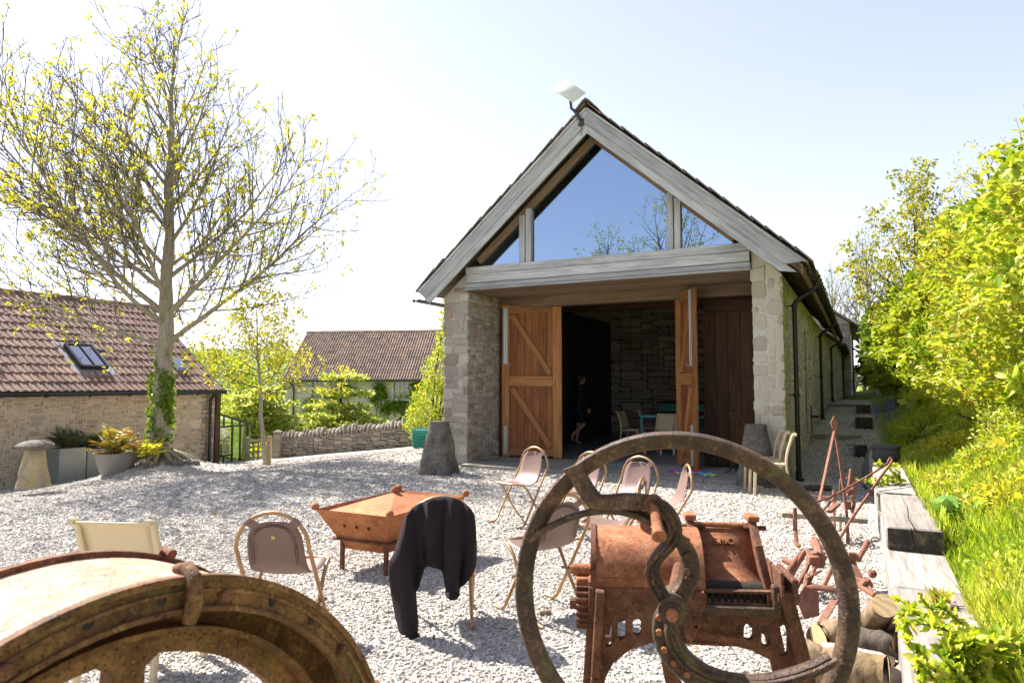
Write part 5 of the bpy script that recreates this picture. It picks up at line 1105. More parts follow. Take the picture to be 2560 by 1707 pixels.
mb = MB(); zt_ = oz0 - .012; mb.box(((ox0 + ox1) / 2, -.02, zt_), (ox1 - ox0 + .06, .04, .03)); mb.box((ox1 + .022, -.02, (oz0 + oz1) / 2 + .01), (.03, .035, .085)); mb.build('mouth_frame', 'wheel_iron', mac)
rx = ml(1700, 900)[0]; mb = MB(); mb.box((rx - .02, .05, A0[1] + .03), (.012, .2, .10)); mb.box((rx + .02, .05, A0[1] + .02), (.02, .2, .08)); mb.box((rx, -.03, A0[1] + .0), (.07, .03, .03)); mb.bar((rx - .06, .10, A0[1] + .13), (rx - .035, .0, A0[1] - .06), .03, .012); mb.build('adjuster', 'rust_brown', mac)
# gear and shaft at the left end
gx = ml(478, 1085, .1)[0]; gzc = ml(478, 1085, .1)[1]; mb = MB(); R0 = .070; nT = 22
prof = []
for i in range(nT):
    for da, rr in ((0, R0), (.25, R0 + .012), (.5, R0 + .012), (.75, R0)): a = 2 * math.pi * (i + da) / nT; prof.append((rr * math.cos(a), rr * math.sin(a)))
mb.plate(prof, .042, Matrix.Translation((gx, .1, gzc)) @ Matrix.Rotation(R_(90), 4, 'Z'), [[(.05 * math.cos(a), .05 * math.sin(a)) for a in np.linspace(0, 2 * math.pi, 17)[:-1]]]); mb.tube([(gx - .045, .1, gzc), (gx + .08, .1, gzc)], .02, 12); mb.box((gx + .012, .1, gzc), (.012, .02, .12)); mb.build('gear_wheel', 'rust_brown', mac)
sx_, sz_ = ml(478, 880, .12); mb = MB(); mb.tube([(sx_ - .035, .12, sz_), (hx0 + .02, .12, sz_)], .022, 14); mb.tube([(sx_ - .045, .12, sz_), (sx_ - .03, .12, sz_)], .016, 10); mb.box((ml(490, 945, .1)[0], .1, ml(490, 945, .1)[1]), (.06, .06, .03)); mb.build('shaft_bearing', 'rust_orange', mac, smooth=40)
# side lever plate below the hub
MB().plate([ml(*p) for p in ((1090, 1040), (1140, 1000), (1195, 985), (1210, 1010), (1205, 1080), (1165, 1140), (1180, 1180), (1150, 1230), (1120, 1290), (1095, 1280), (1070, 1180))], .02, Matrix.Translation((0, -.05, 0)), [[ml(1147 + 12 * math.cos(a), 1185 + 12 * math.sin(a)) for a in np.linspace(0, 2 * math.pi, 9)[:-1]]]).build('lever_plate', 'rust_brown', mac)
MB().plate([ml(*p) for p in ((945, 1300), (1000, 1420), (1050, 1520), (1140, 1620), (1280, 2420), (1020, 2420), (985, 1600), (950, 1430))], .03, Matrix.Translation((0, -.03, 0))).build('support_leg', 'rust_brown', mac)
# flywheel (part of the machine)
WY = R_(-13.5); WC = Vector((.463, 1.95, .905)); WR = .462
fw = bpy.data.objects.new('flywheel', None); COL.objects.link(fw); fw.parent = mac; fw.matrix_local = MI @ (Matrix.Translation(WC) @ Matrix.Rotation(WY, 4, 'Z')); fw['label'] = 'large mossy iron flywheel with curved spokes'
WI = (Matrix.Translation(WC) @ Matrix.Rotation(WY, 4, 'Z')).inverted(); wn_ = Matrix.Rotation(WY, 3, 'Z') @ Y_
def wl(x, y, off=-.02): p = WI @ at_pl(*k7(x, y), WC + wn_ * off, wn_); return Vector((p.x, off, p.z))
sec = [(.000, -.026), (.0, .026), (-.006, .031), (-.03, .028), (-.042, .020), (-.048, .004), (-.048, -.006), (-.042, -.022), (-.03, -.030), (-.006, -.032)]; n = 96; V = []
for i in range(n):
    a = 2 * math.pi * i / n; wob = 1 + .0022 * math.sin(3 * a + 1)
    for dr, dy in sec: V.append(((WR + dr) * wob * math.cos(a), dy, (WR + dr) * wob * math.sin(a)))
k = len(sec); MB().add(V, [(i * k + j, i * k + (j + 1) % k, ((i + 1) % n) * k + (j + 1) % k, ((i + 1) % n) * k + j) for i in range(n) for j in range(k)]).build('rim', 'wheel_iron', fw, smooth=45)
hub = WI @ at_pl(*k7(1020, 1135), WC - wn_ * .08, wn_); hx_, hz_ = hub.x, hub.z
def both(P): return (P, P)
armA = [wl(*p, -.045) for p in ((1010, 1120), (955, 1030), (908, 930), (905, 850), (950, 780), (1010, 715), (1040, 640), (1015, 560), (960, 500), (900, 480))]
knife = [wl(*p, -.02) for p in ((150, 700), (265, 628), (400, 565), (560, 527), (720, 532), (860, 578), (985, 640), (1080, 720), (1128, 830), (1122, 940), (1065, 1040), (1000, 1110), (955, 1190), (955, 1290), (1000, 1390), (1080, 1480), (1200, 1560), (1360, 1620), (1500, 1650))]
armB = [wl(*p, -.02) for p in ((930, 495), (860, 478), (740, 470), (620, 480), (555, 465), (500, 400), (450, 310), (425, 250))]
armC = [wl(*p, -.045) for p in ((1020, 1140), (1010, 1230), (1040, 1330), (1110, 1420), (1220, 1500), (1370, 1550), (1550, 1560), (1720, 1530), (1880, 1475), (1985, 1420))]
for P, nm in ((armA, 'spoke'), (knife, 'knife_arm'), (armB, 'spoke'), (armC, 'spoke')):
    S = smooth_path(P, 5); m_ = len(S); th = .030
    if nm == 'knife_arm': w2 = [.018 + .030 * float(sst(.28, .45, i / m_)) for i in range(m_)]
    elif P is armB: w2 = [.050 + .022 * float(sst(.8, 1, i / m_)) for i in range(m_)]
    elif P is armC: w2 = [.040 - .004 * i / m_ for i in range(m_)]; th = .034
    else: w2 = [.036 for i in range(m_)]; th = .032
    MB().rail(S, w2, th, (0, 1, 0)).build(nm, 'wheel_iron', fw, smooth=45)
# raised inner ribs along the spoke and the knife arm
for Q, dx in ((armA, .011), (armA, -.012), (armC, .010), (armC, -.012)): MB().tube(smooth_path([p + Vector((dx, -.018, dx * .6)) for p in Q], 5), .006, 6).build('rib', 'wheel_iron', fw, smooth=60)
webp = [wl(*p, -.012) for p in ((590, 450), (740, 445), (880, 470), (1000, 560), (1040, 640), (1080, 720), (985, 640), (860, 570), (720, 528), (560, 525))]
MB().plate([(p.x, p.z) for p in webp], .012, Matrix.Translation((0, -.012, 0))).build('web', 'wheel_iron', fw)
for i, (x, y) in enumerate(((1110, 705), (1110, 795), (1108, 890), (1115, 935), (940, 1165), (940, 1255), (972, 1360), (1030, 1440), (1110, 1505))):
    p = wl(x, y, -.04); MB().tube([p, p + Vector((0, -.014, 0))], .009, 6).build('bolt', 'rust_orange' if y > 1100 else 'rust_brown', fw)
MB().tube([(hx_, .04, hz_), (hx_, -.085, hz_)], .038, 20).build('hub', 'wheel_iron', fw, smooth=40); MB().tube([(hx_, -.08, hz_), (hx_, -.098, hz_)], .026, 18).build('hub_flange', 'wheel_iron', fw, smooth=40); MB().tube([(hx_, -.09, hz_), (hx_, -.115, hz_)], .016, 14).build('hub_bolt', 'rust_orange', fw, smooth=40)
MB().tube([(hx_, .03, hz_), (hx_ + .02, .42, hz_)], .018, 12).build('axle', 'rust_brown', fw)
h0 = wl(905, 487, -.04); h1 = WI @ at_pl(*k7(938, 668), WC - wn_ * .16, wn_); MB().tube([h0, h0.lerp(h1, .5), h1], [.0125, .014, .016], 12).build('crank_handle', 'rust_orange', fw, smooth=40)
MB().tube([h1, h1 + (h1 - h0).normalized() * .01], .019, 14).build('handle_cap', 'rust_orange', fw, smooth=40); MB().tube([h0 + Vector((0, .03, 0)), h0 + Vector((0, -.012, 0))], .026, 16).build('handle_boss', 'rust_brown', fw, smooth=40)
# ---- land roller at the lower left corner
RC = Vector((-.605, 1.141, .588)); RR = .588; RA = R_(147.3)
rol = thing('land_roller', 'big rusty iron land roller cut off by the lower left corner', 'roller', (RC.x, RC.y, 0), RA - R_(90))
# local: +y is the axle direction (away), origin under the near rim
def ring(r0, r1, y0, y1, n=72, rnd=.5):
    V = []; mb = MB()
    for r, y in ((r1, y0), (r1, y1), (r0, y1), (r0, y0)):
        for i in range(n): a = 2 * math.pi * i / n; V.append((r * math.cos(a), y, RR + r * math.sin(a)))
    Fs = [(j * n + i, j * n + (i + 1) % n, ((j + 1) % 4) * n + (i + 1) % n, ((j + 1) % 4) * n + i) for j in range(4) for i in range(n)]
    return mb.add(V, Fs)
RLn = .315
ring(RR - .02, RR - .012, .0, RLn, 96).build('drum_skin', 'roller_skin', rol, smooth=40)
def flange(y, s):
    m_ = ring(RR - .012, RR, y - .009, y + .009, 96); return m_
for y in (0, RLn):
    flange(y, 1).build('rim', 'rust_brown' if y else 'roller_iron', rol, smooth=40)
ring(RR - .056, RR - .012, -.004, .010, 96).build('rim_plate', 'roller_iron', rol, smooth=40); ring(RR - .062, RR - .053, -.012, .012, 96).build('rim_bead', 'roller_iron', rol, smooth=40); ring(RR - .030, RR - .024, -.009, .0, 96).build('rim_bead', 'roller_iron', rol, smooth=40)
ring(RR - .105, RR - .02, .10, .115, 96).build('inner_flange', 'roller_iron', rol, smooth=40); ring(RR - .108, RR - .098, .05, .13, 96).build('inner_flange', 'roller_iron', rol, smooth=40)
RI = (Matrix.Translation((RC.x, RC.y, 0)) @ Matrix.Rotation(RA - R_(90), 4, 'Z')).inverted(); ra_ = Matrix.Rotation(RA - R_(90), 3, 'Z') @ Y_
sp_ = RI @ at_pl(740 / 2.45, 1240 + 1020 / 2.45, RC + ra_ * .11, ra_); A_SP = math.atan2(sp_.z - RR, sp_.x)
ns = 6; holes = []
for i in range(ns):
    a0 = A_SP + 2 * math.pi * i / ns + R_(3.5); a1 = A_SP + 2 * math.pi * (i + 1) / ns - R_(5); ro, ri = RR - .150, .16
    h = [(ro * math.cos(a), ro * math.sin(a)) for a in np.linspace(a0 + .05, a1 - .05, 10)] + [((ro - .02) * math.cos(a1), (ro - .02) * math.sin(a1)), ((ri + .03) * math.cos(a1 - .12), (ri + .03) * math.sin(a1 - .12))] + [(ri * math.cos(a), ri * math.sin(a)) for a in np.linspace(a1 - .25, a0 + .25, 5)] + [((ri + .03) * math.cos(a0 + .12), (ri + .03) * math.sin(a0 + .12)), ((ro - .02) * math.cos(a0), (ro - .02) * math.sin(a0))]
    holes.append(h)
MB().plate([((RR - .10) * math.cos(a), (RR - .10) * math.sin(a)) for a in np.linspace(0, 2 * math.pi, 73)[:-1]], .03, Matrix.Translation((0, .11, RR)), holes).build('spoked_disc', 'roller_iron', rol)
MB().tube([(0, -.05, RR), (0, RLn + .05, RR)], .05, 16).build('axle', 'roller_iron', rol)
for i in range(30):
    a = 2 * math.pi * i / 30 + .05; r = RR - .034; p = Vector((r * math.cos(a), -.004, RR + r * math.sin(a)))
    if i % 3 == 0: MB().tube([p, p + Vector((0, -.016, 0))], .011, 10).build('bolt', 'rust_brown', rol)
    else: MB().lathe([(.009, 0), (.006, .002), (.0003, .002)], 10, Matrix.Translation(p + Vector((0, -.0015, 0))) @ Matrix.Rotation(R_(90), 4, 'X')).build('rivet_hole', 'dark_iron', rol)
for a in (R_(82), R_(142), R_(22)):
    q = Vector((math.cos(a), 0, math.sin(a))); c = Vector((0, 0, RR)); MB().tube([c + q * (RR - .075) + Vector((0, -.02, 0)), c + q * (RR - .04) + Vector((0, -.026, 0)), c + q * (RR - .005) + Vector((0, -.016, 0)), c + q * (RR + .010) + Vector((0, .01, 0)), c + q * (RR + .004) + Vector((0, .04, 0))], [.012, .015, .014, .013, .009], 10).build('clamp', 'roller_iron', rol, smooth=50)
a = R_(68); q = Vector((math.cos(a), 0, math.sin(a))); c = Vector((0, RLn, RR)); MB().tube([c + q * (RR - .03), c + q * (RR + .012), c + q * (RR + .006) + Vector((0, -.03, 0))], .011, 8).build('clamp', 'rust_brown', rol, smooth=50)
# ---- sleepers retaining the bank
def sleeper(label, u0, u1, w0, w1, z0, z1, end=False):
    p = BW((u0 + u1) / 2, (w0 + w1) / 2, (z0 + z1) / 2); M = Matrix.Rotation(math.atan2(DV.y, DV.x), 4, 'Z'); L_, W_, H_ = w1 - w0, u1 - u0, z1 - z0
    t = thing('railway_sleeper', label, 'sleeper', p, math.atan2(DV.y, DV.x), 'sleepers edging the bank'); mb = MB().box((0, 0, 0), (L_, W_, H_), None, .014); n = len(mb.v)
    b = mb.build('beam', 'sleeper', t)
    if end: MB().box((-L_ / 2 - .001, 0, 0), (.006, W_ - .02, H_ - .02), None, .001).build('sawn_end', 'sleeper_end', t); MB().bar((-L_ / 2 - .003, .02, H_ / 2 + .0), (-L_ / 2 - .003, -.0, -H_ / 2 + .01), .006, .008).build('crack', 'dark_iron', t); MB().tube([(-L_ / 2, .0, H_ / 2 - .001), (-L_ / 4, .015, H_ / 2 - .001), (L_ * .1, -.01, H_ / 2 - .001), (L_ * .45, .01, H_ / 2 - .001)], [.006, .005, .004, .001], 5).build('crack', 'dark_iron', t)
    return t
sleeper('long lower sleeper nearest the camera under the leafy sprays', 6.69, 7.06, -9.2, -6.32, .0, .30); sleeper('bleached lower sleeper with a tuft of dry grass on it', 6.685, 7.06, -6.30, -3.4, .0, .302)
sleeper('lower sleeper along the foot of the bank beside the rusty harrow', 6.67, 7.04, -3.38, -.6, .0, .30)
sleeper('upper sleeper with a black sawn end and a long crack', 6.69, 7.05, -5.3, -3.62, .305, .47, True); sleeper('upper sleeper that the grey bag sits on', 6.66, 7.0, -3.58, -.2, .305, .475); sleeper('lower sleeper continuing past the grey bag', 6.63, 7.0, -.58, 2.4, .0, .46)
for i, (wq, L_, lb) in enumerate(((3.0, 1.6, 'first short stepped sleeper beyond the bag'), (6.2, 2.0, 'second short stepped sleeper beyond the bag'), (10.0, 3.5, 'farthest stepped sleeper up the side path'))):
    z = float(np.interp(wq, PW, PZ)); sleeper(lb, 6.42, 6.78, wq, wq + L_, z - .1, z + .24 + .03 * i, True)
# ---- camera bag with strap on the sleeper
p = BW(6.83, -.75, .478); bag = thing('camera_bag', 'small grey camera bag sitting on the sleeper', 'bag', p, R_(50))
MB().box((0, 0, .11), (.24, .30, .22), None, .045).build('body', 'bag_cloth', bag, smooth=50); MB().box((0, 0, .205), (.255, .315, .06), None, .028).build('lid', 'bag_cloth', bag, smooth=50)
MB().rail(smooth_path([(-.1, .16, .2), (-.13, .2, .1), (-.16, .24, -.1), (-.15, .25, -.28), (-.12, .22, -.35)], 4), .035, .004, (1, .3, 0)).build('strap', 'bag_cloth', bag)
# ---- rusty implements on the gravel
def rods(t, name, mat, lst):
    for pts, r, nn in lst: MB().tube(smooth_path(pts, 4) if len(pts) > 2 else pts, r, nn).build(name, mat, t, smooth=50)
def K(x, y, Y): return at_y(*kr(x, y), Y)
g0 = on(*kr(285, 985)); cul = thing('rusty_cultivator', 'rusty horse cultivator with a tall forked handle and curved tines', 'cultivator', (0, 0, 0))
MB().bar(K(155, 742, 6.45), K(800, 792, 6.75), .055, .045).build('cross_beam', 'fence_wood', cul)
rods(cul, 'tine', 'rust_plough', [([K(262, 690, 6.45), K(265, 800, 6.42), K(268, 900, 6.35), K(278, 960, 6.3), K(300, 986, 6.25)], [.02] * 16 + [.012], 7), ([K(655, 790, 6.7), K(660, 900, 6.6), K(665, 960, 6.5), K(690, 1002, 6.38)], [.018] * 12 + [.01], 7), ([K(555, 560, 6.9), K(558, 740, 6.8), K(562, 870, 6.7)], .015, 6), ([K(605, 740, 6.9), K(605, 862, 6.75)], .013, 6)])
MB().bar(K(436, 690, 6.6), K(560, 112, 6.85), .012, .045, (0, 1, 0)).build('handle_bar', 'rust_plough', cul); MB().plate([(0, 0), (.035, .03), (.03, .09), (.0, .15), (-.035, .08), (-.02, .03)], .014, Matrix.Translation(K(560, 112, 6.85))).build('spear_tip', 'rust_plough', cul)
rods(cul, 'stay', 'rust_plough', [([K(572, 150, 6.85), K(610, 400, 6.8), K(640, 620, 6.75), K(662, 795, 6.7)], .013, 6), ([K(400, 655, 6.5), K(540, 605, 6.6), K(700, 520, 6.8), K(850, 430, 7.0), K(975, 345, 7.15)], .011, 6), ([K(600, 925, 6.2), K(700, 760, 6.3), K(820, 590, 6.55), K(900, 470, 6.8), K(990, 350, 7.1), K(985, 315, 7.15), K(965, 345, 7.15)], .013, 6), ([K(640, 560, 6.9), K(610, 470, 6.85), K(600, 600, 6.85)], .012, 6), ([K(470, 715, 6.5), K(520, 660, 6.6), K(550, 625, 6.7)], .012, 6)])
mb = MB(); a = K(690, 400, 7.0); b_ = K(665, 600, 6.95); mb.tube([a, b_], .022, 8); mb.ball(K(700, 465, 7.0), .04, 8, jit=.3); mb.ball(K(690, 560, 6.95), .05, 8, jit=.4); mb.tube([K(650, 465, 7.0), K(730, 470, 7.0)], .012, 6); mb.tube([K(690, 600, 6.9), K(710, 660, 6.9), K(695, 725, 6.85)], .016, 6); mb.tube([K(660, 640, 6.9), K(660, 700, 6.9)], .035, 10); mb.bar(K(520, 720, 6.6), K(590, 660, 6.8), .05, .03); mb.build('clamp_casting', 'rust_plough', cul, smooth=40)
rods(cul, 'draw_hook', 'rust_plough', [([K(358, 590, 8.4), K(440, 605, 8.35), K(520, 608, 8.3)], .012, 6)])
hoe = thing('rusty_plough', 'heap of rusty plough with a spoked wheel and a mouldboard', 'plough', (0, 0, 0)); Yp = 5.1
rods(hoe, 'wheel_hoop', 'rust_plough', [([K(215, 1165, 5.3), K(290, 1060, 5.3), K(345, 1012, 5.25), K(372, 1050, 5.2), K(350, 1150, 5.1), K(270, 1300, 5.0)], .017, 7), ([K(345, 1012, 5.25), K(280, 1120, 5.3), K(235, 1200, 5.3)], .02, 7), ([K(180, 1085, 5.4), K(270, 1125, 5.3)], .025, 6)])
rods(hoe, 'bent_bar', 'rust_plough', [([K(480, 1030, 5.2), K(430, 1110, 5.1), K(390, 1200, 5.0), K(375, 1260, 4.95), K(410, 1300, 4.9), K(470, 1290, 4.9), K(510, 1220, 4.95), K(545, 1140, 5.0)], .015, 7), ([K(340, 1230, 4.95), K(400, 1195, 4.95), K(460, 1165, 5.0)], .010, 6), ([K(360, 1200, 5.0), K(330, 1330, 4.85), K(280, 1400, 4.75)], .02, 7), ([K(330, 1330, 4.85), K(400, 1290, 4.85), K(560, 1310, 4.8), K(640, 1320, 4.8)], .02, 7), ([K(700, 1230, 4.9), K(770, 1290, 4.8), K(870, 1355, 4.65)], .022, 7), ([K(690, 1200, 4.95), K(800, 1260, 4.8), K(860, 1340, 4.7)], .010, 6), ([K(830, 1260, 4.8), K(800, 1220, 4.85), K(770, 1235, 4.85)], .012, 6), ([K(740, 1080, 5.2), K(810, 950, 5.4)], .022, 8), ([K(830, 1385, 4.6), K(820, 1440, 4.5)], .012, 6)])
mb = MB(); a = [K(650, 1060, 5.15), K(690, 1040, 5.15), K(780, 1215, 4.95), K(720, 1240, 4.9)]; mb.add([p for p in a] + [p + Vector((.01, .03, -.01)) for p in a], [(0, 1, 2, 3)[::-1], (4, 5, 6, 7), (0, 1, 5, 4), (1, 2, 6, 5), (2, 3, 7, 6), (3, 0, 4, 7)]); mb.build('mouldboard', 'rust_plough', hoe)
mb = MB(); mb.ball(K(430, 1080, 5.15), .07, 8, (1, .7, .8), .5); mb.box(K(400, 1085, 5.1), (.08, .06, .06)); mb.box(K(450, 1050, 5.15), (.09, .05, .04), Matrix.Rotation(.5, 3, 'Y')); mb.ball(K(690, 1060, 5.1), .05, 8, (1, .8, .8), .5); mb.ball(K(800, 1265, 4.8), .045, 8, (1, .8, .8), .5); mb.tube([K(410, 940, 5.5), K(440, 1000, 5.3), K(450, 1060, 5.15)], .035, 8); mb.ball(K(845, 1185, 4.95), .03, 8, jit=.4); mb.build('castings', 'rust_plough', hoe, smooth=40)
mb = MB(); a = K(560, 1390, 4.55); b_ = K(460, 1560, 4.0); mb.bar(a, b_, .045, .010, (0, 0, 1)); mb.build('flat_bar', 'rust_plough', hoe)
mb = MB(); mb.plate([ (0, 0), (.10, .02), (.13, .16), (.05, .2), (-.02, .12)], .012, Matrix.Translation(K(330, 1530, 4.35)) @ Matrix.Rotation(-.5, 4, 'X')); mb.build('share', 'rust_plough', hoe)
# ---- logs
def log(name, label, a, b_, r, mat, cut=True, seed=0, flat=1.0):
    a, b_ = Vector(a), Vector(b_); t = thing(name, label, 'log', a, 0, 'firewood logs'); d = b_ - a; n = 26; pts = [d * (i / n) + Vector((mnoise.noise(Vector((i * .24, seed, 0))), mnoise.noise(Vector((i * .24, seed, 4))), mnoise.noise(Vector((i * .24, seed, 9))))) * r * .25 for i in range(n + 1)]
    mb = MB().tube(pts, [r * (1 + .12 * mnoise.noise(Vector((i, seed * 3, 1)))) for i in range(n + 1)], 28, cap=False, flat=flat)
    mb.v = [tuple(Vector(v) + (Vector(v) - pts[i // 28]).normalized() * r * (.16 * mnoise.noise(Vector(v) * 9 + Vector((seed, 0, 0))) + .10 * mnoise.noise(Vector(v) * 34))) for i, v in enumerate(mb.v)]; mb.build('bark' if mat == 'bark_log' else 'split_wood', mat, t, smooth=60)
    for p, s in ((pts[0], -1), (pts[-1], 1)): x = d.normalized(); y = x.orthogonal().normalized(); z = x.cross(y); V = [p + (y * math.cos(q_) + z * math.sin(q_) * flat) * r * .99 for q_ in np.linspace(0, 2 * math.pi, 17)[:-1]] ; MB().add(V, [tuple(range(16))[::s]]).build('cut_end', 'log_end', t)
    return t
B_ = lambda x, y, z: at_z(*kb(x, y), z)
lg = log('log', 'mossy forked log with a pale sawn stub', B_(520, 690, .09), B_(1160, 560, .14), .078, 'bark_log', seed=1); q_ = B_(1000, 560, .16) - lg.location; e_ = B_(1110, 400, .34) - lg.location; MB().tube([q_, q_.lerp(e_, .5), e_], [.075, .068, .062], 14, cap=False).build('stub', 'bark_log', lg, smooth=60)
x = (e_ - q_).normalized(); y = x.orthogonal().normalized(); z = x.cross(y); MB().add([e_ + (y * math.cos(a) + z * math.sin(a)) * .062 for a in np.linspace(0, 2 * math.pi, 17)[:-1]], [tuple(range(16))]).build('cut_end', 'log_end', lg)
log('log', 'grey split log lying beneath the forked log', B_(570, 790, .05), B_(1180, 880, .06), .055, 'log_split', seed=2, flat=.7); log('log', 'thick bark log at the bottom edge behind the flywheel', B_(380, 900, .10), B_(1130, 1030, .09), .09, 'bark_log', seed=3); log('log', 'dark knotty log end against the sleeper', B_(900, 700, .12), B_(1230, 760, .14), .06, 'bark_dark', seed=4)
log('log', 'pale split log against the foot of the sleeper at the bottom', B_(1000, 1080, .06), B_(1290, 1040, .07), .06, 'log_split', seed=5, flat=.7)
a_ = on(*k5(505, 1500)); log('stick', 'short cut stick lying on gravel inside the flywheel outline', a_ + Vector((0, 0, .018)), a_ + Vector((.07, .02, .02)), .016, 'bark_log', seed=6)
log('branch_piece', 'short crooked branch lying on gravel before the right pier', on(2034, 1226) + Vector((-.16, 0, .04)), on(2034, 1226) + Vector((.2, -.1, .05)), .04, 'bark_dark', seed=8); 
# ---- staddle stones
def tapered(mb, b0, b1, h, rng, n=7, seed=0):
    V = []; m_ = 24
    for j in range(n + 1):
        t = j / n
        for i in range(m_):
            a = 2 * math.pi * i / m_; c, s = math.cos(a), math.sin(a); k = (abs(c) ** 5 + abs(s) ** 5) ** (-1 / 5); w_ = b0 + (b1 - b0) * t
            q = Vector((c * k * w_, s * k * w_, h * t)); q += Vector((c, s, 0)) * .03 * mnoise.noise(q * 5 + Vector((seed, 0, 0))) + Vector((c, s, 0)) * .012 * mnoise.noise(q * 16 + Vector((seed, 3, 0))); V.append(q)
    Fs = [(j * m_ + i, j * m_ + (i + 1) % m_, (j + 1) * m_ + (i + 1) % m_, (j + 1) * m_ + i) for j in range(n) for i in range(m_)] + [tuple(n * m_ + i for i in range(m_))]
    return mb.add(V, Fs)
p = on(1093, 1188); t = thing('tapered_staddle', 'dark tapered staddle stone at the foot of the left pier', 'staddle stone', p + Vector((0, .25, -.03)), R_(-20)); tapered(MB(), .30, .14, .90, rng, 8, 1).build('stone_shaft', 'staddle_dark', t, smooth=50)
p = on(1905, 1215); t = thing('tapered_staddle', 'dark tapered staddle stone behind the stacked tan chairs', 'staddle stone', p + Vector((-.02, .15, -.03)), R_(-27)); tapered(MB(), .30, .15, .93, rng, 8, 5).build('stone_shaft', 'staddle_dark', t, smooth=50)
p = at_y(60, 1215, 11.3); t = thing('staddle_stone', 'mushroom staddle stone with a round cap before the outbuilding', 'staddle stone', p + Vector((0, .22, -.04)), R_(15)); sc_ = .97
tapered(MB(), .235 * sc_, .125 * sc_, .66 * sc_, rng, 8, 9).build('stone_shaft', 'staddle', t, smooth=50)
mb = MB().lathe([(.001, .64), (.22, .645), (.285, .68), (.29, .71), (.25, .75), (.14, .785), (.001, .80)], 28); mb.v = [tuple(Vector(v) * sc_ + Vector((0, 0, .012 * mnoise.noise(Vector(v) * 6)))) for v in mb.v]; mb.build('stone_cap', 'staddle_dark', t, smooth=50)
# ---- planters by the outbuilding
def hpt(px_, py, off): return HI.inverted() @ hloc(px_, py, off)
for (x0, x1, yt, yb, off, lb) in ((147, 213, 1120, 1196, -.95, 'tall galvanised planter with dark ferns by the outbuilding wall'), (216, 262, 1122, 1190, -.75, 'second galvanised planter half behind the clay pot')):
    a, b_ = hloc(x0, yb, off), hloc(x1, yb, off); zt_ = hloc((x0 + x1) / 2, yt, off).z; t = thing('zinc_planter', lb, 'planter', HI.inverted() @ Vector(((a.x + b_.x) / 2, off + .22, a.z - .1)), H_RZ); W_, H_ = b_.x - a.x, zt_ - a.z + .1
    mb = MB(); [mb.box(c, s, None, .004) for c, s in (((0, -.22, H_ / 2), (W_, .012, H_)), ((0, .22, H_ / 2), (W_, .012, H_)), ((-W_ / 2, 0, H_ / 2), (.012, .44, H_)), ((W_ / 2, 0, H_ / 2), (.012, .44, H_)), ((0, 0, H_ - .06), (W_, .43, .02)))]; mb.build('box', 'zinc', t); t['top'] = H_
pp = on(282, 1183) + Vector((0, .1, -.06)); pot = thing('clay_pot', 'wide grey pot of bronze ferns left of the tree', 'pot', pp); sc_ = pp.y / 12
MB().lathe([(.20, 0), (.26, .1), (.33, .36), (.36, .40), (.34, .40), (.30, .35), (.001, .34)], 24, Matrix.Scale(sc_, 4)).build('bowl', 'pot_clay', pot, smooth=40); POT = (pp, sc_)
# ---- teal crate behind the left staddle
pb = at_y(1056, 1120, 16.9); cr = thing('teal_crate', 'teal plastic basket with a pierced pattern at the end of the wall', 'basket', pb + Vector((0, 0, -.02)), R_(-15)); mb = MB()
for s in range(4):
    M = Matrix.Rotation(s * math.pi / 2, 4, 'Z'); 
    for i in range(6): x = -.17 + .068 * i; mb.bar(M @ Vector((x * .85, -.18, 0)), M @ Vector((x, -.21, .5)), .018, .012, M @ Vector((0, 1, 0)))
    for z in np.linspace(.0, .5, 8): w_ = .15 + .06 * z / .5; mb.bar(M @ Vector((-w_ - .03, -.18 - .03 * z / .5, z)), M @ Vector((w_ + .03, -.18 - .03 * z / .5, z)), .012, .02)
mb.box((0, 0, .25), (.33, .33, .44)); mb.build('basket', 'teal_plastic', cr)
# ---- toys on the paving
rng = random.Random(77)
for i, (x, y, mt) in enumerate(((1682, 1178, 'toy_violet'), (1696, 1180, 'toy_pink'), (1705, 1182, 'toy_green'), (1718, 1179, 'toy_violet'), (1728, 1184, 'toy_red'), (1745, 1182, 'toy_blue'), (1762, 1184, 'toy_blue'), (1775, 1187, 'toy_green'), (1735, 1176, 'toy_red'), (1710, 1176, 'toy_violet'))):
    p = at_z(x, y, .062); t = tag(MB().tube([(.085 * math.cos(a) * (1 + .35 * math.cos(5 * a)), .085 * math.sin(a) * (1 + .35 * math.cos(5 * a)), 0) for a in np.linspace(0, 2 * math.pi, 41)[:-1]], .008, 6, closed=True).build('toy_ring', mt, smooth=60), '%s plastic flower ring on the paving, %s in the row from the left' % (mt[4:], ('first', 'second', 'third', 'fourth', 'seventh', 'eighth', 'ninth', 'last', 'sixth', 'fifth')[i]), 'toy', 'plastic toy rings'); t.location = p + Vector((0, 0, .004))
# ---- iron folding stand by the right jamb
p = at_z(1846, 1180, .06); st = thing('iron_stand', 'thin wrought iron folded stand by the dark right door', 'stand', p); mb = MB()
for i in range(6): x = -.09 + .036 * i; mb.tube([(x, 0, .12), (x * 1.05, 0, .95)], .006, 5)
mb.tube([(-.11, 0, .95), (.11, -.05, 1.0)], .012, 6); mb.tube([(-.11, 0, .14), (.1, 0, .14)], .009, 6); rods(st, 'foot', 'black_iron', [([(0, 0, .15), (-.08, -.02, .10), (-.16, -.05, .03), (-.24, -.07, .006)], .012, 6), ([(0, 0, .15), (.08, -.02, .08), (.14, -.04, .01)], .012, 6), ([(0, 0, .15), (0, .1, .05), (0, .16, .006)], .012, 6)]); mb.build('frame', 'rust_brown', st)
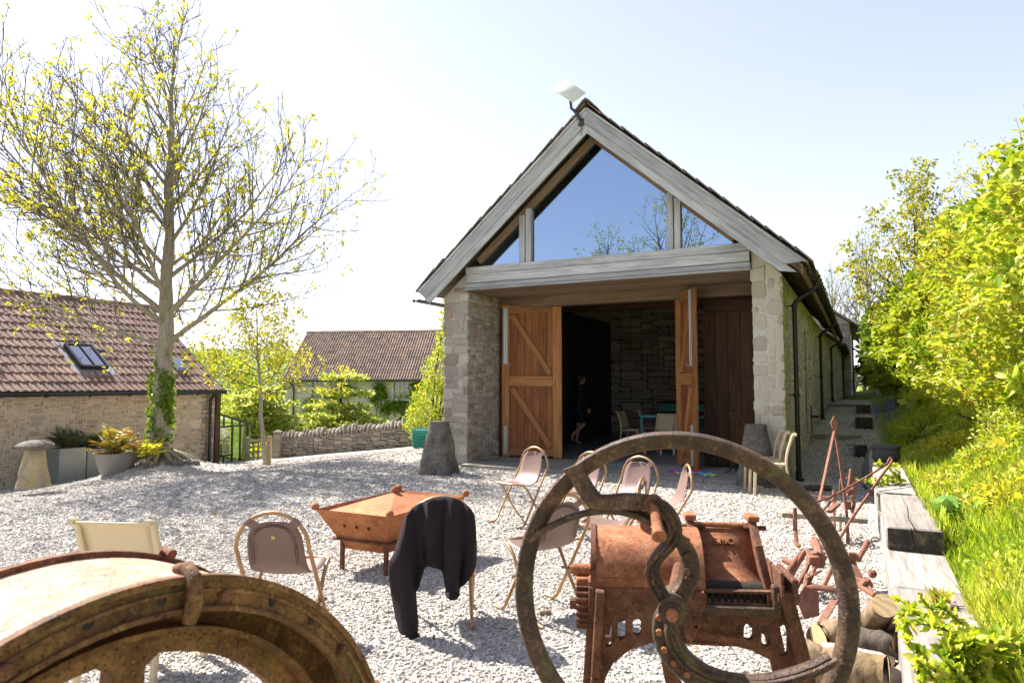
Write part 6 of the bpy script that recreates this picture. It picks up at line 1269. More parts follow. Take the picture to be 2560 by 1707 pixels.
# ================================================================== trees and plants
def tufts(lf, tips, rg, n, size, spread, mat=None, minlev=0, keep=1.0, up=.2, width=.34):
    P = np.array([t[0] for t in tips if t[2] >= minlev]); D = np.array([t[1] for t in tips if t[2] >= minlev])
    k = rg.random(len(P)) < keep; P, D = P[k], D[k]; m_ = len(P); base = rg.random(m_)
    for i in range(n):
        d = unit(D * .55 + rg.normal(size=(m_, 3)) * .75 + np.array([0, 0, up])); s = size * rg.uniform(.55, 1.25, m_)
        lf.leaf(P + rg.normal(size=(m_, 3)) * spread, d, s, rg, np.clip(base * .6 + rg.random(m_) * .4, 0, 1), width=width, fold=.3, droop=.15)
# ---- the big ash tree just coming into leaf
def ash():
    rg = np.random.default_rng(12); bz_ = float(gz(TREE.x, TREE.y)); t = thing('ash_tree', 'tall ash tree with ivy on its trunk, just coming into leaf', 'tree', (TREE.x, TREE.y, bz_))
    segs, tips = [], []; tr = [(-.02, 0, -.25), (-.01, 0, .0), (.0, 0, .5), (.02, 0, 1.2), (.03, 0, 2.0), (.06, .02, 2.8), (.03, .0, 3.8), (.06, .03, 4.8), (.0, .0, 5.8), (.05, .0, 6.8), (.0, .02, 7.8), (.04, .0, 8.6), (.02, 0, 9.2)]
    rr = [.34, .26, .195, .178, .172, .155, .125, .105, .08, .058, .038, .022, .008]
    pts = [np.array(p) for p in smooth_path(tr, 4)]; rad = list(np.interp(np.linspace(0, 12, len(pts)), range(13), rr))
    mb = MB().tube(pts, rad, 18, cap=False); mb.v = [tuple(Vector(v) + Vector((v[0], v[1], 0)).normalized() * (.02 * mnoise.noise(Vector(v) * 3.0) + (.07 * max(0, 1 - v[2] / .5) * mnoise.noise(Vector((math.atan2(v[1], v[0]) * 1.6, 0, 3)))))) for v in mb.v]
    trunk = mb.build('trunk', 'bark_ash', t, smooth=70)
    cfg = [dict(n=11, up=.055, wob=.055, taper=.88), dict(n=7, up=.32, wob=.07, taper=.85, per_m=4.2, **{'from': .10}, ang=.70, len=.50, min=.5, rmax=.022, rmin=.007), dict(n=4, up=.65, wob=.09, taper=.8, per_m=4.6, **{'from': .10}, ang=.60, len=.52, min=.3, rmax=.011, rmin=.0055), dict(n=3, up=.95, wob=.12, taper=.45, per_m=3.0, **{'from': .2}, ang=.6, len=.45, min=.14, rmax=.0075, rmin=.0045)]
    limbs = [(2.35, 178, 12, 5.0, .055), (2.45, 8, 34, 5.4, .075), (2.75, 100, 25, 4.0, .06), (2.9, 255, 22, 5.4, .065), (3.05, 200, 34, 5.2, .075), (3.15, -35, 28, 4.9, .065), (3.3, 285, 28, 4.7, .06), (3.5, 150, 36, 4.6, .06), (3.6, 230, 32, 5.2, .06), (3.7, 25, 38, 4.3, .06), (4.0, 60, 45, 3.2, .055), (4.1, 190, 42, 4.6, .06), (4.3, 300, 46, 3.7, .05), (4.5, -10, 48, 3.5, .055), (4.8, 225, 52, 3.6, .05), (5.0, 165, 52, 3.4, .05), (5.3, 35, 56, 2.8, .045), (5.5, 110, 55, 3.0, .04), (5.8, 200, 58, 2.9, .045), (6.0, -20, 60, 2.5, .045), (6.4, 150, 60, 2.7, .04), (6.6, 60, 64, 2.1, .035), (6.9, 240, 62, 2.4, .035), (7.1, 10, 68, 1.9, .03), (7.5, 190, 66, 2.0, .028), (7.9, 110, 68, 1.6, .024), (8.2, 330, 68, 1.4, .02), (8.6, 210, 74, 1.3, .015), (8.3, 95, 76, 1.7, .02), (8.7, 0, 78, 1.2, .014), (7.7, 160, 72, 1.9, .025), (7.3, 270, 68, 2.0, .025)]
    for h, az, el, L, r in limbs:
        i = int(np.argmin([abs(p[2] - h) for p in pts])); d = np.array([math.cos(R_(az)) * math.cos(R_(el)), math.sin(R_(az)) * math.cos(R_(el)), math.sin(R_(el))])
        grow(rg, pts[i], d, L * rg.uniform(.9, 1.06), r * .82, 0, segs, tips, cfg)
    big = [s for s in segs if s[2] <= 1]; small = [s for s in segs if s[2] > 1]
    twigs('limbs', big, 'bark_ash', t, (9, 6)); twigs('twigs', small, 'bark_twig', t, (3, 3, 3, 3))
    lf = Leafy(); tufts(lf, tips, rg, 7, .10, .02, minlev=2, keep=.36, width=.4); lf.build('crown', 'leaf_ash', t)
    # ivy climbing the trunk
    iv = Leafy(); n = 2100; h = rg.beta(1.7, 1.5, n) * 2.35; a = np.where(rg.random(n) < .62, rg.normal(size=n) * .55 - .55, rg.normal(size=n) * .5 - 2.5 + .6 * np.sin(h * 3)); r = np.interp(h, [0, .5, 1.2, 2.4], [.26, .20, .18, .17]) + rg.random(n) ** 2 * .09; k = (rg.random(n) < np.interp(h, [0, .5, 1.0, 1.9, 2.3], [.35, .6, 1, .8, .2])) & (np.array([mnoise.noise(Vector((x_ * 2.2, y_ * 1.4, 3))) for x_, y_ in zip(h, a)]) > -.12); h, a, r = h[k], a[k], r[k]
    P = np.stack([r * np.cos(a), r * np.sin(a), h], 1); D = np.stack([np.cos(a) * .6, np.sin(a) * .6, -.6 + rg.normal(size=len(a)) * .4], 1) + rg.normal(size=(len(a), 3)) * .3; iv.leaf(P, D, rg.uniform(.04, .085, len(a)), rg, width=.9, fold=.15); iv.build('ivy', 'leaf_ivy', t)
    for i in range(16):
        a = i * .41 + rg.random() * .3; L = rg.uniform(.25, .75); p0 = Vector((math.cos(a) * .2, math.sin(a) * .2, .16)); p1 = Vector((math.cos(a) * (.25 + L), math.sin(a) * (.25 + L), float(gz(TREE.x + math.cos(a) * (.25 + L), TREE.y + math.sin(a) * (.25 + L))) - bz_ - .02)); MB().tube(smooth_path([p0, p0.lerp(p1, .45) + Vector((0, 0, .03)), p1], 4), [.07, .06, .055, .05, .045, .04, .03, .02, .01], 7).build('root', 'bark_ash', t, smooth=60)
    return t
ash()
rng = random.Random(6)
for i, (dx, dy) in enumerate(((.55, -.45), (.15, -.62), (-.35, -.55), (.75, -.2), (-.6, -.35))):
    x, y = TREE.x + dx, TREE.y + dy; o = tag(MB().ball((0, 0, 0), .13, 10, (1.6, 1, .55), .5).build('rock', 'staddle_dark', smooth=40), ('mossy rock at the right foot of the ash tree', 'flat rock directly before the ash trunk', 'rock at the left foot of the ash tree', 'small rock farthest right of the ash roots', 'rock farthest left of the ash roots')[i], 'rock', 'rocks round the ash tree'); o.location = (x, y, float(gz(x, y)) + .02); o.rotation_euler = (0, 0, i)
# ---- generic small tree
def small_tree(name, label, loc, h, rad, trunk_r, lean, cfg_n, leafm, seed, tuft=6, lsize=.06, bare=.35, bark='bark_twig', keep=1.0, limbs=14, el=(25, 70), cat='tree', group=None, width=.5, rise=None):
    rg = np.random.default_rng(seed); t = thing(name, label, cat, loc, group=group); segs, tips = [], []
    tr = [np.array((lean[0] * h * s + rg.normal() * .015, lean[1] * h * s + rg.normal() * .015, h * s)) for s in np.linspace(0, .97, 11)]; segs0 = [(tr, list(np.interp(np.linspace(0, 1, 11), [0, .4, 1], [trunk_r, trunk_r * .65, trunk_r * .1])), 0)]
    cfg = [dict(n=7, up=.18, wob=.07, taper=.85), dict(n=4, up=.35, wob=.1, taper=.8, per_m=cfg_n[0], **{'from': .2}, ang=.75, len=.45, min=.15, rmax=trunk_r * .3), dict(n=3, up=.5, wob=.12, taper=.7, per_m=cfg_n[1], **{'from': .15}, ang=.7, len=.5, min=.1, rmax=trunk_r * .15)]
    for i in range(limbs):
        s = bare + (.95 - bare) * (i + rg.random()) / limbs; x = s * 10 / .97; k = min(int(x), 9); p = tr[k] + (tr[k + 1] - tr[k]) * (x - k); az = i * 2.4 + rg.random(); e = R_(el[0] + (el[1] - el[0]) * (s - bare) / (1 - bare)); L = rad * (1.15 - .8 * (s - bare) / (1 - bare)) * rg.uniform(.8, 1.15)
        grow(rg, p, (math.cos(az) * math.cos(e), math.sin(az) * math.cos(e), math.sin(e)), L, trunk_r * .42 * (1.1 - s), 0, segs, tips, cfg)
    twigs('trunk', segs0, bark, t, (10,)); twigs('limbs', segs, 'bark_twig', t, (5, 4, 3)); lf = Leafy(); tufts(lf, tips, rg, tuft, lsize, lsize * .6, keep=keep, width=width); lf.build('crown', leafm, t); return t
ps = on(663, 1163); small_tree('young_tree', 'slender leaning young tree in yellow leaf tied to a stake', ps, 4.2 * ps.y / 17, 1.4, .055, (-.085, .0), (5, 6), 'leaf_yellow', 3, 8, .085, .42, 'bark_ash', 1.0, 26, (8, 72))
pk = on(672, 1162); t = thing('tree_stake', 'short pale wooden stake holding the young tree', 'stake', pk); zk = at_y(672, 1089, pk.y).z - pk.z; MB().box((0, 0, zk / 2 - .05), (.085, .085, zk + .1), None, .01).build('post', 'post_wood', t); MB().rail([(0, -.05, zk - .15), (-.15, -.06, zk - .22), (-.2, 0, zk - .22)], .03, .004, (0, 0, 1)).build('tie', 'black_iron', t)
# ---- shrubs as leaf volumes
def blob_pts(rg, n, c, r, shell=.55, squash=None):
    d = unit(rg.normal(size=(n, 3))); rr = (shell + (1 - shell) * rg.random(n) ** .6)[:, None]
    lump = np.array([1 + .28 * mnoise.noise(Vector(v) * 2.3 + Vector((c[0], c[1], 0))) for v in d])[:, None] if n < 60000 else 1
    return np.array(c) + d * rr * lump * np.array(r), d
def shrub(name, label, loc, blobs, leafm, seed, n=4000, ls=.07, cat='shrub', group=None, stems=6, width=.5, top=None, bark='bark_dark'):
    rg = np.random.default_rng(seed); t = thing(name, label, cat, loc, group=group); lf = Leafy(); tot = sum(b[1][0] * b[1][2] for b in blobs); mb = MB()
    for c, r in blobs:
        m_ = int(n * r[0] * r[2] / tot); P, D = blob_pts(rg, m_, c, r); lf.leaf(P, unit(D * .7 + rg.normal(size=(m_, 3)) * .6 + np.array([0, 0, .25])), ls * rg.uniform(.6, 1.3, m_), rg, width=width, fold=.3, droop=.1)
    for i in range(stems):
        c, r = blobs[i % len(blobs)]; e = Vector(c) + Vector((rg.normal() * r[0] * .4, rg.normal() * r[1] * .4, r[2] * .5)); b0 = Vector((rg.normal() * .08, rg.normal() * .08, -.1)); mb.tube(smooth_path([b0, b0.lerp(e, .5) + Vector((rg.normal() * .1, 0, .1)), e], 3), [.03, .028, .026, .022, .018, .014, .006], 5)
    lf.build('foliage', leafm, t); mb.build('stems', bark, t, smooth=60); return t
def dogwood(label, px_, ytop, ybase, Y, seed, layers):
    """tiered tree: flat plates of leaf and cream flower round one stem"""
    rg = np.random.default_rng(seed); b0 = at_y(px_, ybase, Y); H_ = at_y(px_, ytop, Y).z - b0.z; t = thing('tiered_dogwood', label, 'tree', b0, group='tiered dogwoods below the wall'); m_ = Y / FP
    MB().tube(smooth_path([(0, 0, 0), (.03, 0, H_ * .5), (0, 0, H_ * .97)], 5), [.075] * 4 + [.06] * 4 + [.045, .03, .015], 7).build('trunk', 'bark_dark', t, smooth=60); lf = Leafy(); mb = MB()
    for (z, r, dx) in layers:
        n = int(1500 * r * r / 2.0) + 250; a = rg.random(n) * 6.283; q = np.sqrt(rg.random(n)) * r * (1 + .18 * np.sin(a * 5 + z * 7)); hh = .11 * r * (1 - (q / r) ** 2)
        P = np.stack([q * np.cos(a) + dx, q * np.sin(a), z * H_ + hh * rg.uniform(-.4, 1, n) + rg.normal(size=n) * .04], 1); D = np.stack([np.cos(a), np.sin(a), .3 + rg.normal(size=n) * .4], 1) + rg.normal(size=(n, 3)) * .5; lf.leaf(P, D, rg.uniform(.10, .2, n), rg, np.where(rg.random(n) < .6, rg.random(n) * .5, .45 + rg.random(n) * .55), width=.6, fold=.15)
        for k in range(7): a = k * .9 + z * 5; mb.tube([(dx * .3, 0, z * H_ - .1), (dx + math.cos(a) * r * .5, math.sin(a) * r * .5, z * H_), (dx + math.cos(a) * r * .9, math.sin(a) * r * .9, z * H_ + .03)], [.025, .018, .006], 4)
    lf.build('crown', 'leaf_dogwood', t); mb.build('limbs', 'bark_dark', t)
dogwood('tiered dogwood with flat leafy layers before the cottage front', 849, 941, 1105, 27.0, 4, [(.98, .85, .1), (.76, .6, -.25), (.73, .7, .5), (.54, .7, -.5), (.52, .8, .35), (.40, 1.25, -.1), (.30, 1.45, .2), (.20, 1.5, -.1), (.1, 1.3, .1)])
dogwood('tiered dogwood behind the lean-to and the young tree', 655, 975, 1110, 25.5, 5, [(.97, .5, .1), (.85, .9, -.4), (.73, 1.0, .2), (.60, 1.1, -.3), (.46, 1.15, .1), (.34, 1.3, -.2), (.22, 1.3, 0), (.1, 1.2, -.1)])
for lb, px_, py, Y, bl, lm, sd, n, ls in (
    ('tall pale-leaved bush against the left flank of the barn', 1082, 1108, 18.6, [((.1, 0, .9), (.75, .6, 1.0)), ((.25, 0, 1.9), (.55, .5, .7)), ((.38, 0, 2.7), (.32, .35, .6)), ((.42, 0, 3.5), (.24, .3, .6)), ((-.3, .1, .6), (.5, .5, .6))], 'leaf_hedge', 21, 6500, .085),
    ('low bright shrubs showing over the dry-stone wall', 800, 1130, 22.0, [((-1.2, 0, .05), (1.1, .4, .32)), ((.4, 0, .0), (1.2, .4, .25)), ((2.2, 0, .0), (1.2, .4, .22))], 'leaf_yellow', 22, 3500, .07),
    ('round green bush beyond the garden gate', 575, 1140, 27.0, [((0, 0, .9), (1.2, 1.0, 1.2)), ((-1.4, 0, .9), (1.2, 1, 1.2))], 'leaf_maple', 23, 7000, .13),
    ('darker bush under the tiered dogwoods', 720, 1130, 30.0, [((-.6, 0, .4), (1.0, .8, .8)), ((-2, 0, .5), (1.2, 1, .9))], 'leaf_green', 24, 4000, .13),
    ('dark clipped bush beside the arched cottage door', 940, 1100, 38.0, [((0, 0, .6), (.8, .8, .8))], 'leaf_green', 25, 1500, .12),
    ('flowering bush at the right end of the cottage front', 1048, 1105, 36.0, [((.6, 0, 1.0), (1.1, 1, 1.3)), ((1.2, 0, 2.0), (.7, .8, 1.0))], 'leaf_dogwood', 26, 3500, .12),
    ('distant round tree seen past the cottage gable', 655, 1000, 75.0, [((0, 0, 3.0), (4, 3, 4.0)), ((-5, 0, 2.0), (4, 3, 3.4)), ((6, 0, 1.6), (4, 3, 3.0))], 'leaf_far', 27, 7000, .4),
    ('distant hedge line behind the outbuilding and lean-to', 520, 1010, 62.0, [((0, 0, 2.0), (5, 3, 3)), ((-7, 0, 1.6), (5, 3, 3)), ((5, 4, 1.8), (4, 3, 3))], 'leaf_maple', 28, 7000, .35)):
    p = at_y(px_, py, Y); shrub('garden_bush' if Y < 60 else 'distant_tree', lb, p, bl, lm, sd, n, ls, 'bush' if Y < 60 else 'tree')
# wall climber on the cottage
def climber(label, regs, seed):
    rg = np.random.default_rng(seed); lf = Leafy(); mb = MB(); t = thing('wall_climber', label, 'climber', (cl_.x, cl_.y, CB), C_RZ)
    for (x, y, rx, ry, n) in regs:
        c = cl2(x, y); m_ = Y_m = CY / FP / 3.36; P = np.stack([c[0] + rg.normal(size=n) * rx * m_ * .5, -.06 - rg.random(n) * .14, c[1] + rg.normal(size=n) * ry * m_ * .5], 1); lf.leaf(P, np.stack([rg.normal(size=n) * .6, -np.ones(n) * .5, -.4 + rg.normal(size=n) * .5], 1), rg.uniform(.10, .2, n), rg, width=.8, fold=.15); mb.tube([(c[0], -.04, max(0, c[1] - 2.0)), (c[0] + .1, -.05, c[1] - 1), (c[0], -.05, c[1])], [.03, .025, .01], 5)
    lf.build('foliage', 'leaf_ivy', t); mb.build('stems', 'bark_dark', t)
climber('green climber between the cottage windows', [(1580, 640, 55, 45, 260), (1540, 730, 40, 50, 150), (1615, 690, 35, 40, 110)], 31); climber('green climber over the arched cottage door', [(1700, 800, 120, 30, 300), (1640, 810, 40, 45, 120), (1800, 870, 45, 50, 150), (1740, 755, 110, 22, 140)], 32); climber('green climber right of the far sash window', [(1890, 630, 50, 50, 240), (1870, 700, 40, 40, 120)], 33)
climber('green climber round the half-hidden left window', [(1000, 790, 60, 70, 260), (1180, 690, 90, 40, 240), (1300, 650, 90, 45, 260)], 34)
# ---- ferns
def fern(name, label, loc, n, L, leafm, seed, rz0=0, parent=None, squash=1.0):
    rg = np.random.default_rng(seed); t = thing(name, label, 'fern', loc); lf = Leafy(); mb = MB()
    for i in range(n):
        a = rg.random() * 6.283; l = L * rg.uniform(.6, 1.15); el = R_(rg.uniform(40, 80)); pts = []; p = np.array([rg.normal() * .08, rg.normal() * .08, 0]); d = np.array([math.cos(a) * math.cos(el), math.sin(a) * math.cos(el), math.sin(el)])
        for k in range(13): pts.append(p.copy()); p = p + d * l / 12; d = d - np.array([0, 0, .11]); d /= np.linalg.norm(d)
        mb.tube(pts, .004, 3); pts = np.array(pts); tv = np.gradient(pts, axis=0); tv = unit(tv); s = unit(np.cross(tv, [0, 0, 1])); base = rg.random()
        for sg in (-1, 1):
            for f_ in (0, .5):
                q = pts[2:-1] * (1 - f_) + pts[3:] * f_; w_ = np.sin(np.linspace(.35, 3.0, len(q))) * l * .2 + .015; lf.leaf(q, s[2:-1] * sg + tv[2:-1] * .35 - np.array([0, 0, .15]), w_, rg, np.clip(base + rg.normal(size=len(q)) * .08, 0, 1), width=.28, fold=.1)
    lf.build('fronds', leafm, t); mb.build('stalks', 'bark_twig', t); return t
pp, sc_ = POT; fern('bronze_fern', 'bronze and gold fern fronds in the grey pot', pp + Vector((0, 0, .36 * sc_)), 42, .62 * sc_, 'leaf_fern', 7); fern('bronze_fern', 'leafy yellow plant growing between the pot and the ash trunk', pp + Vector((.55, .1, .30 * sc_)), 22, .5 * sc_, 'leaf_yellow', 8)
zp = [o for o in bpy.data.objects if o.name.startswith('zinc_planter')]
for i, o in enumerate(zp): fern('dark_fern', ('dark fern filling the tall galvanised planter', 'dark fern behind the bronze fern pot')[i], Vector(o.location) + Vector((0, 0, o['top'] - .04)), 26, .62, 'leaf_fern_dark', 9 + i)
# ---- right-hand hedge: leafy mass along the bank, built in barn axes
def hedge(name, label, w0, w1, prof, leafm, seed, den, ls, cat='hedge', width=.5, thick=.5):
    """prof(w) -> (u_face, height); leaves through a thick skin over the face and top"""
    rg = np.random.default_rng(seed); t = thing(name, label, cat, B0, -AZ); lf = Leafy(); L = w1 - w0; n = int(L * den); w_ = rg.uniform(w0, w1, n); s = rg.random(n)
    u0, h = prof(w_); z0 = np.maximum(.3, np.interp(w_, PW, PZ)) + .5
    # path over the section: up the face then back over the crown
    ang = np.clip((s - .55) / .45, 0, 1) * math.pi * .62; fz = np.where(s < .55, s / .55 * (h * .72), h * .72 + np.sin(ang) * h * .28); fu = np.where(s < .55, 0, (1 - np.cos(ang)) * 1.1)
    bul = np.array([mnoise.noise(Vector((a * .8, b * .8, seed))) * .75 + mnoise.noise(Vector((a * 2.3, b * 2.3, seed + 5))) * .45 + mnoise.noise(Vector((a * 6, b * 6, seed + 8))) * .16 for a, b in zip(w_, fz)])
    dep = rg.random(n) ** 1.2 * thick; fu = fu + .25 * np.sin(fz / np.maximum(h, .1) * 2.2) * -1; u = u0 + fu - bul + dep; z = z0 + fz + bul * .35 * (s > .5)
    P = np.stack([u, w_, z], 1); nd = np.stack([-np.cos(ang) * .9, np.zeros(n), .35 + np.sin(ang)], 1); D = unit(nd + rg.normal(size=(n, 3)) * .75)
    col = np.clip(.5 + .28 * np.array([mnoise.noise(Vector((a * .6, b * .6, seed + 9))) for a, b in zip(w_, z)]) * 2 + rg.normal(size=n) * .22, 0, 1)
    hole = np.array([mnoise.noise(Vector((a * 1.9, b * 1.9, c * 1.9 + seed))) for a, b, c in zip(u, w_, z)]); kp = (hole > -.22) | (dep > thick * .55); P, D, col = P[kp], D[kp], col[kp]; n = len(P)
    lf.leaf(P, D, ls * np.clip(rg.lognormal(0, .32, n), .4, 2.0), rg, col, width=width, fold=.3, droop=.12)
    sh = MB()
    for i in range(int(L * 14)):   # long shoots standing out of the face and the top
        j = int(rg.integers(n)); q = P[j].copy(); d = D[j] * .6 + np.array([-.2, rg.normal() * .2, .9]); pts = [q]; l_ = rg.uniform(.25, .65)
        for k in range(5): d = unit((d + rg.normal(size=3) * .15)[None])[0]; pts.append(pts[-1] + d * l_ / 5)
        sh.tube(pts, [.007, .006, .005, .004, .003, .002], 3, cap=False); A = np.repeat(np.array(pts), 3, 0) + rg.normal(size=(18, 3)) * .012; lf.leaf(A, rg.normal(size=(18, 3)) + d, ls * rg.uniform(.5, 1.0, 18), rg, np.clip(rg.normal(.62, .2, 18), 0, 1), width=width, fold=.3)
    sh.build('shoots', 'bark_twig', t, kind='stuff'); lf.build('foliage', leafm, t)
    mb = MB()
    for i in range(int(L * 5)):
        w0_ = rg.uniform(w0, w1); uf, hh = prof(np.array([w0_])); b0 = Vector((float(uf[0]) + rg.uniform(.5, 1.3), w0_, .4)); e = Vector((float(uf[0]) + rg.uniform(-.1, .9), w0_ + rg.normal() * .5, .6 + float(hh[0]) * rg.uniform(.5, 1.05))); mb.tube(smooth_path([b0, b0.lerp(e, .5) + Vector((rg.normal() * .15, rg.normal() * .2, .1)), e], 3), [.03, .026, .022, .018, .013, .008, .003], 4)
    mb.build('stems', 'bark_dark', t); return t
hedge('mixed_hedge', 'towering yellow-green hedge filling the right edge of the yard', -4.0, 6.5, lambda w_: (8.15 + .10 * np.clip(w_, -4, 3) * 0 + .12 * np.sin(w_ * 1.1), 3.35 + .03 * w_ + .25 * np.sin(w_ * 1.7)), 'leaf_hedge', 3, 11000, .088, thick=.8)
hedge('maple_hedge', 'broad-leaved maple hedge leaning over the side path', 6.0, 15.5, lambda w_: (8.0 - .055 * (w_ - 6) + .15 * np.sin(w_ * .9), 3.3 - .08 * (w_ - 6) + .2 * np.sin(w_ * 1.3)), 'leaf_maple', 4, 6000, .13, width=.8, thick=.8)
hedge('far_hedge', 'dark leafy hedge closing the far end of the side path', 15.0, 27.0, lambda w_: (7.65 - .05 * (w_ - 15) + .15 * np.sin(w_ * .9), 3.4 + .12 * np.sin(w_ * 1.2)), 'leaf_green', 5, 2600, .15, width=.7)
# ---- trees over the hedge
p = BW(8.1, 11.5, .9); small_tree('cherry_tree', 'cherry tree with spreading tips rising above the hedge', p, 6.3, 2.5, .11, (-.01, 0), (3.6, 4.5), 'leaf_cherry', 41, 9, .13, .3, 'bark_dark', 1.0, 24, (22, 74), width=.5)
p = BW(9.5, 8.0, 1.0); small_tree('pale_tree', 'loose pale-leaved tree behind the hedge at the right edge', p, 5.9, 2.1, .10, (-.02, .02), (4, 5), 'leaf_yellow', 42, 6, .075, .25, 'bark_dark', .9, 24, (20, 70))
p = BW(7.2, 34.0, 1.0); small_tree('bare_tree', 'nearly bare tree beyond the gable end of the range', p, 8.8, 4.0, .16, (-.02, 0), (3.2, 3.8), 'leaf_far', 43, 5, .11, .2, 'bark_ash', .5, 30, (28, 78))
p = BW(4.5, 52.0, 1.0); small_tree('bare_tree', 'second nearly bare tree peeping over the far roof', p, 10, 4.6, .2, (.02, 0), (2.2, 2.6), 'leaf_far', 44, 4, .12, .25, 'bark_ash', .5, 26, (28, 78))
p = BW(8.6, 36.0, 1.1); shrub('far_bush', 'bright bush behind the far wooden gate', p, [((0, 0, .9), (1.5, 1, 1.2)), ((-1.4, 0, .7), (1.3, 1, 1.0))], 'leaf_yellow', 45, 2500, .15, 'bush')
# trees standing behind the camera, mirrored in the gable glass
for lb, (x, y), h, rad, sd, lm, kp in (('half-leafed tree behind the viewer, mirrored in the gable glass', (-10.5, -4.5), 10.2, 4.2, 51, 'leaf_cherry', .55), ('second half-leafed tree mirrored low in the large pane', (-14.5, -4.0), 9.0, 3.6, 52, 'leaf_cherry', .5)):
    small_tree('yard_tree', lb, (x, y, float(gz(x, y))), h, rad, .2, (0, 0), (2.4, 3.2), lm, sd, 6, .12, .25, 'bark_dark', kp, 24, (25, 75))
def conifer(label, loc, h, r, seed):
    rg = np.random.default_rng(seed); t = thing('conifer', label, 'tree', loc); MB().tube([(0, 0, 0), (0, 0, h)], [.22, .03], 8).build('trunk', 'bark_dark', t); lf = Leafy(); mb = MB()
    for i in range(60):
        s = .12 + .86 * i / 60; a = i * 2.4; L = r * (1.05 - s) * rg.uniform(.8, 1.15); pts = np.array([[math.cos(a) * L * q, math.sin(a) * L * q, h * s - .35 * L * q * q + .12 * L * q] for q in np.linspace(0, 1, 7)]); mb.tube(pts, [.03, .025, .02, .016, .012, .008, .004], 4); n = int(60 * L); q = rg.random(n); P = np.stack([np.interp(q, np.linspace(0, 1, 7), pts[:, k]) for k in range(3)], 1) + rg.normal(size=(n, 3)) * .1; lf.leaf(P, np.stack([np.full(n, math.cos(a)), np.full(n, math.sin(a)), np.full(n, -.3)], 1) + rg.normal(size=(n, 3)) * .6, rg.uniform(.12, .3, n), rg, width=.3)
    lf.build('crown', 'leaf_conifer', t); mb.build('limbs', 'bark_dark', t)
conifer('dark conifer behind the viewer, mirrored in the right pane', (-7.6, -6.4, float(gz(-7.6, -6.4))), 9.6, 3.2, 53)
# ---- grass and weeds on the bank
def bank_grass():
    rg = np.random.default_rng(61); n = 60000; w_ = -10.5 + 17 * rg.random(n) ** 1.25; u = 6.98 + 1.6 * rg.random(n) ** .85
    u = np.where((w_ < -5.3) | (w_ > -.2), u + .06, u + .03); X = B0.x + EV.x * u + DV.x * w_; Y = B0.y + EV.y * u + DV.y * w_; k = (Y > 1.0) & (X < .86 * Y + .3); X, Y, u, w_ = X[k], Y[k], u[k], w_[k]; n = len(X); P = np.stack([X, Y, gz(X, Y) - .02], 1)
    P[:, 2] = np.where((u < 7.1) & (w_ > -5.3) & (w_ < -.2), np.maximum(P[:, 2], .40), P[:, 2])
    patch = np.array([mnoise.noise(Vector((a * 1.6, b * 1.6, 2))) for a, b in zip(u, w_)]); h = (.16 + .14 * rg.random(n) + .12 * patch) * np.interp(u, [6.95, 7.2, 8.4], [.45, 1, 1.25]); wd = .0055 + .003 * rg.random(n); a = rg.random(n) * 6.283; ln = np.stack([np.cos(a), np.sin(a), np.zeros(n)], 1); sd = np.stack([-np.sin(a), np.cos(a), np.zeros(n)], 1)
    ln = ln * .6 + np.array([-EV.x, -EV.y, 0]) * .25; A = P - sd * wd[:, None]; B = P + sd * wd[:, None]; m1 = P + np.array([0, 0, 1]) * h[:, None] * .55 + ln * h[:, None] * .18; C1 = m1 - sd * wd[:, None] * .8; D1 = m1 + sd * wd[:, None] * .8; tip = P + np.array([0, 0, 1]) * h[:, None] * .92 + ln * h[:, None] * .55
    V = np.stack([A, B, C1, D1, tip], 1).reshape(-1, 3); b = np.arange(n)[:, None] * 5; T = np.concatenate([b + [0, 1, 3], b + [0, 3, 2], b + [2, 3, 4]], 1).reshape(-1, 3); col = np.clip(.4 + patch * .4 + rg.normal(size=n) * .22, 0, 1)
    o = fast_mesh('grass', V, T, 'leaf_grass', np.repeat(col, 5)); tag(o, 'long bright grass growing over the bank behind the sleepers', 'grass', kind='stuff')
    # mixed weeds with broader leaves
    lf = Leafy(); n = 62000; w_ = -10.0 + 15 * rg.random(n) ** 1.2; u = 7.12 + 1.6 * rg.random(n); pt = np.array([mnoise.noise(Vector((a * 1.3, b * 1.3, 7))) for a, b in zip(u, w_)]); k = rg.random(n) < np.clip(.5 + pt * 1.8, .06, 1); u, w_, pt = u[k], w_[k], pt[k]; n = len(u)
    X = B0.x + EV.x * u + DV.x * w_; Y = B0.y + EV.y * u + DV.y * w_; P = np.stack([X, Y, gz(X, Y) + rg.random(n) ** .8 * (.18 + .25 * sst(7.4, 8.5, u) + .2 * np.clip(pt, 0, 1))], 1); lf.leaf(P, rg.normal(size=(n, 3)) * .8 + np.array([-.3, 0, .45]), rg.uniform(.025, .075, n), rg, np.clip(.45 + pt * .7 + rg.normal(size=n) * .2, 0, 1), width=.55, fold=.25); o = lf.build('weeds', 'leaf_hedge'); tag(o, 'mixed yellow-green weeds and seedlings among the bank grass', 'weeds', kind='stuff')
bank_grass()
rgb = np.random.default_rng(64)
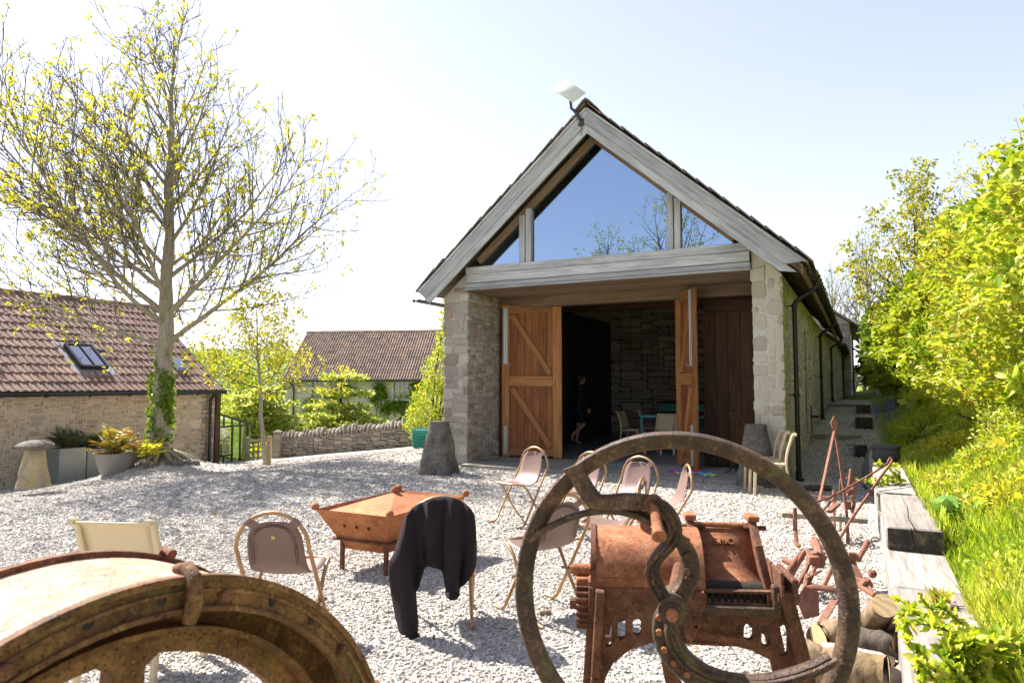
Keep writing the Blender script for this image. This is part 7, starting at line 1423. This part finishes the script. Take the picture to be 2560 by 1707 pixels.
for i, (u, w_, r, lm, lb) in enumerate(((7.75, -6.6, .30, 'leaf_hedge', 'low leafy clump nearest the lens on the bank'), (8.25, -5.4, .38, 'leaf_maple', 'broad-leaved clump at the right edge above the cracked sleeper'), (7.6, -4.6, .24, 'leaf_yellow', 'yellow clump just behind the cracked sleeper'), (8.3, -3.6, .40, 'leaf_green', 'dark nettle clump under the hedge face'), (7.7, -2.6, .28, 'leaf_hedge', 'leafy clump beside the sleeper with the bag'), (8.2, -1.6, .42, 'leaf_maple', 'pale bramble clump below the tall hedge'), (7.65, -.6, .30, 'leaf_yellow', 'bright clump behind the grey bag'), (8.1, .6, .40, 'leaf_hedge', 'bramble clump where the bank narrows'), (7.6, 1.8, .34, 'leaf_green', 'dark clump in the hedge shade beyond the bag'), (7.5, 3.4, .36, 'leaf_hedge', 'low clump beside the stepped sleepers'))):
    p = BW(u, w_); p.z = float(gz(p.x, p.y)); shrub('bank_plant', lb, p, [((0, 0, r * .5), (r, r * 1.3, r * .8)), ((.1, r, r * .4), (r * .8, r, r * .7))], lm, 200 + i, 1500, .055, 'plant', 'clumps on the bank', 4, .55)
def spray(label, stems, seed, ls=.05, leafm='leaf_hedge'):
    rg = np.random.default_rng(seed); t = thing('leafy_shoot', label, 'shoot', Vector(stems[0][0])); o0 = Vector(stems[0][0]); lf = Leafy(); mb = MB()
    for pts in stems:
        S = smooth_path([Vector(p) - o0 for p in pts], 8); mb.tube(S, list(np.linspace(.006, .0018, len(S))), 5); A = np.array(S); tv = unit(np.gradient(A, axis=0)); n = len(A)
        for r_ in range(3):
            f_ = rg.random((n - 1, 1)); q = A[:-1] * (1 - f_) + A[1:] * f_; d = tv[:-1] * .6 + rg.normal(size=(n - 1, 3)) * .7 + np.array([0, -.15, .3]); lf.oval(q, d, ls * rg.uniform(.5, 1.25, n - 1), rg, np.clip(rg.normal(.45, .22, n - 1), 0, 1), width=.55, fold=.15, droop=.15)
    lf.build('leaves', leafm, t); mb.build('stems', 'bark_twig', t)
B2 = lambda x, y, Y: at_y(*kb(x, y), Y)
spray('leafy shoot arching over the sleeper at the lower right', [[B2(2000, 820, 3.0), B2(1700, 640, 2.95), B2(1450, 480, 2.95), B2(1220, 340, 2.95)], [B2(1900, 760, 2.9), B2(1600, 590, 2.8), B2(1400, 480, 2.8), B2(1250, 460, 2.8)], [B2(1800, 700, 3.1), B2(1560, 480, 3.1), B2(1420, 320, 3.1)], [B2(1980, 800, 2.8), B2(1650, 620, 2.7), B2(1380, 560, 2.7), B2(1240, 570, 2.7)], [B2(1830, 590, 3.2), B2(1700, 480, 3.2), B2(1580, 400, 3.2)]], 71)
spray('leafy shoot at the bottom edge over the nearest sleeper', [[B2(1760, 1200, 2.5), B2(1560, 980, 2.5), B2(1420, 820, 2.5), B2(1300, 700, 2.5)], [B2(1700, 1200, 2.45), B2(1530, 1030, 2.4), B2(1400, 880, 2.4)], [B2(1850, 1200, 2.5), B2(1750, 1020, 2.5), B2(1690, 950, 2.5)], [B2(1560, 1200, 2.5), B2(1440, 1060, 2.5), B2(1380, 960, 2.5)], [B2(2000, 1200, 2.6), B2(1900, 1000, 2.6), B2(1850, 900, 2.6)]], 72)
for i in range(7):
    rg = np.random.default_rng(80 + i); x0 = 1850 + i * 90; spray(('yellow-green seedling clump low on the right, %s of seven going outward' % ('first', 'second', 'third', 'fourth', 'fifth', 'sixth', 'seventh')[i]), [[B2(x0 + rg.uniform(-100, 100), 1180, 2.6 + .1 * i), B2(x0 + rg.uniform(-150, 150), 960, 2.62 + .1 * i), B2(x0 + rg.uniform(-200, 200), 760 - 30 * (i % 3), 2.65 + .1 * i)] for _ in range(15)], 90 + i, .07)
spray('twiggy shoot with fresh leaves reaching over the sleepers by the harrow', [[K(1060, 480, 7.2), K(980, 500, 7.1), K(860, 490, 7.0), K(740, 492, 6.9)], [K(1060, 430, 7.2), K(960, 470, 7.1), K(880, 530, 7.0)], [K(1080, 520, 7.2), K(990, 530, 7.1), K(940, 570, 7.0)], [K(1060, 380, 7.3), K(960, 380, 7.2), K(870, 350, 7.1)]], 73, .07)
spray('low branch with large leaves hanging in at the right edge', [[at_y(2620, 560, 3.6), at_y(2560, 640, 3.5), at_y(2500, 690, 3.4)], [at_y(2630, 640, 3.6), at_y(2560, 720, 3.5), at_y(2510, 700, 3.5)], [at_y(2640, 900, 3.6), at_y(2570, 960, 3.5), at_y(2520, 940, 3.5)], [at_y(2640, 340, 4.0), at_y(2570, 380, 4.0), at_y(2530, 420, 4.0)]], 74, .085, 'leaf_maple')
# single broad-leaved dock, grass tuft, bluebells, pink flowers
rg = np.random.default_rng(99); p = at_y(2415, 1310, 5.4); t = thing('dock_plant', 'blue-green broad-leaved dock plant on the bank', 'plant', (p.x, p.y, float(gz(p.x, p.y)))); lf = Leafy(); a = rg.random(22) * 6.283; el = rg.uniform(.3, 1.1, 22); lf.leaf(np.stack([np.cos(a) * .05, np.sin(a) * .05, rg.random(22) * .25], 1), np.stack([np.cos(a), np.sin(a), el], 1), rg.uniform(.16, .28, 22), rg, width=.6, fold=.1, droop=.25); lf.build('leaves', 'leaf_dock', t)
p = BW(6.9, -6.6, .30); t = thing('grass_tuft', 'straw-coloured grass tuft on the bleached sleeper', 'grass tuft', p); lf = Leafy(); n = 90; a = rg.random(n) * 6.283; lf.leaf(rg.normal(size=(n, 3)) * [.02, .02, 0], np.stack([np.cos(a) * .5, np.sin(a) * .5, np.ones(n)], 1), rg.uniform(.06, .14, n), rg, rg.uniform(.5, .8, n), width=.05, droop=.2); lf.build('blades', 'leaf_grass', t)
for nm, lb, spots, mt, hh in (('bluebells', 'patch of bluebells at the foot of the far hedge', [BW(7.0 + rg.uniform(-.15, .35), 8 + rg.uniform(-2, 3), 0) for _ in range(26)], 'petal_blue', .3), ('pink_flowers', 'few tiny pink flowers among the bank weeds', [B2(x, y, Y) for x, y, Y in ((2230, 775, 3.3), (1850, 670, 3.1), (1130, 1320, 3.2), (1700, 420, 3.6))], 'petal_pink', .02)):
    t = thing(nm, lb, 'flowers', spots[0]); o0 = Vector(spots[0])
    for s in spots:
        s = Vector(s); s.z = float(gz(s.x, s.y)) if hh > .1 else s.z
        for k in range(5 if hh > .1 else 3): q = s - o0 + Vector((rg.normal() * .03, rg.normal() * .03, hh * (.6 + .12 * k))); MB().ball(q, .022 if hh > .1 else .011, 6, (1, 1, .8)).build('flower_head', mt, t)
        MB().tube([s - o0, s - o0 + Vector((0, 0, hh + .02))], .004, 4).build('stalk', 'leaf_grass', t)
fern('tall_grass_clump', 'tall iris-like blades by the hedge above the bag', BW(7.35, 1.2, .62), 3, .6, 'leaf_grass', 12)
# yellow shrub, far gate, white statue at the end of the path
p = at_y(2192, 960, 30.0); shrub('yellow_bush', 'small clipped yellow bush above the white statue', Vector((p.x, p.y, p.z - .3)), [((0, 0, .3), (.42, .4, .38))], 'leaf_yellow', 46, 900, .07, 'bush')

# fallen leaves and seedlings lying about on the gravel
rg = np.random.default_rng(123); lf = Leafy(); n = 420; y = rg.uniform(2.5, 12.5, n); x = rg.uniform(-.78, .70, n) * y; P = np.stack([x, y, gz(x, y) + .018], 1); uu = (x - B0.x) * EV.x + (y - B0.y) * EV.y; P = P[uu < 6.4]; n = len(P)
lf.leaf(P, np.concatenate([rg.normal(size=(n, 2)), rg.uniform(-.1, .35, (n, 1))], 1), rg.uniform(.015, .045, n), rg, width=.6); tag(lf.build('leaf_litter', 'leaf_fern', kind='stuff'), 'fallen leaves and bud scales scattered over the gravel', 'leaf litter', kind='stuff')
# ================================================================== end of the path
p = at_y(2196, 963, 27.5); st = thing('white_statue', 'white stone curled statue half hidden by the hedge', 'statue', (p.x + .1, p.y, 1.0)); zt_ = .85; mb = MB(); mb.tube(smooth_path([(.1, 0, 0), (-.12, 0, .18), (-.16, 0, .42), (-.02, 0, .66), (.12, 0, zt_)], 4), [.14] * 5 + [.17] * 5 + [.13] * 4 + [.1, .08, .04], 12); mb.build('figure', 'white_marble', st, smooth=60)
fg = thing('far_gate', 'wooden field gate with rails at the end of the side path', 'gate', (0, 0, 0)); Y = 36.0
GQ = lambda x, y, Yd=36.0: at_y(1960 + x / 3.41, 640 + y / 3.41, Yd)
for y in (1000, 1035, 1065, 1095): plank('rail', GQ(520, y), GQ(700, y + 4), .04, .1, 'fence_wood', fg)
for x in (530, 592, 690): plank('post', GQ(x, 1150), GQ(x, 990), .1, .12, 'fence_wood', fg, (1, 0, 0))
plank('brace', GQ(600, 1170, 35), GQ(640, 1030, 35), .08, .08, 'post_wood', fg)
# ================================================================== inside the barn
def inb(u, w_, z): return BW(u, w_, z)
for i, (u0, u1, lb) in enumerate(((2.25, 3.22, 'turquoise metal table just inside the barn doors'), (3.25, 4.2, 'turquoise metal table partly behind the right door leaf'))):
    w0, w1, h = 3.6, 5.2, .82; t = thing('metal_table', lb, 'table', BW((u0 + u1) / 2, (w0 + w1) / 2, .05), -AZ, 'tables inside the barn'); a, b_ = (u1 - u0) / 2, (w1 - w0) / 2
    MB().box((0, 0, h - .02), (2 * a, 2 * b_, .03), None, .004).build('table_top', 'door_dark', t); mb = MB(); [mb.bar(p, q_, .03, .05) for p, q_ in (((-a, -b_, h - .06), (a, -b_, h - .06)), ((-a, b_, h - .06), (a, b_, h - .06)), ((-a, -b_, h - .06), (-a, b_, h - .06)), ((a, -b_, h - .06), (a, b_, h - .06)))]; mb.build('apron', 'turquoise', t)
    for sx in (-1, 1):
        for sy in (-1, 1): MB().box((sx * (a - .02), sy * (b_ - .02), h / 2 - .04), (.045, .045, h - .08), None, .004).build('leg', 'turquoise', t)
for i, (u, w_, rz, lb) in enumerate(((3.30, 3.35, 0, 'pale chair pushed up to the turquoise table, back to the yard'), (1.95, 4.0, 95, 'cream chair at the left end of the turquoise table'), (2.15, 4.9, 80, 'cream chair deeper inside at the table corner'), (2.75, 3.2, -160, 'low cream stool-like chair under the table edge'))):
    c_ = cream_chair('barn_chair', lb, 'chair', False, 'cream_plastic', 'chairs inside the barn'); c_.location = BW(u, w_, .052); c_.rotation_euler = (0, 0, -AZ + R_(-rz))
t = thing('long_counter', 'green-fronted counter along the rubble wall inside', 'counter', BW(3.2, 7.5, .05), -AZ); MB().box((0, 0, .5), (3.0, .6, .9), None, .005).build('cabinet', 'turquoise', t); MB().box((0, -.02, .97), (3.1, .68, .05), None, .005).build('worktop', 'door_dark', t)
for i in range(5): MB().box((-1.2 + i * .6, -.305, .5), (.55, .02, .75), None, .005).build('door_panel', 'turquoise', t)
for u, w_, z, r, h, mt, lb, ct in ((3.1, 4.2, .875, .03, .22, 'blue_glass', 'slim blue bottle standing on the turquoise table', 'bottle'), (3.55, 4.1, .875, .045, .07, 'white_marble', 'small white cup on the turquoise table', 'cup')):
    t = thing(ct, lb, ct, BW(u, w_, z)); MB().lathe([(r * .9, 0), (r, .02), (r, h * .55), (r * (.35 if ct == 'bottle' else 1), h * .75), (r * (.35 if ct == 'bottle' else 1), h), (.001, h)], 16).build('vessel', mt, t, smooth=50)
    if ct == 'cup': MB().tube([(r, 0, h * .8), (r * 1.6, 0, h * .7), (r * 1.5, 0, h * .3), (r, 0, h * .25)], .006, 6).build('handle', mt, t)
for i, (u, r, h, mt) in enumerate(((2.2, .07, .2, 'white_marble'), (2.6, .1, .16, 'galvanised'), (2.9, .05, .28, 'black_iron'), (3.4, .14, .14, 'pot_clay'), (3.9, .05, .24, 'toy_green'), (4.25, .12, .18, 'emblem'))):
    t = thing('kitchen_jar', '%s jar on the counter inside the barn' % ('squat white', 'wide metal', 'tall black', 'broad clay', 'slim green', 'low yellow')[i], 'jar', BW(u, 7.4, 1.048)); MB().lathe([(r * .8, 0), (r, h * .3), (r * .9, h * .8), (r * .6, h), (.001, h)], 16).build('vessel', mt, t, smooth=50)
# person in dark clothes just inside, walking
p0 = BW(.45, 4.4, .052)
def person():
    t = thing('person', 'person in dark clothes and shorts walking inside the doorway', 'person', p0, R_(-70)); t.scale = (1.04, 1.04, 1.04)
    J = dict(pel=(0, 0, .80), sp=(0, .02, .98), ch=(0, .05, 1.17), nk=(0, .07, 1.33), hd=(0, .10, 1.40), hL=(-.09, 0, .77), kL=(-.10, .10, .44), aL=(-.10, .02, .08), fL=(-.10, .14, .03), hR=(.09, 0, .77), kR=(.10, .13, .47), aR=(.10, -.18, .24), fR=(.10, -.17, .10), sL=(-.17, .05, 1.24), eL=(-.22, .0, 1.0), wL=(-.2, .12, .82), xL=(-.19, .17, .76), sR=(.17, .05, 1.24), eR=(.22, .02, 1.0), wR=(.2, .16, .86), xR=(.19, .21, .82))
    rad = dict(pel=.125, sp=.115, ch=.13, nk=.05, hd=.05, hL=.085, kL=.052, aL=.035, fL=.028, hR=.085, kR=.052, aR=.035, fR=.028, sL=.052, eL=.038, wL=.027, xL=.022, sR=.052, eR=.038, wR=.027, xR=.022)
    N = list(J); E_ = [('pel', 'sp'), ('sp', 'ch'), ('ch', 'nk'), ('nk', 'hd'), ('pel', 'hL'), ('hL', 'kL'), ('kL', 'aL'), ('aL', 'fL'), ('pel', 'hR'), ('hR', 'kR'), ('kR', 'aR'), ('aR', 'fR'), ('ch', 'sL'), ('sL', 'eL'), ('eL', 'wL'), ('wL', 'xL'), ('ch', 'sR'), ('sR', 'eR'), ('eR', 'wR'), ('wR', 'xR')]
    me = bpy.data.meshes.new('body'); me.from_pydata([J[k] for k in N], [(N.index(a), N.index(b)) for a, b in E_], []); me.materials.append(MT['clothes']); o = obj('body', me, t); o.modifiers.new('skin', 'SKIN'); sv = me.skin_vertices[0].data
    for i, k in enumerate(N): sv[i].radius = (rad[k], rad[k] * (.75 if k in ('pel', 'sp', 'ch') else 1)); sv[i].use_root = (k == 'pel')
    s = o.modifiers.new('soft', 'SUBSURF'); s.levels = s.render_levels = 2
    mb = MB().ball((0, .11, 1.50), .098, 16, (.82, .95, 1.15)); mb.ball((0, .205, 1.485), .016, 6, (.8, 1, 1.3)); [mb.ball((s_ * .082, .10, 1.495), .022, 6, (.4, .8, 1.2)) for s_ in (-1, 1)]; h = mb.build('head', 'skin', t, smooth=60)
    MB().ball((0, .085, 1.525), .104, 14, (.86, .95, 1.1)).build('hair', 'hair', t, smooth=60); [MB().ball((s_ * .035, .198, 1.51), .009, 6).build('eye', 'dark_iron', h) for s_ in (-1, 1)]; MB().box((0, .203, 1.445), (.04, .01, .01)).build('mouth', 'skin', h)
    for s_, w_ in ((-1, J['xL']), (1, J['xR'])):
        mb = MB()
        for f_ in range(4): mb.tube([(w_[0] + s_ * 0, w_[1] - .03 + f_ * .018, w_[2]), (w_[0], w_[1] - .025 + f_ * .02, w_[2] - .05), (w_[0] - s_ * .01, w_[1] - .015 + f_ * .018, w_[2] - .085 - .008 * (f_ in (1, 2)))], [.009, .0085, .006], 6)
        mb.tube([(w_[0], w_[1] + .02, w_[2] + .02), (w_[0] - s_ * .02, w_[1] + .05, w_[2] - .02), (w_[0] - s_ * .025, w_[1] + .055, w_[2] - .05)], [.01, .009, .006], 6); mb.build('hand', 'skin', t, smooth=60)
person()
